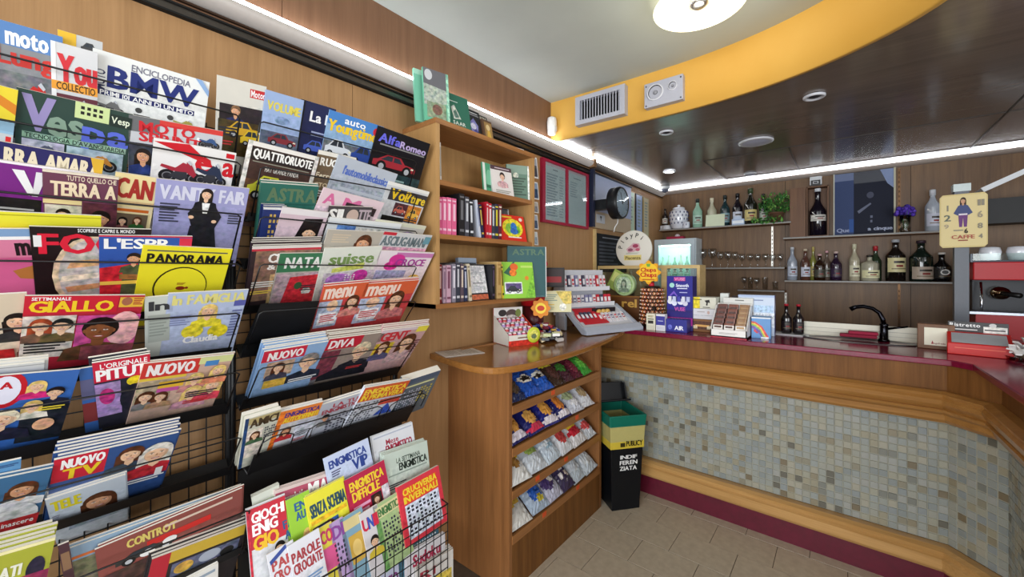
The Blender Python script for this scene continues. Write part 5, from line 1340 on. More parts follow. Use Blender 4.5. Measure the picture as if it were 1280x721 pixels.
for k in range(2): tag(m.build('booklet', loc=(.222, 1.188 + .011 * k, 1.911), rot=(.03, 0, 0)), 'slim white booklet at the left end of the top compartment, %s' % ['outer one', 'inner one'][k], 'booklet')
# ---- books leaning on top of the bookshelf
TP = 2.179
facing('book', 'tall glossy green edged book with grey photo leaning on the bookshelf top', 'book', 1.21, TP, .13, .25, .012, '6ab898', [('R', 0, 0, .9, .38, '6a6a70'), ('P', [(0, .3), (.9, .34), (.9, .6), (0, .7)], 'a8b4a8'), ('R', .1, .62, .86, .92, '8a9a80'), ('R', .9, 0, 1, 1, '9ad0b8'), ('E', .5, .75, .2, .1, '7a5a50'), ('E', .2, .12, .15, .1, 'c8ccd0')], x=.19, tilt=.1, rz=-.2)
facing('book', 'green book behind the tall glossy one at the end of the bookshelf top', 'book', 1.175, TP, .10, .25, .012, '7ac0a4', [('R', 0, 0, 1, .1, 'a8d8c4')], x=.15, tilt=.12, rz=-.2)
facing('book', 'dark green atlas with white drawing leaning on the bookshelf top', 'book', 1.335, TP, .17, .19, .014, '2c6a58', [('L', .15, .2, .6, .22, 1, 'c8d8d0'), ('P', [(.34, .38), (.46, .3), (.66, .66), (.4, .7)], 'c8ccc4'), ('P', [(.4, .5), (.5, .42), (.6, .62), (.46, .66)], '5a7a70'), ('T', .36, .74, .8, .84, 'SAAR', 'd8e0d8'), ('R', 0, .92, 1, 1, '3f8068')], x=.19, tilt=.2, rz=-.1)
facing('book', 'black book with violet artwork leaning on the bookshelf top', 'book', 1.455, TP, .10, .145, .012, '1c1c22', [('L', 0.25, 0.091, 0.85, 0.119, 1, 'c8ccd0'), ('R', .1, .16, .9, .2, '8a8a90'), ('P', [(.2, .5), (.5, .3), (.8, .55), (.7, .92), (.3, .92)], '7a7ab8'), ('E', .45, .6, .2, .12, 'c8c8e0'), ('E', .6, .78, .15, .08, '4a4a90')], x=.19, tilt=.2)
facing('book', 'small brown book with a yellow figure at right of the bookshelf top', 'book', 1.545, TP, .075, .115, .01, '5a4030', [('R', .2, .1, .95, .9, '9a7a4a'), ('E', .55, .35, .2, .15, 'd8c090'), ('P', [(.35, .9), (.45, .5), (.7, .5), (.8, .9)], 'd0a848'), ('R', 0, .9, 1, 1, 'c8b040')], x=.2, tilt=.2)
facing('book', 'dark striped book standing behind the small brown one on the bookshelf', 'book', 1.535, TP, .11, .15, .012, '3a3a3a', [('D', .05, .05, .95, .3, 8, 1, 'b8b4a8'), ('R', .05, .35, .95, .9, '4a4438')], x=.16, tilt=.15)
# ---- postcards hanging by the bookshelf
for k, (y, z, w, h, c1, c2, lb) in enumerate(((2.0, 2.232, .11, .055, '8aa0b8', 'c8d0d8', 'postcard with a blue view lying highest, at the bookshelf corner'), (2.14, 2.125, .135, .145, '4a4c58', '9aa0b0', 'dark seascape postcard, topmost of the hanging column'), (2.15, 1.985, .13, .12, '3a5070', '8aa0c0', 'blue seascape postcard, second of the hanging column'), (2.15, 1.895, .12, .075, '8a8a90', 'b8b4b0', 'grey postcard, third of the hanging column'), (2.15, 1.785, .12, .10, '4a5a74', 'a8b4c8', 'blue grey postcard, fourth of the hanging column'), (2.15, 1.68, .115, .09, '9aa8b4', 'd0d8dc', 'pale postcard, lowest of the hanging column'))):
    facing('postcard', lb, 'postcard', y, z, w, h, .002, 'e4e4e6', [('R', .06, .07, .94, .93, c1), ('R', .06, .07, .94, .4, c2), ('P', [(.06, .5), (.4, .38), (.7, .46), (.94, .4), (.94, .6), (.06, .62)], c1)], x=.03, tilt=.12, rz=-.12)
# ---- red double notice frame
nf = thing('notice_frame', 'red double frame holding two long white price lists on the left wall', 'notice frame', (.012, 2.60, 1.845))
m = MB()
for y0, y1, z0_, z1_ in ((-.325, .325, 0, .02), (-.325, .325, .425, .445), (-.325, -.29, .02, .425), (.29, .325, .02, .425), (-.022, .012, .02, .425)): m.box(-.012, .012, y0, y1, z0_, z1_, '9c1f3c', 'plastic')
m.build('frame', nf)
for s, nm in ((-.157, 'left'), (.152, 'right')):
    m = MB(); m.box(.0, .004, s - .135, s + .138, .02, .425, 'c8ccd8', 'paper'); m.X = Matrix.Translation((.0045, s, .02)) @ Matrix.Rotation(math.pi / 2, 4, 'Z') @ Matrix.Rotation(math.pi / 2, 4, 'X'); prints(m, .27, .405, [('R', 0, 0, 1, .05, 'd8b8c8'), ('L', 0.38, 0.092, 0.62, 0.108, 1, '7a7a88'), ('L', .1, .18, .62, .94, 16, '9aa0b0'), ('L', .7, .18, .9, .94, 16, 'a8aebc')] if s < 0 else [('R', 0, 0, 1, .04, 'd8b8c8'), ('L', 0.3, 0.112, 0.7, 0.128, 1, '8a8a98'), ('L', .12, .2, .5, .5, 7, 'a8aebc')]); m.build('price_list', nf)
m = MB(); m.box(.009, .011, -.29, .29, .02, .425, 'fff', 'pane'); m.build('glass_pane', nf)
# ---- framed glossy print, clock and papers beyond
gp_ = thing('wall_poster', 'glossy poster with painted pale blue glare in a dark blue frame behind the wall clock', 'poster', (.012, 3.38, 1.87))
m = MB(); m.box(-.012, .01, -.39, .385, 0, .455, 'b8a48a', 'plastic'); m.box(.01, .012, -.39, .385, .14, .445, 'a8b4d4', 'plastic'); m.build('sheet', gp_)  # pale blue upper part is glare put into the sheet's colour
m = MB(); m.box(-.012, .035, -.425, -.39, -.0, .47, '23283e', 'plastic'); m.box(-.012, .02, -.39, .39, .445, .46, '1c1e26', 'plastic'); m.build('frame', gp_)
m = MB(); m.box(.012, .016, -.33, -.18, .045, .115, 'c8ccd4', 'plastic'); m.X = Matrix.Translation((.0165, -.255, .05)) @ Matrix.Rotation(math.pi / 2, 4, 'Z') @ Matrix.Rotation(math.pi / 2, 4, 'X'); prints(m, .11, .06, [('P', [(.4, .15), (.6, .15), (.5, .9)], '1c1e26'), ('R', .36, .1, .64, .35, '1c1e26')]); m.build('small_sign', gp_)
ck = thing('wall_clock', 'black rimmed double faced clock on an arm from the left wall', 'clock', (.225, 3.03, 2.05))
m = MB(); m.lathe([(.105, -.05), (.125, -.04), (.128, .03), (.122, .042), (.112, .044), (.110, .036)], 32, '15161a', 'plastic', axis='x'); m.build('case', ck)
m = MB(); m.add([(.0375, a, b) for a, b in ell(0, 0, .111, .111, 32)], [tuple(range(32))], '8a98ac', 'plastic')
for i in range(12):
    a = i * math.pi / 6; m.X = Matrix.Rotation(a, 4, 'X'); m.box(.0378, .0382, -.003, .003, .088, .104, '20242c', 'plastic')
m.X = Matrix.Identity(4); m.build('dial', ck)
m = MB(); m.X = Matrix.Rotation(-1.0, 4, 'X'); m.box(.039, .041, -.004, .004, -.01, .06, '14161a', 'plastic'); m.X = Matrix.Rotation(.5, 4, 'X'); m.box(.042, .044, -.003, .003, -.015, .085, '14161a', 'plastic'); m.build('hands', ck)
m = MB(); m.lathe([(.112, .046), (.08, .052), (.001, .055)], 28, 'fff', 'pane', axis='x', caps=False); m.build('glass_pane', ck)
m = MB(); m.box(-.222, -.04, -.035, .035, -.04, .04, '14161a', 'plastic'); m.build('arm', ck)
m = MB(); m.tube([(0, .0, -.125), (.0, -.005, -.16), (-.02, -.01, -.19), (-.03, -.01, -.23)], .004, 6, 'd8d8d8', 'plastic'); m.build('cord', ck)
for y0, y1, z0_, z1_, c, e, lb in ((3.64, 3.865, 1.86, 2.29, 'b8d0b8', 'c8a878', 'pale green certificate, first of three beyond the clock'), (3.89, 4.06, 1.845, 2.285, '9ab0d8', '20242e', 'pale blue certificate in a dark frame, second beyond the clock'), (4.08, 4.24, 1.87, 2.28, 'c4bc9c', 'a8905c', 'beige certificate nearest the back corner on the left wall')):
    t = thing('framed_certificate', lb, 'certificate', (.008, (y0 + y1) / 2, z0_)); w = y1 - y0; h = z1_ - z0_
    m = MB(); m.box(-.008, .012, -w / 2, w / 2, 0, h, e, 'plastic'); m.build('frame', t)
    m = MB(); m.X = Matrix.Translation((.0125, 0, .012)) @ Matrix.Rotation(math.pi / 2, 4, 'Z') @ Matrix.Rotation(math.pi / 2, 4, 'X'); prints(m, w - .03, h - .024, [('R', 0, 0, 1, 1, c), ('L', .2, .1, .8, .8, 9, '8a9a98')], 'plastic'); m.build('sheet', t)
bb = thing('blackboard', 'black menu board in pale wood frame behind the round sign', 'blackboard', (.008, 3.37, 1.50))
m = MB(); m.box(-.006, .004, -.31, .32, 0, .33, '101218', 'matte'); m.X = Matrix.Translation((.0045, 0, 0)) @ Matrix.Rotation(math.pi / 2, 4, 'Z') @ Matrix.Rotation(math.pi / 2, 4, 'X'); prints(m, .62, .33, [('L', 0.2, 0.081, 0.8, 0.109, 1, '8a8e98'), ('L', .1, .2, .7, .85, 7, '4a4e58')], 'matte'); m.build('board', bb)
m = MB(); m.box(-.006, .014, -.34, -.31, -.02, .36, mat='wood_frame'); m.box(-.006, .014, .32, .35, -.02, .36, mat='wood_frame'); m.build('frame', bb)
# ============================================================ ceiling fittings
vt = thing('air_vent', 'grey metal air grille on the yellow fascia, next to the left wall', 'vent', (.397, 2.385, 2.512))
m = MB()
for x0, x1, z0_, z1_ in ((-.173, .173, -.028, .0), (-.173, .173, .13, .158), (-.173, -.14, 0, .13), (.14, .173, 0, .13)): m.box(x0, x1, -.012, .045, z0_, z1_, 'a8aab4', 'plastic')
m.build('frame', vt)
m = MB(); m.box(-.14, .14, .022, .03, 0, .13, '08080a', 'matte'); m.build('backing', vt)
for i in range(14):
    m = MB(); m.X = Matrix.Translation((-.13 + .02 * i, 0, 0)) @ Matrix.Rotation(.6, 4, 'Z'); m.box(-.002, .002, -.008, .014, 0, .13, 'b4b6c0', 'plastic'); m.build('slat', vt)
vt.rotation_euler = (0, 0, .03)
sp = thing('speaker_panel', 'grey metal panel with one large and one small speaker on the fascia', 'speaker', (.802, 2.40, 2.484), .0)
m = MB(); m.box(-.112, .112, -.012, .035, 0, .145, 'a4a6b2', 'plastic'); m.build('panel', sp, bevel=.003)
for x, r in ((-.045, .048), (.055, .026)):
    m = MB(); m.lathe([(r, -.012), (r * 1.02, -.02), (r * .85, -.02), (r * .8, -.012), (r * .3, -.010), (r * .25, -.016), (.001, -.018)], 22, ['c4c6ce', 'c4c6ce', '2a2a2e', '2a2a2e', '24242a', '8a8c94'], 'plastic', c=(x, 0, .08 if r > .03 else .09), axis='y', caps=False)
    m.build('speaker_cone', sp)
m = MB()
for x in (-.1, .1):
    for z in (.012, .128): m.sphere((x, -.012, z), .005, 6, 4, '5a5c64', 'metal')
m.build('screw', sp)
pir = thing('motion_sensor', 'white rounded motion sensor in the corner below the yellow fascia', 'sensor', (.035, 2.37, 2.46))
m = MB(); m.lathe([(.012, 0), (.028, .006), (.033, .03), (.035, .09), (.03, .12), (.015, .128)], 16, 'e2e2e0', 'plastic'); m.build('housing', pir)
m = MB(); m.box(.018, .036, -.014, .014, .025, .06, 'd0d2d4', 'plastic'); m.build('lens', pir, bevel=.004)
def spot(label, x, y, r, lit=False, dome=False):
    t = thing('ceiling_spot', label, 'ceiling light', (x, y, 2.438))
    m = MB(); m.lathe([(r, 0.002), (r, -.006), (r * .9, -.01), (r * .72, -.008), (r * .66, .0)], 24, 'c8cad0', 'plastic', caps=False); m.build('ring', t)
    m = MB()
    if lit: m.lathe([(r * .8, -.006), (r * .4, -.01), (.001, -.011)], 20, 'fff', 'spot_glow', caps=False)
    elif dome: m.lathe([(r * .9, -.006), (r * .5, -.014), (.001, -.016)], 20, 'b8bcd0', 'plastic', caps=False)
    else: m.lathe([(r * .66, 0.0), (r * .5, .001), (r * .45, -.006), (.001, -.01)], 20, ['5a5c60', '3a3c40', '2a2a2e'], 'plastic', caps=False)
    m.build('lamp', t)
    return t
spot('small unlit spotlight, nearest the speaker panel', .70, 2.75, .045)
spot('lit white spotlight near the back left corner of the brown ceiling', .364, 3.84, .055, lit=True)
spot('small unlit spotlight below the curve of the yellow fascia', 1.498, 2.69, .05)
spot('large flat round lamp in the middle of the brown ceiling', 1.13, 3.36, .11, dome=True)
spot('small round lamp near the ceiling edge above the trailing plant', .93, 4.42, .05, dome=True)
dc = thing('dome_camera', 'grey dome camera in the back left ceiling corner', 'camera', (.10, 4.50, 2.43))
m = MB(); m.lathe([(.05, .01), (.05, -.015), (.045, -.02)], 18, 'b8bcc0', 'plastic'); m.build('base', dc)
m = MB(); m.sphere((0, 0, -.02), .038, 14, 9, '5a6070', 'plastic'); m.build('dome', dc)
lm = thing('ceiling_lamp', 'round glowing frosted glass ceiling lamp on the white ceiling', 'ceiling light', (1.135, 1.865, 2.71))
m = MB(); m.cyl((0, 0, 0), (0, 0, -.03), .03, .03, 14, 'a8aab0', 'metal'); m.lathe([(.04, -.035), (.04, -.055), (.02, -.065)], 16, 'c8c8c8', 'metal'); m.build('fitting', lm)
m = MB(); m.lathe([(.04, -.02), (.11, -.026), (.165, -.045), (.187, -.06), (.182, -.064), (.11, -.046), (.04, -.036)], 36, 'fff', 'lamp_glow', caps=False); m.build('glass_shade', lm)
pd = bpy.data.lights.new('lamp_bulb', 'POINT'); pd.energy = 5; pd.color = (1, .92, .76); pd.shadow_soft_size = .12
po_ = bpy.data.objects.new('lamp_bulb', pd); COL.objects.link(po_); po_.parent = lm; po_.location = (0, 0, -.22)
# rows of the racks: top x, top z, lean; then one line per magazine
ROW={'A': (0.235, 2.03, 0.45), 'B': (0.25, 1.89, 0.55), 'C': (0.26, 1.74, 0.72), 'D': (0.26, 1.595, 0.78), 'E': (0.26, 1.45, 0.86), 'F': (0.26, 1.275, 0.9), 'G': (0.27, 1.085, 0.85), 'O': (0.3, 1.085, 0.75), 'H': (0.315, 0.89, 0.45), 'P': (0.3, 0.8, -0.22), 'Q': (0.335, 0.72, -0.22), 'R': (0.37, 0.72, -0.22), 'S': (0.405, 0.55, -0.12)}
MAGS=[
('A',0.006,2.036,0.112,0.026,1,0.004,0,0.28,'motorcycle magazine with white letters on blue and red letters below, far left of top row','8d8f92',
 [('R', 0, 0, 1, 0.17, '5a86c0'), ('T', 0.26, 0.045, 0.8, 0.16, 'moto', 'fff'), ('T', 0.12, 0.17, 0.97, 0.33, 'Lungi', 'd33a33'), ('R', 0, 0.36, 1, 1, '75777a'), ('B', 0.2, 0.4, 0.95, 0.72, 'cc2b26')]),
('A',0.091,2.050,0.073,0.025,3,0.004,0,0.28,'yellow and grey magazine peeking out behind the white motorcycle magazine','c9ccce',
 [('R', 0, 0, 0.4, 0.1, 'f0c030'), ('C', 0.5, 0.04, 0.95, 0.13, '444')]),
('A',0.081,2.026,0.075,0.030,0,0.004,0,0.28,'white magazine with big red title letters over an orange strip and red motorcycle','d9dadc',
 [('R', 0, 0, 0.1, 1, 'f4f4f4'), ('T', 0.14, 0.08, 0.97, 0.3, 'You', 'd8323a'), ('R', 0.0, 0.3, 1, 0.37, 'f2a43a'), ('T', 0.1, 0.305, 0.95, 0.365, 'COLLECTIO', '3a2a18'), ('R', 0.1, 0.4, 1, 0.75, '6d3540'), ('B', 0.1, 0.42, 1, 0.7, 'cf2230')]),
('A',0.227,2.034,0.232,0.001,2,0.004,0,0.27,'wide white motorcycle encyclopedia with huge dark blue title letters','eef0ee',
 [('T', 0.3, 0.045, 0.82, 0.105, 'ENCICLOPEDIA', '778'), ('W', 0.02, 0.16, 0.1, 0.33, 'MOTO', '222a55'), ('T', 0.12, 0.11, 0.9, 0.3, 'BMW', '1d2d78'), ('R', 0.02, 0.33, 0.88, 0.38, '1d2560'), ('T', 0.03, 0.335, 0.87, 0.377, 'I PRIMI 101 ANNI DI UN MITO', 'fff'), ('B', 0.03, 0.41, 0.27, 0.56, '777'), ('E', 0.38, 0.45, 0.03, 0.025, '444'), ('L', 0.34, 0.49, 0.48, 0.5, 1, '555'), ('E', 0.66, 0.45, 0.03, 0.025, '444'), ('L', 0.58, 0.49, 0.74, 0.5, 1, '555'), ('B', 0.68, 0.43, 0.93, 0.56, 'a99c4a'), ('P', [(0.86, 0), (0.92, 0), (1, 0.09), (1, 0.15)], '8fb0dc')]),
('B',-0.028,1.892,0.051,-0.070,0,0.004,0,0.28,'narrow yellow and blue magazine at the far left of the second row','9cc4dc',
 [('R', 0, 0, 1, 0.26, 'e8d23a'), ('P', [(0.2, 0.03), (1, 0.12), (1, 0.2), (0.2, 0.1)], 'd9862a'), ('R', 0, 0.26, 1, 0.34, '8fb4cc'), ('R', 0, 0.36, 1, 0.6, 'c8ced0'), ('R', 0.8, 0.38, 0.95, 0.43, 'd33')]),
('B',0.087,1.893,0.184,-0.020,1,0.004,0,0.27,'wide dark green scooter history book with slanted violet and green title letters','2f4740',
 [('T', 0.05, 0.03, 0.3, 0.32, 'V', '9a8fc0'), ('T', 0.25, 0.17, 0.55, 0.34, 'es', '86a08e'), ('T', 0.55, 0.2, 0.98, 0.37, 'pa', '5d6fd8'), ('R', 0.47, 0.0, 0.78, 0.14, 'cfe0a0'), ('D', 0.52, 0.03, 0.74, 0.12, 4, 2, '222'), ('R', 0.79, 0.04, 1, 0.15, '24332e'), ('T', 0.8, 0.06, 0.98, 0.13, 'Vesp', 'e8f0d8'), ('R', 0.05, 0.34, 0.97, 0.39, '8fb29a'), ('T', 0.07, 0.345, 0.96, 0.385, "TECNOLOGIA D'AVANGUARDIA", '20302a'), ('R', 0.05, 0.4, 0.4, 0.6, 'b9b9cc'), ('B', 0.08, 0.42, 0.38, 0.55, '555a70'), ('R', 0.42, 0.4, 0.95, 0.62, 'a9c0cc'), ('B', 0.5, 0.43, 0.9, 0.58, 'c98a3a')]),
('B',0.270,1.894,0.197,0.054,1,0.004,0,0.28,'motorcycle racing weekly with slanted red title letters on grey','c9cbd0',
 [('R', 0.3, 0, 1, 0.05, 'd8433c'), ('R', 0, 0, 0.3, 0.14, '6d6f72'), ('T', 0.1, 0.035, 0.68, 0.13, 'MOTO', 'd02a34'), ('T', 0.1, 0.13, 0.75, 0.22, 'SPRINT', 'd02a34'), ('E', 0.72, 0.12, 0.02, 0.015, 'fff'), ('B', 0.72, 0.08, 0.97, 0.2, '3d5a8a'), ('R', 0, 0.24, 0.28, 0.62, '3c4250'), ('F', 0.14, 0.36, 0.07, 'e0a882', '221a18', '2a3f80'), ('R', 0.28, 0.2, 0.7, 0.36, '9fc23c'), ('R', 0.28, 0.24, 0.5, 0.33, '2f74a0'), ('L', 0.3, 0.38, 0.6, 0.55, 6, '888')]),
('B',0.313,1.853,0.184,0.004,-1,0.004,0,0.28,'white motorcycle newspaper with red letters in front of the racing weekly','f2f0ee',
 [('P', [(0.0, 0.03), (0.4, 0.0), (0.75, 0.2), (0.4, 0.12)], 'd3202c'), ('T', 0.5, 0.1, 0.7, 0.27, 'e', 'd3202c'), ('T', 0.85, 0.12, 1, 0.27, 'a', 'd3202c'), ('R', 0.87, 0.02, 0.98, 0.07, 'd3202c'), ('B', 0.08, 0.16, 0.6, 0.42, 'b03040'), ('B', 0.5, 0.14, 0.92, 0.42, '2f3850')]),
('C',0.035,1.762,0.183,-0.043,2,0.004,0,0.28,'dark blue television drama magazine with wide white title letters','2c2a63',
 [('T', 0.2, 0.035, 0.98, 0.18, 'RRA AMARA', 'e8dcc0'), ('P', [(0.88, 0), (1, 0.0), (1, 0.22), (0.95, 0.2)], 'e0b23a')]),
('C',0.044,1.731,0.211,-0.024,1,0.004,0,0.28,'purple magazine with a thin white top edge and big white V','7b2a86',
 [('R', 0, 0, 1, 0.02, 'f4eef4'), ('P', [(0.24, 0.06), (0.32, 0.06), (0.4, 0.25), (0.36, 0.28)], 'f2f2f4'), ('P', [(0.38, 0.28), (0.42, 0.28), (0.48, 0.06), (0.4, 0.06)], 'e6e6ea'), ('R', 0.49, 0.06, 0.515, 0.28, 'f2f2f4'), ('R', 0, 0.31, 0.45, 0.62, '1c1a1e'), ('L', 0.1, 0.4, 0.4, 0.5, 3, 'aaa')]),
('C',0.092,1.729,0.122,0.024,0,0.004,0,0.28,'mauve series magazine with cream title letters and a dark haired man below','6e3f55',
 [('R', 0, 0, 1, 0.02, 'e8dcc8'), ('T', 0.3, 0.03, 0.97, 0.08, 'TUTTO QUELLO CHE', 'ead8c0'), ('T', 0.1, 0.09, 0.97, 0.22, 'TERRA A', 'f0dcbc'), ('R', 0, 0.26, 0.5, 0.3, 'f0dca0'), ('R', 0.02, 0.31, 0.5, 0.5, 'c9c4b4'), ('F', 0.25, 0.4, 0.09, 'f2c7a4', '221a18', '556'), ('R', 0.52, 0.27, 1, 0.7, '5a2f3a'), ('F', 0.76, 0.42, 0.13, 'e0a882', '221a18', '333')]),
('C',0.187,1.739,0.079,-0.024,1,0.004,0,0.28,'cream magazine with tall red letters beside the mauve magazine','ecd9a0',
 [('T', 0.06, 0.04, 0.92, 0.24, 'CAN', 'a8322c'), ('R', 0, 0.27, 1, 0.31, 'd8b888'), ('R', 0, 0.33, 0.98, 0.39, 'e9d8b0'), ('L', 0.1, 0.35, 0.9, 0.38, 1, 'c62'), ('R', 0.05, 0.4, 0.9, 0.62, '6a5a48'), ('F', 0.3, 0.48, 0.1, 'f2c7a4', '221a18', '855'), ('F', 0.65, 0.46, 0.09, 'f2c7a4', '5a3420', '363')]),
('C',0.326,1.743,0.208,0.035,0,0.004,0,0.28,'lilac fashion magazine with a standing figure in a black suit','a3a3d2',
 [('T', 0.04, 0.05, 0.97, 0.2, 'VANITY FAIR', 'd9daee'), ('F', 0.52, 0.115, 0.06, 'f2c7a4', '221a18', '1c1d24'), ('P', [(0.42, 0.22), (0.62, 0.22), (0.72, 0.36), (0.66, 0.5), (0.4, 0.5), (0.34, 0.34)], '1f2028'), ('P', [(0.48, 0.21), (0.57, 0.21), (0.55, 0.33), (0.5, 0.33)], 'eee'), ('P', [(0.38, 0.48), (0.66, 0.5), (0.72, 0.8), (0.34, 0.8)], '24252e'), ('E', 0.38, 0.38, 0.03, 0.02, 'f2c7a4'), ('E', 0.64, 0.42, 0.03, 0.02, 'f2c7a4'), ('L', 0.05, 0.24, 0.25, 0.46, 7, '445'), ('L', 0.8, 0.3, 0.97, 0.45, 5, '445')]),
('D',0.040,1.615,0.164,0.053,4,0.004,0,0.28,'yellow magazine showing only its top edge behind the black one','e8e23a',
 [('R', 0, 0.02, 1, 0.03, 'b8b020')]),
('D',-0.030,1.587,0.085,0.100,1,0.004,0,0.28,'pink magazine with black letters at the far left of the fourth row','d87f9f',
 [('R', 0, 0, 1, 0.07, '7fa0c8'), ('R', 0, 0.07, 1, 0.1, 'f2f2f2'), ('T', 0.72, 0.13, 0.96, 0.25, 'm', '1c1418'), ('R', 0, 0.27, 1, 0.8, 'cf5f8f'), ('P', [(0.6, 0.4), (1, 0.35), (1, 0.5), (0.7, 0.48)], 'b07038')]),
('D',0.111,1.603,0.198,0.056,0,0.004,0,0.28,'black science magazine with huge red letters and a banded planet','1c1416',
 [('T', 0.36, 0.01, 0.85, 0.045, 'SCOPRIRE E CAPIRE IL MONDO', 'eee'), ('E', 0.5, 0.5, 0.36, 0.42, 'd8c0a0'), ('E', 0.52, 0.5, 0.33, 0.4, 'b9b4ae'), ('P', [(0.3, 0.34), (0.8, 0.3), (0.85, 0.36), (0.26, 0.42)], 'd9a878'), ('P', [(0.22, 0.5), (0.84, 0.44), (0.84, 0.5), (0.2, 0.56)], 'e8d8c0'), ('P', [(0.24, 0.62), (0.8, 0.56), (0.78, 0.62), (0.26, 0.68)], 'c08a60'), ('T', 0.06, 0.06, 0.98, 0.26, 'FOCU', 'd8203a'), ('R', 0.02, 0.08, 0.08, 0.19, 'e8e8e8'), ('T', 0.7, 0.4, 0.8, 0.55, 'A', 'd02030')]),
('D',0.206,1.595,0.176,0.059,-1,0.004,0,0.28,'blue and red news weekly with a soldier playing music','2f56a8',
 [('R', 0, 0, 1, 0.015, 'd03040'), ('T', 0.05, 0.03, 0.75, 0.14, "L'ESPR", 'f4f4f4'), ('P', [(0.85, 0.02), (1, 0.02), (1, 0.14), (0.85, 0.12)], 'd8304a'), ('P', [(0, 0.35), (0.4, 0.3), (0.4, 0.8), (0, 0.8)], 'c82834'), ('F', 0.35, 0.25, 0.07, 'e0a882', '221a18', '4a5238'), ('P', [(0.24, 0.36), (0.5, 0.36), (0.55, 0.8), (0.2, 0.8)], '4c5438'), ('P', [(0.2, 0.42), (0.5, 0.44), (0.5, 0.5), (0.2, 0.48)], '9a6a3a'), ('L', 0.0, 0.5, 0.5, 0.54, 1, 'e8c050')]),
('D',0.294,1.575,0.194,-0.016,-2,0.004,0,0.28,'bright yellow news weekly with a coffee cup in a thin oval','ecdf2c',
 [('L', 0.05, 0.05, 0.95, 0.065, 1, '555'), ('T', 0.06, 0.09, 0.92, 0.2, 'PANORAMA', '1b1718'), ('O', 0.48, 0.5, 0.31, 0.26, '2a2410'), ('O', 0.485, 0.502, 0.295, 0.248, 'ecdf2c'), ('E', 0.48, 0.51, 0.055, 0.025, '8a2a18'), ('E', 0.55, 0.505, 0.02, 0.015, '8a2a18'), ('L', 0.43, 0.44, 0.53, 0.47, 3, '8a2a18')]),
('E',-0.043,1.449,0.104,0.066,1,0.004,0,0.28,'celebrity magazine with a dark haired woman on beige, far left of fifth row','d8c8b0',
 [('F', 0.82, 0.3, 0.17, 'f2c7a4', '221a18', '333'), ('F', 0.9, 0.66, 0.12, 'f2c7a4', '5a3420', '3450a0'), ('R', 0, 0.6, 0.72, 0.9, 'b82a2a')]),
('E',0.104,1.445,0.195,-0.048,0,0.004,0,0.28,'crime weekly with red banner, yellow title and a smiling bearded man','b82a3c',
 [('R', 0, 0, 0.76, 0.2, 'cc2438'), ('T', 0.05, 0.015, 0.35, 0.05, 'SETTIMANALE', 'fff'), ('T', 0.04, 0.055, 0.72, 0.18, 'GIALLO', 'f6cf2c'), ('R', 0.77, 0.02, 1, 0.14, 'e8b840'), ('E', 0.84, 0.07, 0.05, 0.05, 'a86a50'), ('L', 0.9, 0.03, 0.99, 0.12, 4, 'a33'), ('R', 0, 0.22, 0.42, 0.72, 'd8cfc4'), ('F', 0.14, 0.33, 0.08, 'f2c7a4', 'a5482a', '7a5a48'), ('F', 0.31, 0.33, 0.08, 'f2c7a4', '222', '6a5a38'), ('L', 0.03, 0.52, 0.36, 0.66, 4, '2a2a2a'), ('R', 0.43, 0.22, 1, 0.75, 'c84f90'), ('E', 0.86, 0.4, 0.16, 0.22, 'eab0b0'), ('F', 0.64, 0.4, 0.15, '8a5433', '221a18', '60402a'), ('R', 0.5, 0.6, 1, 0.78, '8a4a50')]),
('E',0.229,1.437,0.057,0.100,0,0.004,0,0.28,'pale grey magazine strip with dark letters beside the blonde cover','ccd2ca',
 [('T', 0.15, 0.06, 0.85, 0.18, 'In', '3a3c40'), ('R', 0.1, 0.24, 0.9, 0.62, 'b4bcb4'), ('L', 0.15, 0.3, 0.85, 0.55, 6, '98a098')]),
('E',0.338,1.446,0.183,0.032,0,0.004,0,0.28,'pale blue family magazine with a blonde woman in yellow','b9c6e4',
 [('T', 0.06, 0.03, 0.98, 0.16, 'In FAMIGLIA', 'e4dc8a'), ('F', 0.52, 0.27, 0.1, 'f2c7a4', 'e8c878', 'e6d83a'), ('E', 0.36, 0.55, 0.14, 0.1, 'ecdc3a'), ('E', 0.7, 0.58, 0.14, 0.1, 'e6d42c'), ('T', 0.26, 0.62, 0.72, 0.72, 'Claudia', 'fff'), ('R', 0.84, 0.14, 1, 0.22, '5a5fa8'), ('L', 0.84, 0.28, 0.98, 0.7, 10, '7078a8'), ('L', 0.06, 0.3, 0.3, 0.45, 5, '8890b8')]),
('F',-0.026,1.293,0.120,-0.012,3,0.004,2,0.28,'thin white magazine standing behind the blue celebrity weekly','dcdcd8',
 [('L', 0, 0.02, 1, 0.03, 1, 'aaa')]),
('F',0.001,1.283,0.175,-0.100,0,0.004,0,0.28,'blue celebrity weekly with a blonde woman and a man in a dark suit','3a6ab8',
 [('E', 0.4, 0.18, 0.18, 0.22, 'c8202c'), ('E', 0.4, 0.18, 0.13, 0.17, 'eef'), ('T', 0.36, 0.08, 0.46, 0.16, 'A', 'c8202c'), ('F', 0.66, 0.16, 0.07, 'f2c7a4', 'e8c878', 'd8307a'), ('F', 0.83, 0.26, 0.075, 'f2c7a4', '221a18', '22263a'), ('R', 0.58, 0.42, 1, 0.9, '22262e'), ('F', 0.66, 0.4, 0.075, 'f2c7a4', 'e8c878', 'e8e0d0'), ('F', 0.42, 0.52, 0.13, 'f2c7a4', 'e8dcc0', '223'), ('E', 0.8, 0.66, 0.1, 0.08, 'e0a882'), ('L', 0.72, 0.42, 0.95, 0.48, 2, 'e8d040')]),
('F',0.101,1.273,0.031,0.088,1,0.004,0,0.28,'blue celebrity weekly spine showing between its twin and the red magazine','3f6cb4',
 [('R', 0, 0.16, 1, 0.45, '6a6a90'), ('R', 0, 0.5, 1, 0.8, '8a3a3a')]),
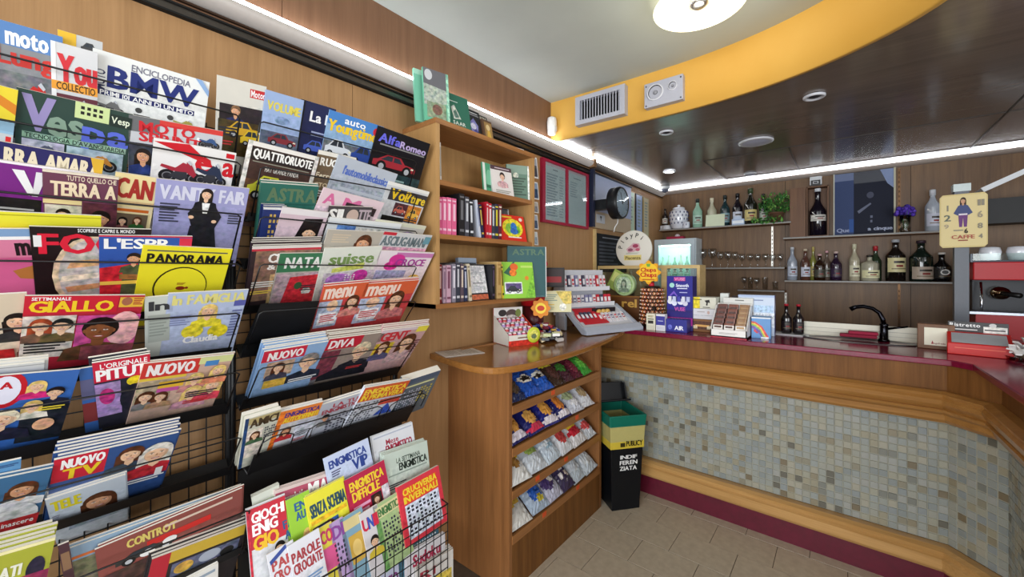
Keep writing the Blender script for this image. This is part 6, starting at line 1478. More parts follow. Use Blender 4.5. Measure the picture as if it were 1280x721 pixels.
('F',0.156,1.292,0.101,0.100,0,0.004,2,0.28,'red topped comedy magazine with white letters and a yellow billed cap','2c2c38',
 [('R', 0, 0, 1, 0.28, 'd02440'), ('T', 0.12, 0.03, 0.95, 0.1, "L'ORIGINALE", 'fff'), ('T', 0.05, 0.11, 0.95, 0.26, 'PITUT', 'fff'), ('R', 0, 0.3, 0.45, 0.8, 'a88ac0'), ('E', 0.2, 0.5, 0.14, 0.12, 'c03a80'), ('E', 0.72, 0.34, 0.16, 0.07, 'ecd42c'), ('E', 0.72, 0.6, 0.3, 0.22, '23242e')]),
('F',0.295,1.270,0.196,-0.048,-1,0.004,1,0.28,'gossip weekly with red banner and several blonde women','cfae9c',
 [('R', 0, 0, 0.62, 0.22, 'cf3a34'), ('T', 0.06, 0.03, 0.56, 0.19, 'NUOVO', 'f4eeee'), ('R', 0, 0.22, 0.5, 0.26, 'e8c84a'), ('R', 0.6, 0, 1, 0.1, 'd8dc9a'), ('R', 0.68, 0.06, 0.84, 0.14, '4a88c8'), ('R', 0, 0.27, 0.38, 0.7, 'b8a88c'), ('R', 0.22, 0.3, 0.5, 0.4, 'e8b83a'), ('R', 0.22, 0.4, 0.46, 0.46, 'c85aa0'), ('F', 0.12, 0.5, 0.08, 'f2c7a4', '5a3420', '777'), ('F', 0.28, 0.52, 0.07, 'f2c7a4', '5a3420', 'a86'), ('F', 0.62, 0.3, 0.08, 'f2c7a4', 'e8c878', 'c88'), ('F', 0.64, 0.52, 0.1, 'f2c7a4', 'e8c878', 'c9a'), ('F', 0.87, 0.44, 0.1, 'f2c7a4', 'e8c878', 'd8485a'), ('F', 0.86, 0.2, 0.08, 'f2c7a4', 'e8c878', 'd86')]),
('G',-0.035,1.098,0.073,-0.020,2,0.004,0,0.28,'blue magazine peeking above the man in the white shirt','5a94c8',
 [('L', 0.3, 0.04, 0.95, 0.08, 2, '2a4a80'), ('F', 0.7, 0.3, 0.16, 'e0a882', '221a18', '333')]),
('G',-0.020,1.067,0.133,-0.100,0,0.004,1,0.28,'blue magazine with a dark haired man in a white shirt','3f6f9a',
 [('F', 0.72, 0.22, 0.15, 'e0a882', '5a3420', 'd8dade'), ('E', 0.7, 0.6, 0.28, 0.2, 'd4d8dc'), ('R', 0.3, 0.62, 1, 0.85, 'b82c30'), ('T', 0.52, 0.66, 0.95, 0.73, 'Rinascere', 'fff')]),
('G',0.158,1.073,0.220,-0.042,1,0.005,5,0.28,'television gossip weekly with white and yellow letters, front of a thick stack','34548e',
 [('R', 0, 0, 0.4, 0.34, 'd0243c'), ('T', 0.06, 0.03, 0.38, 0.16, 'NUOVO', 'fff'), ('T', 0.08, 0.17, 0.36, 0.32, 'TV', 'f2d32c'), ('F', 0.6, 0.17, 0.1, 'f2c7a4', '5a3420', '345'), ('F', 0.84, 0.24, 0.13, 'f2c7a4', 'd8d4cc', 'c02c38'), ('L', 0.55, 0.62, 0.98, 0.7, 2, 'eee'), ('R', 0.88, 0.5, 0.95, 0.62, 'eee')]),
('G',0.105,0.975,0.137,0.100,-1,0.005,3,0.25,'pale television guide with yellow title and a close up face, front stack','c9d4e0',
 [('T', 0.05, 0.08, 0.4, 0.26, 'TELE', 'e6d82a'), ('F', 0.62, 0.34, 0.2, 'e0a882', '5a3420', '9ab'), ('L', 0.03, 0.34, 0.12, 0.5, 5, '889')]),
('H',-0.003,0.941,0.102,-0.100,1,0.007,4,0.28,'olive green comic with a dark silhouette at the bottom left of the rack','a8ac3a',
 [('R', 0, 0, 1, 0.03, 'f0e8b0'), ('T', 0.2, 0.16, 0.6, 0.27, 'VATI', 'e8e8d8'), ('E', 0.8, 0.26, 0.13, 0.12, '26243a'), ('R', 0.0, 0.3, 1, 0.4, '8a2a50')]),
('H',0.059,0.911,0.016,0.100,1,0.004,0,0.28,'dark thin comic spine beside the olive green comic','4a2f38',
 [('R', 0.1, 0.1, 0.9, 0.3, '8a6a50')]),
('H',0.232,0.878,0.332,0.001,3,0.004,1,0.28,'grey blue comic with an orange stripe behind the brown comic','8aa4bc',
 [('L', 0.25, 0.042, 0.9, 0.058, 1, '34507a'), ('R', 0, 0.11, 1, 0.14, 'd2703a'), ('R', 0, 0.16, 1, 0.5, '7a7a60'), ('E', 0.25, 0.24, 0.1, 0.05, 'c9a83a')]),
('H',0.253,0.875,0.291,0.100,1,0.004,1,0.28,'large brown comic album with red car and pale lettering','8a4a44',
 [('T', 0.18, 0.05, 0.5, 0.15, 'CONTROT', 'd8c46a'), ('L', 0.42, 0.061, 0.92, 0.089, 1, 'd8c0b0'), ('R', 0.3, 0.17, 0.75, 0.24, 'd02c28'), ('C', 0.1, 0.22, 0.5, 0.34, '333'), ('E', 0.3, 0.3, 0.05, 0.04, 'eee'), ('E', 0.45, 0.26, 0.05, 0.04, 'eee'), ('R', 0, 0.36, 1, 0.6, '4a3430')]),
('H',0.316,0.779,0.213,-0.072,-2,0.006,4,0.28,'comic with gold strip and dark picture, front of white edged stack','2f2a2c',
 [('R', 0, 0, 1, 0.14, 'c8a83c'), ('R', 0, 0, 0.18, 0.3, 'b82838'), ('R', 0.22, 0.17, 0.95, 0.36, '5a6078'), ('E', 0.35, 0.26, 0.1, 0.07, 'caa04a'), ('E', 0.62, 0.24, 0.12, 0.07, 'a8b0c0'), ('E', 0.82, 0.28, 0.08, 0.06, '222')]),
('H',0.320,0.683,0.074,0.100,-4,0.004,2,0.28,'thin white leaflet at the front of the lowest pocket','eceae6',
 [('L', 0.1, 0.06, 0.9, 0.1, 1, '9ab')]),
('A',0.421,2.063,0.127,0.078,2,0.004,0,0.28,'cream motoring magazine with a red corner label and a racing driver','d9d6cc',
 [('R', 0.66, 0.06, 1, 0.15, 'c82c30'), ('T', 0.68, 0.07, 0.98, 0.14, 'Motor', 'fff'), ('R', 0.06, 0.26, 1, 0.45, '2a2226'), ('F', 0.38, 0.32, 0.09, 'e0a882', '7a5a40', '28305a'), ('R', 0.04, 0.42, 1, 0.8, '4a3c1c'), ('C', 0.2, 0.42, 0.95, 0.6, 'd8a82a'), ('C', 0.5, 0.5, 1.05, 0.68, 'e8c42c')]),
('A',0.538,2.062,0.114,0.023,1,0.004,0,0.28,'pale blue car magazine with yellow title over an empty sky','9db4dc',
 [('T', 0.08, 0.1, 0.95, 0.2, 'VOLUME', 'e0d05a'), ('E', 0.5, 0.29, 0.2, 0.045, '8098c0'), ('R', 0, 0.43, 1, 0.7, '5a6478'), ('C', 0.2, 0.44, 0.95, 0.58, '8a3038')]),
('A',0.648,2.066,0.117,0.013,2,0.004,0,0.28,'navy car magazine with white serif title, between blue and bright covers','20264e',
 [('R', 0, 0, 0.12, 1, '15171e'), ('T', 0.3, 0.1, 0.98, 0.22, 'La M', 'f2f2f4'), ('L', 0.4, 0.33, 0.95, 0.4, 2, '9aa4c8'), ('C', 0.25, 0.44, 1, 0.6, '4a62c0')]),
('A',0.789,2.060,0.215,-0.008,1,0.004,0,0.28,'classic car magazine with blue and yellow title and two old cars','8fb0d4',
 [('R', 0, 0, 1, 0.16, '4a86cc'), ('T', 0.28, 0.04, 0.66, 0.11, 'auto', 'fff'), ('T', 0.02, 0.1, 0.98, 0.26, 'Youngtimer', 'f2cc2c'), ('E', 0.9, 0.1, 0.09, 0.06, 'cc2a3a'), ('R', 0, 0.36, 1, 0.7, '6a7078'), ('C', 0.04, 0.33, 0.5, 0.56, 'dfe4ea'), ('C', 0.5, 0.34, 1, 0.58, '2c4a9c')]),
('A',0.994,2.055,0.254,-0.032,0,0.004,0,0.28,'black car magazine with italic title and red sports car, end of top row','15151a',
 [('T', 0.06, 0.07, 0.45, 0.19, 'Alfa', '6a6ae0'), ('T', 0.45, 0.1, 0.96, 0.2, 'Romeo', 'b9a8d8'), ('L', 0.1, 0.21, 0.95, 0.23, 1, '888'), ('C', 0.05, 0.34, 0.85, 0.56, 'a82c38'), ('R', 0, 0.58, 1, 0.85, '2a4448'), ('L', 0.3, 0.66, 0.7, 0.69, 1, '9bb')]),
('B',0.540,1.890,0.212,-0.033,1,0.004,0,0.28,'motoring monthly with white title on brown and a yellow car','4c3630',
 [('R', 0, 0, 1, 0.05, 'eeeae4'), ('R', 0, 0, 0.06, 1, 'eeeae4'), ('R', 0.94, 0, 1, 1, 'd8d4ce'), ('R', 0.06, 0.06, 0.94, 0.2, '2c2422'), ('T', 0.09, 0.07, 0.92, 0.18, 'QUATTRORUOTE', 'f6f4f0'), ('L', 0.1, 0.21, 0.9, 0.22, 1, '998'), ('T', 0.28, 0.25, 0.76, 0.31, 'FIAT GRANDE PANDA', 'e8e4dc'), ('R', 0.06, 0.42, 0.94, 0.9, '6a4a34'), ('C', 0.1, 0.36, 0.75, 0.66, 'd2cf3c')]),
('B',0.709,1.908,0.136,0.015,2,0.004,0,0.28,'brown motoring magazine with white letters half hidden by a silver one','6f5c46',
 [('R', 0, 0, 1, 0.05, 'e8e4da'), ('T', 0.1, 0.08, 0.7, 0.18, 'RUOT', 'f4f0e8'), ('T', 0.06, 0.27, 0.6, 0.34, 'Ferrari', 'e8dcc0'), ('T', 0.06, 0.4, 0.4, 0.46, 'GTO', 'd8c4a0'), ('R', 0, 0.5, 1, 0.9, '584834')]),
('B',0.833,1.898,0.251,-0.098,1,0.004,0,0.28,'silver grey classic car magazine with blue italic title','b8c0cc',
 [('T', 0.14, 0.1, 0.9, 0.22, "l'automobileclassica", '5a74c0'), ('R', 0.04, 0.32, 0.96, 0.6, 'a8b2be'), ('L', 0.15, 0.39, 0.9, 0.43, 1, 'c4ccd6'), ('L', 0.3, 0.54, 0.7, 0.56, 1, '556')]),
('B',1.027,1.854,0.208,-0.063,0,0.004,0,0.28,'car magazine with yellow title and two small car photos, end of second row','d3d6da',
 [('R', 0, 0, 1, 0.05, 'ecece8'), ('R', 0.1, 0.08, 1, 0.26, '3c3a40'), ('T', 0.14, 0.08, 0.6, 0.24, 'Vol?', 'eec82c'), ('T', 0.62, 0.12, 0.98, 0.24, 'ture', 'f0d03a'), ('R', 0.3, 0.28, 0.62, 0.48, '56303a'), ('C', 0.32, 0.32, 0.6, 0.46, 'cc6a5a'), ('R', 0.62, 0.28, 0.96, 0.55, 'd98a3a'), ('C', 0.66, 0.33, 0.94, 0.5, 'f0c050'), ('R', 0.1, 0.5, 0.62, 0.62, '1a1a18')]),
('C',0.547,1.767,0.170,0.100,3,0.008,1,0.28,'dark green hardback with a brass coloured title behind the girl cover','2f6a5e',
 [('T', 0.12, 0.05, 0.98, 0.22, 'ASTRA', '5f7a5c'), ('R', 0.02, 0.24, 1, 0.26, '275a50')]),
('C',0.765,1.767,0.240,-0.095,2,0.004,0,0.28,'pale pink fashion magazine with pink letters','e4ccd4',
 [('T', 0.06, 0.05, 0.24, 0.2, 'A', 'd870a0'), ('T', 0.36, 0.06, 0.62, 0.2, 'M', 'd870a0'), ('R', 0.4, 0.12, 0.92, 0.24, '3a2c30'), ('F', 0.64, 0.24, 0.1, 'e0a882', '221a18', 'caa'), ('R', 0, 0.24, 1, 0.9, 'd8c4cc')]),
('C',0.756,1.735,0.161,0.100,0,0.004,0,0.28,'black and white fashion magazine with condensed letters and a face','4a4648',
 [('T', 0.03, 0.04, 0.45, 0.22, 'SIL', 'f0eeea'), ('E', 0.56, 0.14, 0.14, 0.1, 'c8b0a4'), ('T', 0.7, 0.04, 0.98, 0.22, 'TTE', 'b9a8b0'), ('R', 0, 0.24, 1, 0.26, 'd8d4d0')]),
('C',0.512,1.702,0.067,0.100,0,0.006,3,0.28,'dark blue magazine stack with gold star pattern left of the girl cover','26346e',
 [('R', 0, 0.0, 1, 0.02, 'e8e8ea'), ('D', 0.3, 0.08, 0.95, 0.5, 4, 6, 'c8a85a')]),
('C',0.604,1.710,0.150,-0.003,-1,0.004,0,0.28,'pink and white cover with a black haired girl','dcc4cf',
 [('R', 0, 0, 1, 0.08, 'e8e2e4'), ('P', [(0.52, 0.12), (0.92, 0.1), (0.9, 0.4), (0.3, 0.62), (0.4, 0.4)], '201a1c'), ('F', 0.7, 0.32, 0.15, 'f2c7a4', '221a18', 'dcd4d8')]),
('C',0.835,1.697,0.296,0.010,-1,0.004,0,0.28,'white magazine with a blue square photograph under the condensed letters','dfe3e6',
 [('R', 0, 0, 1, 0.05, 'eef0f0'), ('R', 0.12, 0.1, 0.36, 0.5, '5f88cc'), ('R', 0.4, 0.12, 0.75, 0.5, 'e6e4de'), ('E', 0.72, 0.3, 0.08, 0.08, '7a5a4a')]),
('C',0.989,1.700,0.246,-0.030,0,0.004,0,0.28,'pale pictorial magazine with lilac shades at the end of the third row','cfccc4',
 [('R', 0, 0, 1, 0.06, 'dfe0c8'), ('R', 0.1, 0.12, 0.5, 0.4, 'b8bca0'), ('E', 0.7, 0.25, 0.22, 0.12, '9a8ab0')]),
('D',0.768,1.636,0.215,0.040,3,0.004,0,0.28,'beige craft magazine with a woman, half hidden behind the green lettered cover','b9b2a6',
 [('L', 0.1, 0.06, 0.4, 0.2, 4, 'cfc0a8'), ('F', 0.66, 0.2, 0.13, 'e0a882', '5a3420', 'a98')]),
('D',0.986,1.642,0.230,-0.002,3,0.004,0,0.28,'towel embroidery magazine with grey slanted capital letters','cfd0d2',
 [('R', 0, 0, 0.25, 0.05, 'c83040'), ('T', 0.02, 0.06, 0.93, 0.22, 'ASCIUGAMANI', '6a7a80'), ('R', 0, 0.24, 1, 0.3, 'd8a0b4'), ('R', 0.86, 0.03, 1, 0.16, '6a9aa8')]),
('D',0.551,1.577,0.207,0.100,2,0.005,4,0.28,'striped crochet magazine with white letters on black, left of the green header','3a2c30',
 [('R', 0, 0, 1, 0.03, 'e4dcd8'), ('R', 0, 0.03, 1, 0.06, 'c83a48'), ('R', 0.06, 0.06, 1, 0.8, '8a6a5a'), ('T', 0.24, 0.1, 0.6, 0.23, 'CRO', 'f4f0ea'), ('T', 0.24, 0.25, 0.36, 0.33, '&', 'f4f0ea'), ('R', 0.3, 0.4, 0.68, 0.85, 'c9a878'), ('E', 0.42, 0.5, 0.07, 0.06, '4a3420'), ('E', 0.56, 0.62, 0.07, 0.06, 'e8d8b8'), ('E', 0.42, 0.72, 0.08, 0.07, '3a2a20')]),
('D',0.608,1.560,0.159,0.064,1,0.004,0,0.28,'Christmas craft magazine with green header and a red knitted piece','b8b0a8',
 [('R', 0, 0, 1, 0.28, '3f7a56'), ('T', 0.14, 0.06, 0.98, 0.22, 'NATAL', 'f0f2ee'), ('R', 0.02, 0.3, 1, 0.85, 'b9a0a8'), ('P', [(0.3, 0.36), (0.95, 0.33), (0.95, 0.8), (0.2, 0.85)], 'c8303a'), ('E', 0.5, 0.5, 0.08, 0.06, '3a5a3a'), ('E', 0.7, 0.6, 0.1, 0.06, 'd8d8d0')]),
('D',0.769,1.590,0.217,0.100,0,0.004,0,0.28,'white knitting magazine with soft green lower case title and purple yarn','dfe4da',
 [('T', 0.12, 0.1, 0.9, 0.27, 'suisse', '7a9a5a'), ('P', [(0.2, 0.33), (0.75, 0.26), (0.75, 0.36), (0.2, 0.4)], 'cad86a'), ('R', 0.08, 0.4, 1, 0.85, 'c9c4cc'), ('E', 0.35, 0.52, 0.22, 0.1, 'b07ac8'), ('E', 0.72, 0.48, 0.15, 0.1, 'c83fa0'), ('D', 0.45, 0.45, 0.65, 0.6, 4, 4, 'f0e8f4')]),
('D',1.007,1.583,0.262,0.002,0,0.004,0,0.28,'cross stitch magazine with pink blobs and purple capitals, right end of row','ece0e8',
 [('R', 0.3, 0.02, 1, 0.1, 'c880b8'), ('E', 0.35, 0.15, 0.14, 0.1, 'd83a98'), ('E', 0.28, 0.26, 0.12, 0.08, 'd83a98'), ('T', 0.34, 0.13, 0.9, 0.26, 'CROCE', 'a83f9a'), ('R', 0.06, 0.34, 0.6, 0.75, 'a8aed0'), ('E', 0.8, 0.5, 0.12, 0.08, 'e6b84a')]),
('E',0.734,1.458,0.163,0.100,0,0.004,1,0.28,'cooking weekly beside the empty black pocket, orange title and brunette woman','c8484a',
 [('R', 0, 0, 1, 0.26, 'd8603a'), ('T', 0.06, 0.05, 0.72, 0.23, 'menu', 'f6ded0'), ('R', 0, 0.27, 0.5, 0.75, 'b8c4dc'), ('E', 0.3, 0.36, 0.12, 0.1, 'f2c7a4'), ('R', 0.06, 0.48, 0.48, 0.7, 'f2eeee'), ('L', 0.1, 0.52, 0.44, 0.66, 4, 'c33'), ('F', 0.74, 0.32, 0.13, 'f2c7a4', '5a3420', 'd88a80')]),
('E',0.923,1.462,0.231,0.064,0,0.004,2,0.28,'twin cooking weekly nearer the bookshelf, orange title and brunette woman','c84448',
 [('R', 0, 0, 1, 0.26, 'd8603a'), ('T', 0.06, 0.05, 0.66, 0.23, 'menu', 'f6ded0'), ('R', 0, 0.27, 0.46, 0.75, 'b8c4dc'), ('E', 0.25, 0.36, 0.12, 0.1, 'f2c7a4'), ('R', 0.04, 0.48, 0.42, 0.7, 'f2eeee'), ('L', 0.08, 0.52, 0.4, 0.66, 4, 'c33'), ('F', 0.68, 0.34, 0.13, 'f2c7a4', '5a3420', 'c87a78')]),
('F',0.582,1.258,0.210,0.048,0,0.005,5,0.28,'light blue gossip weekly with a smiling grey haired man, front of white edged stack','8fb0d8',
 [('R', 0, 0, 0.62, 0.2, 'cc2c44'), ('T', 0.08, 0.04, 0.58, 0.18, 'NUOVO', 'f6eeee'), ('R', 0.1, 0.22, 0.5, 0.5, 'c8a890'), ('F', 0.28, 0.34, 0.08, 'f2c7a4', '5a3420', '445'), ('F', 0.72, 0.32, 0.14, 'f2c7a4', '8a8480', '2a3040'), ('R', 0.12, 0.55, 0.45, 0.7, 'd8b048'), ('L', 0.5, 0.62, 0.95, 0.7, 2, 'eee')]),
('F',0.785,1.269,0.220,-0.003,0,0.005,4,0.28,'lifestyle weekly with white title on red and a fair haired person in a dark jacket','9a8a80',
 [('R', 0, 0, 0.6, 0.22, 'c02438'), ('T', 0.05, 0.04, 0.48, 0.19, 'DIVA', 'f2e8e8'), ('R', 0, 0.24, 0.3, 0.8, '7a3a48'), ('F', 0.68, 0.32, 0.15, 'f2c7a4', 'd8c8a8', '22222a'), ('P', [(0.1, 0.75), (0.5, 0.55), (0.95, 0.6), (1, 0.85), (0.1, 0.85)], '22222a')]),
('F',0.991,1.276,0.224,-0.008,0,0.005,3,0.28,'weekly with red white letters and a brunette, at right end above puzzle row','c8a0a0',
 [('R', 0, 0, 1, 0.06, 'd8c8d0'), ('T', 0.05, 0.06, 0.62, 0.24, 'GENT', 'c8303c'), ('R', 0.75, 0.0, 1, 0.12, 'e6d84a'), ('R', 0.02, 0.28, 0.4, 0.6, 'd8b83a'), ('F', 0.2, 0.36, 0.1, 'f2c7a4', '5a3420', '557'), ('F', 0.68, 0.32, 0.15, 'f2c7a4', '5a3420', 'caa'), ('L', 0.85, 0.3, 0.98, 0.6, 6, '744')]),
('O',0.457,1.081,0.094,0.100,0,0.012,1,0.25,'thick puzzle magazine with a smiling woman in green stripes','cfcfc0',
 [('R', 0, 0, 0.1, 1, '2a4a7a'), ('R', 0.1, 0.02, 1, 0.14, 'b8a878'), ('T', 0.15, 0.05, 0.95, 0.2, 'AMICI', '4a3a28'), ('R', 0.1, 0.24, 0.55, 0.8, 'e8dcd0'), ('F', 0.34, 0.36, 0.12, 'f2c7a4', '5a3420', '4a6a4a'), ('D', 0.6, 0.26, 0.98, 0.5, 6, 5, '445')]),
('O',0.571,1.072,0.130,-0.006,0,0.006,1,0.25,'orange puzzle magazine with purple and yellow letters and a man in red','d8d8dc',
 [('R', 0, 0, 1, 0.26, 'e6843a'), ('R', 0, 0, 0.12, 0.9, 'e67a2c'), ('T', 0.14, 0.05, 0.97, 0.14, 'ENIGMISTICA', '5a3a80'), ('T', 0.14, 0.15, 0.97, 0.25, 'AUTODEFINITI', 'f2d03a'), ('F', 0.3, 0.42, 0.1, 'e0a882', '5a3420', 'b8343a'), ('R', 0.5, 0.3, 1, 0.8, 'cdd2e0')]),
('O',0.713,1.065,0.171,0.097,0,0.006,1,0.25,'grey puzzle magazine with a dotted crossword cover, third in the puzzle row','b8bcc8',
 [('T', 0.3, 0.06, 0.95, 0.14, 'LA TUA', 'b03a4a'), ('T', 0.1, 0.15, 0.95, 0.24, 'ENIGMISTICA', 'a84a58'), ('F', 0.2, 0.32, 0.07, 'e0a882', '221a18', '666'), ('D', 0.25, 0.3, 0.95, 0.7, 9, 7, '445')]),
('O',0.877,1.085,0.203,-0.094,-1,0.006,1,0.25,'orange topped puzzle magazine with yellow letters and a blue tent','ccd0da',
 [('R', 0, 0, 1, 0.3, 'd05a30'), ('T', 0.05, 0.05, 0.97, 0.16, 'ENIGMISTICA', 'f4d23a'), ('T', 0.05, 0.17, 0.97, 0.28, 'IN PRIMAVERA', 'f4d23a'), ('D', 0.0, 0.34, 0.5, 0.75, 8, 8, '556'), ('R', 0.52, 0.34, 1, 0.46, 'c8483a'), ('P', [(0.55, 0.7), (0.75, 0.45), (0.98, 0.7)], '3a58b8')]),
('O',1.044,1.078,0.177,0.100,0,0.03,0,0.25,'thick grey puzzle magazine at the right end of the puzzle row','5f6a74',
 [('R', 0, 0, 1, 0.12, '4a5a70'), ('L', 0.1, 0.17, 0.9, 0.21, 1, 'd8d8a0'), ('D', 0.05, 0.3, 0.6, 0.75, 8, 8, 'ccd'), ('D', 0.6, 0.3, 0.95, 0.7, 4, 6, 'c8b84a')]),
('P',0.468,0.846,0.075,0.100,2,0.004,2,0.2,'pale puzzle booklet with green letters, back left of the bottom bin','d4d8cc',
 [('R', 0.1, 0.12, 0.9, 0.32, 'c8dcc0'), ('T', 0.2, 0.14, 0.9, 0.29, 'Enigm', '2f7a4a')]),
('P',0.573,0.834,0.162,-0.050,1,0.004,2,0.2,'cream and pink women puzzle magazine with bold white letters','d8c4c0',
 [('R', 0, 0.05, 1, 0.3, 'b8506a'), ('T', 0.03, 0.1, 0.6, 0.25, 'Femmistica', 'e8dcd8'), ('T', 0.6, 0.06, 0.98, 0.27, 'MIA', 'fff')]),
('P',0.722,0.888,0.166,0.100,0,0.004,0,0.22,'pale blue puzzle magazine with dark blue letters','c4d0ec',
 [('T', 0.08, 0.08, 0.9, 0.2, 'ENIGMISTICA', '2f4590'), ('T', 0.55, 0.21, 0.9, 0.38, 'VIP', '2f4590'), ('L', 0.1, 0.24, 0.3, 0.34, 3, '557'), ('D', 0.1, 0.45, 0.9, 0.8, 8, 6, '446')]),
('P',0.919,0.893,0.184,0.021,2,0.004,1,0.22,'white puzzle monthly with dark red letters, topmost in bottom bin','dcdfe6',
 [('R', 0.04, 0.04, 0.96, 0.06, 'b0b8cc'), ('T', 0.3, 0.13, 0.6, 0.22, 'Mese', 'a83048'), ('T', 0.28, 0.23, 0.92, 0.36, 'ENIGMISTICO', 'a83048')]),
('P',0.950,0.818,0.198,-0.039,-2,0.004,3,0.22,'grey green puzzle weekly with small black letters','c3d0c6',
 [('T', 0.25, 0.12, 0.8, 0.2, 'LA SETTIMANA', '3a4a40'), ('T', 0.3, 0.21, 0.95, 0.33, 'ENIGMISTICA', '1f2a24'), ('R', 0.06, 0.36, 0.94, 0.38, '8a9a90')]),
('Q',0.459,0.822,0.104,0.010,1,0.004,1,0.26,'red and white games magazine with a dark haired woman, left of bottom bin','d8dadf',
 [('R', 0, 0, 1, 0.42, 'c8283c'), ('T', 0.12, 0.05, 0.95, 0.16, 'GIOCHI', 'fff'), ('T', 0.12, 0.17, 0.75, 0.29, 'ENIG', 'fff'), ('T', 0.12, 0.3, 0.75, 0.45, 'GIO', 'f0c02c'), ('R', 0, 0, 0.06, 1, 'c8283c'), ('F', 0.75, 0.52, 0.12, 'f2c7a4', '221a18', '99a')]),
('Q',0.505,0.785,0.048,0.100,1,0.004,0,0.2,'narrow green and blue puzzle magazine behind the lime one','8fc04a',
 [('T', 0.3, 0.15, 0.95, 0.27, 'FA', '2a5a8a'), ('T', 0.3, 0.3, 0.95, 0.42, 'AU', '2a5a8a'), ('E', 0.7, 0.6, 0.2, 0.1, 'e0a882')]),
('Q',0.544,0.811,0.069,0.071,0,0.004,0,0.2,'lime green puzzle magazine with blue letters left of the yellow one','9ccc3c',
 [('T', 0.3, 0.1, 0.9, 0.22, 'ENI', '2f5f9a'), ('T', 0.3, 0.24, 0.9, 0.36, 'AUT', '2f5f9a'), ('F', 0.65, 0.6, 0.16, 'e0a882', 'e8c878', 'ddd')]),
('Q',0.623,0.804,0.129,0.100,-1,0.004,1,0.2,'bright yellow puzzle magazine with dark letters and a man below','e8e03c',
 [('T', 0.08, 0.16, 0.97, 0.36, 'SENZA SCHEMA', '2f5060'), ('R', 0.05, 0.4, 0.95, 0.46, 'e8b82c'), ('R', 0.1, 0.5, 0.7, 0.9, '2f5fa8'), ('F', 0.45, 0.62, 0.13, 'f2c7a4', '5a3420', '446')]),
('Q',0.765,0.806,0.157,0.096,-1,0.004,0,0.2,'crimson puzzle magazine with yellow letters and a small portrait','b8284a',
 [('T', 0.1, 0.09, 0.92, 0.24, 'ENIGMISTICA', 'f2d03a'), ('T', 0.12, 0.26, 0.78, 0.42, 'DIFFICILE', 'f2d03a'), ('L', 0.1, 0.5, 0.5, 0.75, 3, 'eac'), ('R', 0.52, 0.46, 0.78, 0.72, '2a2024'), ('F', 0.65, 0.56, 0.07, 'f2c7a4', '5a3420', '222'), ('R', 0.8, 0.4, 0.98, 0.7, 'd8d4dc')]),
('R',0.475,0.710,0.071,0.100,1,0.004,0,0.22,'white crossword magazine with red letters, leftmost of two alike','dfe0e8',
 [('T', 0.1, 0.12, 0.9, 0.24, 'PAR', 'b8484a'), ('T', 0.1, 0.26, 0.9, 0.38, 'CROC', 'b8484a'), ('P', [(0.05, 0.1), (0.7, 0.0), (0.72, 0.05), (0.07, 0.15)], '3a4f9a')]),
('R',0.537,0.709,0.092,0.100,0,0.004,0,0.22,'white crossword magazine with red letters, right of its near twin','e2e2ea',
 [('T', 0.06, 0.12, 0.95, 0.25, 'PAROLE', 'a83c44'), ('T', 0.06, 0.27, 0.95, 0.4, 'CROCIATE', 'a83c44'), ('L', 0.3, 0.5, 0.9, 0.62, 3, '7aa0d0')]),
('R',0.603,0.710,0.046,0.100,1,0.004,0,0.22,'narrow yellow and pink puzzle magazine beside the lilac one','e0d04a',
 [('T', 0.1, 0.06, 0.9, 0.24, 'CO', 'c83a6a'), ('R', 0, 0.3, 1, 0.6, 'd85a90')]),
('R',0.640,0.708,0.046,0.100,1,0.004,0,0.22,'narrow lilac puzzle magazine between yellow and sky blue ones','b89ccc',
 [('T', 0.1, 0.06, 0.9, 0.24, 'DI', '8a4a9a'), ('D', 0.1, 0.3, 0.9, 0.7, 4, 6, '334')]),
('R',0.691,0.708,0.080,0.100,1,0.004,0,0.22,'sky blue and gold puzzle magazine with worn cover','7fa4b8',
 [('R', 0.1, 0.05, 0.9, 0.2, 'd8c890'), ('R', 0.2, 0.3, 0.8, 0.7, 'd0a84a'), ('E', 0.5, 0.5, 0.2, 0.12, 'e8c878')]),
('R',0.748,0.697,0.067,0.100,0,0.004,0,0.22,'puzzle magazine with red blue letters and a long dark haired woman','d8d4d8',
 [('T', 0.05, 0.1, 0.4, 0.28, 'U', 'd0304a'), ('T', 0.35, 0.1, 0.65, 0.28, 'N', '3a58b8'), ('T', 0.65, 0.1, 0.9, 0.28, 'I', 'd0304a'), ('F', 0.5, 0.48, 0.2, 'f2c7a4', '221a18', 'd8c040')]),
('R',0.823,0.702,0.118,0.100,0,0.004,0,0.22,'green puzzle magazine with a crossword grid left of the red one','a8c08a',
 [('R', 0.05, 0.05, 0.95, 0.22, 'd8d4a0'), ('T', 0.12, 0.08, 0.9, 0.2, 'ENIGMISTICA', '4a7a48'), ('D', 0.2, 0.3, 0.95, 0.85, 8, 9, '334'), ('R', 0, 0.25, 0.15, 1, '6a9a5a')]),
('R',0.958,0.727,0.195,0.042,-1,0.012,0,0.21,'red framed crossword magazine with yellow letters, right end of bottom bin','d83a4a',
 [('R', 0.1, 0.08, 0.9, 0.34, 'e85a2c'), ('T', 0.1, 0.09, 0.9, 0.2, 'CRUCIVERBA', 'f6d83a'), ('T', 0.1, 0.22, 0.9, 0.33, 'INVERNALI', 'f6d83a'), ('R', 0.1, 0.36, 0.9, 0.92, 'd4dcec'), ('D', 0.14, 0.4, 0.86, 0.9, 8, 8, '223')]),
('R',0.715,0.666,0.121,0.050,3,0.004,0,0.2,'pastel puzzle magazine behind the sky blue and gold one','d8c8c0',
 [('L', 0.3, 0.116, 0.95, 0.164, 1, 'c8a04a'), ('R', 0, 0.25, 1, 0.6, 'c0d0d8')]),
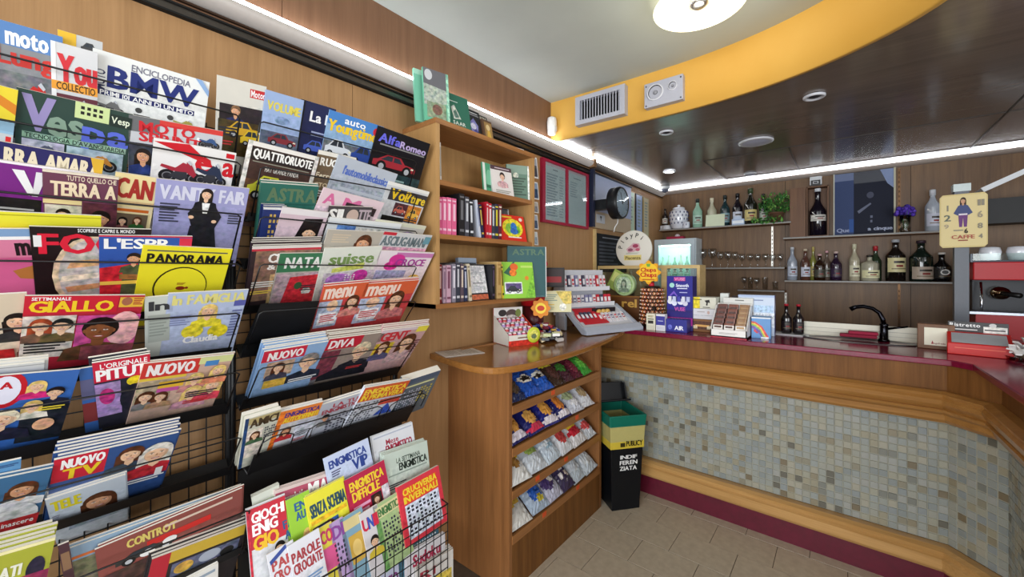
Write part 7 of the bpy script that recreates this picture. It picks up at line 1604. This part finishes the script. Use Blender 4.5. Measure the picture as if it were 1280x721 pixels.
('S',0.944,0.500,0.187,-0.003,2,0.012,0,0.2,'blue spiral bound puzzle pad below the red framed crossword','3f6a80',
 [('D', 0.05, 0.02, 0.95, 0.06, 14, 1, 'e0e8ee'), ('R', 0.05, 0.1, 0.95, 0.7, '4a7a90')]),
('S',0.966,0.488,0.179,-0.062,0,0.004,1,0.2,'white puzzle pad with a crimson script title and purple band','dfdce2',
 [('T', 0.15, 0.1, 0.85, 0.3, 'Sudoku', 'b02a50'), ('P', [(0.2, 0.5), (0.8, 0.3), (0.8, 0.38), (0.2, 0.7)], '5a2f6a')]),
('S',0.990,0.423,0.176,-0.100,-2,0.006,3,0.2,'small stack of pale puzzle pads at the lower right corner of rack','d4d0cc',
 [('T', 0.1, 0.1, 0.5, 0.25, 'Ri', 'a83a4a'), ('R', 0.3, 0.3, 0.95, 0.55, 'c8b04a')]),
('S',0.797,0.485,0.100,-0.017,1,0.004,0,0.2,'pale lilac booklet with purple letters near the spiral pad','c8cce4',
 [('T', 0.2, 0.15, 0.95, 0.35, 'ASSIO', '7a3f7a')]),
]
# ============================================================ magazine racks
def frame_axes(row):
    xt, zt, k = ROW[row]
    ln = math.sqrt(1 + k * k)
    return xt, zt, k, Vector((k, 0, 1)) / ln, Vector((1, 0, -k)) / ln
def plane(row, dz, out=0.0):
    """a point of a pocket's plane, dz below the magazine tops, moved out into the room"""
    xt, zt, k, U, N = frame_axes(row)
    return Vector((xt - k * dz, 0, zt - dz)) + N * out
def magazine_rack(label, y0, y1, rows, empty=None):
    r = thing('magazine_rack', label, 'magazine rack', (0, 0, 0))
    for y in (y0 - .012, y1 + .012):
        m = MB(); m.tube([(.05, y, 0.0), (.05, y, 2.0)], .012, 8); m.build('post', r)
    m = MB(); m.tube([(.05, y0 - .012, .03), (.45, y0 - .012, .012)], .011, 8); m.tube([(.05, y1 + .012, .03), (.45, y1 + .012, .012)], .011, 8); m.build('foot', r)
    m = MB(); k = int((y1 - y0) / .045)
    for i in range(k + 1):
        y = y0 + (y1 - y0) * i / k; m.box(.033, .037, y - .0016, y + .0016, .15, 1.98, mat='black_metal')
    for i in range(44):
        z = .16 + i * .042; m.box(.037, .040, y0, y1, z - .0016, z + .0016, mat='black_metal')
    stuff(m.build('wire_back', r))
    for row in rows:
        # opaque pocket front, and the tray floor behind it
        ct = {'E': .172, 'F': .172, 'G': .18, 'O': .135}.get(row, .19)
        a, b, c = plane(row, ct, .022), plane(row, .215, .022), plane(row, .215, -.03)
        m = MB()
        v = [(p.x, y, p.z) for y in (y0, y1) for p in (a, b, c, c + Vector((0, 0, .004)), b + Vector((-.003, 0, .004)), a + Vector((-.003, 0, 0)))]
        f = [(i, (i + 1) % 6, 6 + (i + 1) % 6, 6 + i) for i in range(6)] + [(5, 4, 3, 2, 1, 0), (6, 7, 8, 9, 10, 11)]
        m.add(v, f, '0a0a0c', 'black_board'); m.build('pocket_front', r)
        # wire guard
        p, q = plane(row, .055, .026), plane(row, ct + .01, .024)
        for s in ((y0, y1),):
            m = MB(); m.tube([(q.x, s[0] + .01, q.z), (p.x - .004, s[0] + .01, p.z - .006), (p.x, s[0] + .02, p.z), (p.x, s[1] - .02, p.z), (p.x - .004, s[1] - .01, p.z - .006), (q.x, s[1] - .01, q.z)], .0024, 6); m.build('wire_guard', r)
        for y in (y0 + .004, y1 - .004):
            m = MB(); m.tube([(.05, y, c.z - .01), (b.x, y, b.z)], .005, 6); m.build('bracket', r)
    return r
magazine_rack('black wire magazine rack nearest the camera, filled with weeklies', -.34, .425, 'ABCDEFGH')
r2 = magazine_rack('black wire magazine rack next to the bookshelf, puzzle magazines at its foot', .458, 1.065, 'ABCDEFO')
a, b = plane('E', .04, .012), plane('E', .19, .012)
m = MB(); m.add([(a.x, .47, a.z), (b.x, .46, b.z), (b.x, .66, b.z), (a.x, .65, a.z)], [(0, 1, 2, 3)], '0c0c0e', 'black_board'); m.add([(a.x - .003, .47, a.z), (b.x - .003, .46, b.z), (b.x - .003, .66, b.z), (a.x - .003, .65, a.z)], [(3, 2, 1, 0)], '0c0c0e', 'black_board'); m.build('blank_card', r2)
# house-shaped wire loops before the thick puzzle magazines
for y0_, y1_ in ((.46, .56), (.60, .73), (.76, .88), (.91, 1.09)):
    q, p = plane('O', .14, .03), plane('O', .085, .03); pk = plane('O', .07, .03)
    m = MB(); m.tube([(q.x, y0_, q.z), (p.x, y0_ + .004, p.z), (pk.x, y0_ + .03, pk.z), (pk.x, y1_ - .03, pk.z), (p.x, y1_ - .004, p.z), (q.x, y1_, q.z)], .002, 6); m.build('wire_loop', r2)
# bins at the foot: black back board, floor and a wire grid front
m = MB(); m.box(.06, .07, .46, 1.10, .2, .84, mat='black_board'); m.build('bin_back', r2)
m = MB(); m.box(.07, .45, .46, 1.06, .24, .248, mat='black_board'); m.build('bin_floor', r2)
m = MB()
for i in range(18):
    y = .46 + i * .0343; m.box(.442, .4445, y - .0012, y + .0012, .30, .61, mat='black_metal')
for i in range(10):
    z = .30 + i * .0345; m.box(.4445, .447, .46, 1.043, z - .0012, z + .0012, mat='black_metal')
stuff(m.build('wire_grid', r2))
m = MB(); m.tube([(.07, .46, .61), (.4445, .46, .61), (.4445, 1.043, .61), (.07, 1.09, .61)], .003, 6); m.build('grid_rim', r2)
# ---- the magazines
import re
Rm = random.Random(21)
def mag(row, ym, zm, w, r, layer, th, n, h, label, base, ops):
    xt, zt, k, U, N = frame_axes(row)
    top = Vector((xt + k * (zm - zt), ym, zm)) - N * (layer * .0075 / math.sqrt(1 + k * k))
    R = Matrix(((0, U.x, N.x, 0), (1, 0, 0, 0), (0, U.z, N.z, 0), (0, 0, 0, 1)))
    X = Matrix.Translation(top) @ R @ Matrix.Rotation(r, 4, 'Z') @ Matrix.Translation((0, -h, 0))
    def block(dark):
        m = MB()
        v = [(x, y, z) for z in (-th, 0) for y in (0, h) for x in (-w / 2, w / 2)]
        m.add(v, [(4, 5, 7, 6), (0, 2, 3, 1), (0, 1, 5, 4), (2, 6, 7, 3), (0, 4, 6, 2), (1, 3, 7, 5)], [base, base, 'dcd6ca', 'e2ddd2', base, 'ddd8ce'], 'paper')
        return m
    o = block(False).build('magazine', mtx=X)
    tag(o, label, 'magazine', 'magazines in the wire racks')
    c = MB()
    if w > .09 and base != 'ecdf2c':                                   # the cover picture fills the sheet below its title
        c.add([(-w / 2 + .002, .002, .0003), (w / 2 - .002, .002, .0003), (w / 2 - .002, h * .76, .0003), (-w / 2 + .002, h * .76, .0003)], [(0, 1, 2, 3)], base, 'photo_soft')
    ops = list(ops)
    if w > .12 and not any(q[0] in 'LD' for q in ops):
        u = Rm.choice((.05, .56)); dark = sum(lin(base)[:3]) > .7
        ops += [('L', u, .5, u + .38, .6, 3, '30303a' if dark else 'e8e6e0'), ('L', u, .64, u + .3, .7, 2, 'c83a3a' if dark else 'f0d050')]
    prints(c, w, h, ops); c.build('cover', o)
    if n:
        short = re.split(r' with | and | behind | at | in front| left of| right of| beside |,', label)[0]
        for i in range(1, n + 1):
            q = o.copy(); COL.objects.link(q)
            q.matrix_world = Matrix.Translation(-N * (th + .0012) * i + U * (.0035 * i + Rm.uniform(-.002, .002)) + Vector((0, Rm.uniform(-.006, .006), 0))) @ X
            tag(q, '%s copy stacked behind the %s' % (['first', 'second', 'third', 'fourth', 'fifth'][i - 1], short), 'magazine', 'copies behind the ' + short)
for q in MAGS:
    mag(*q)
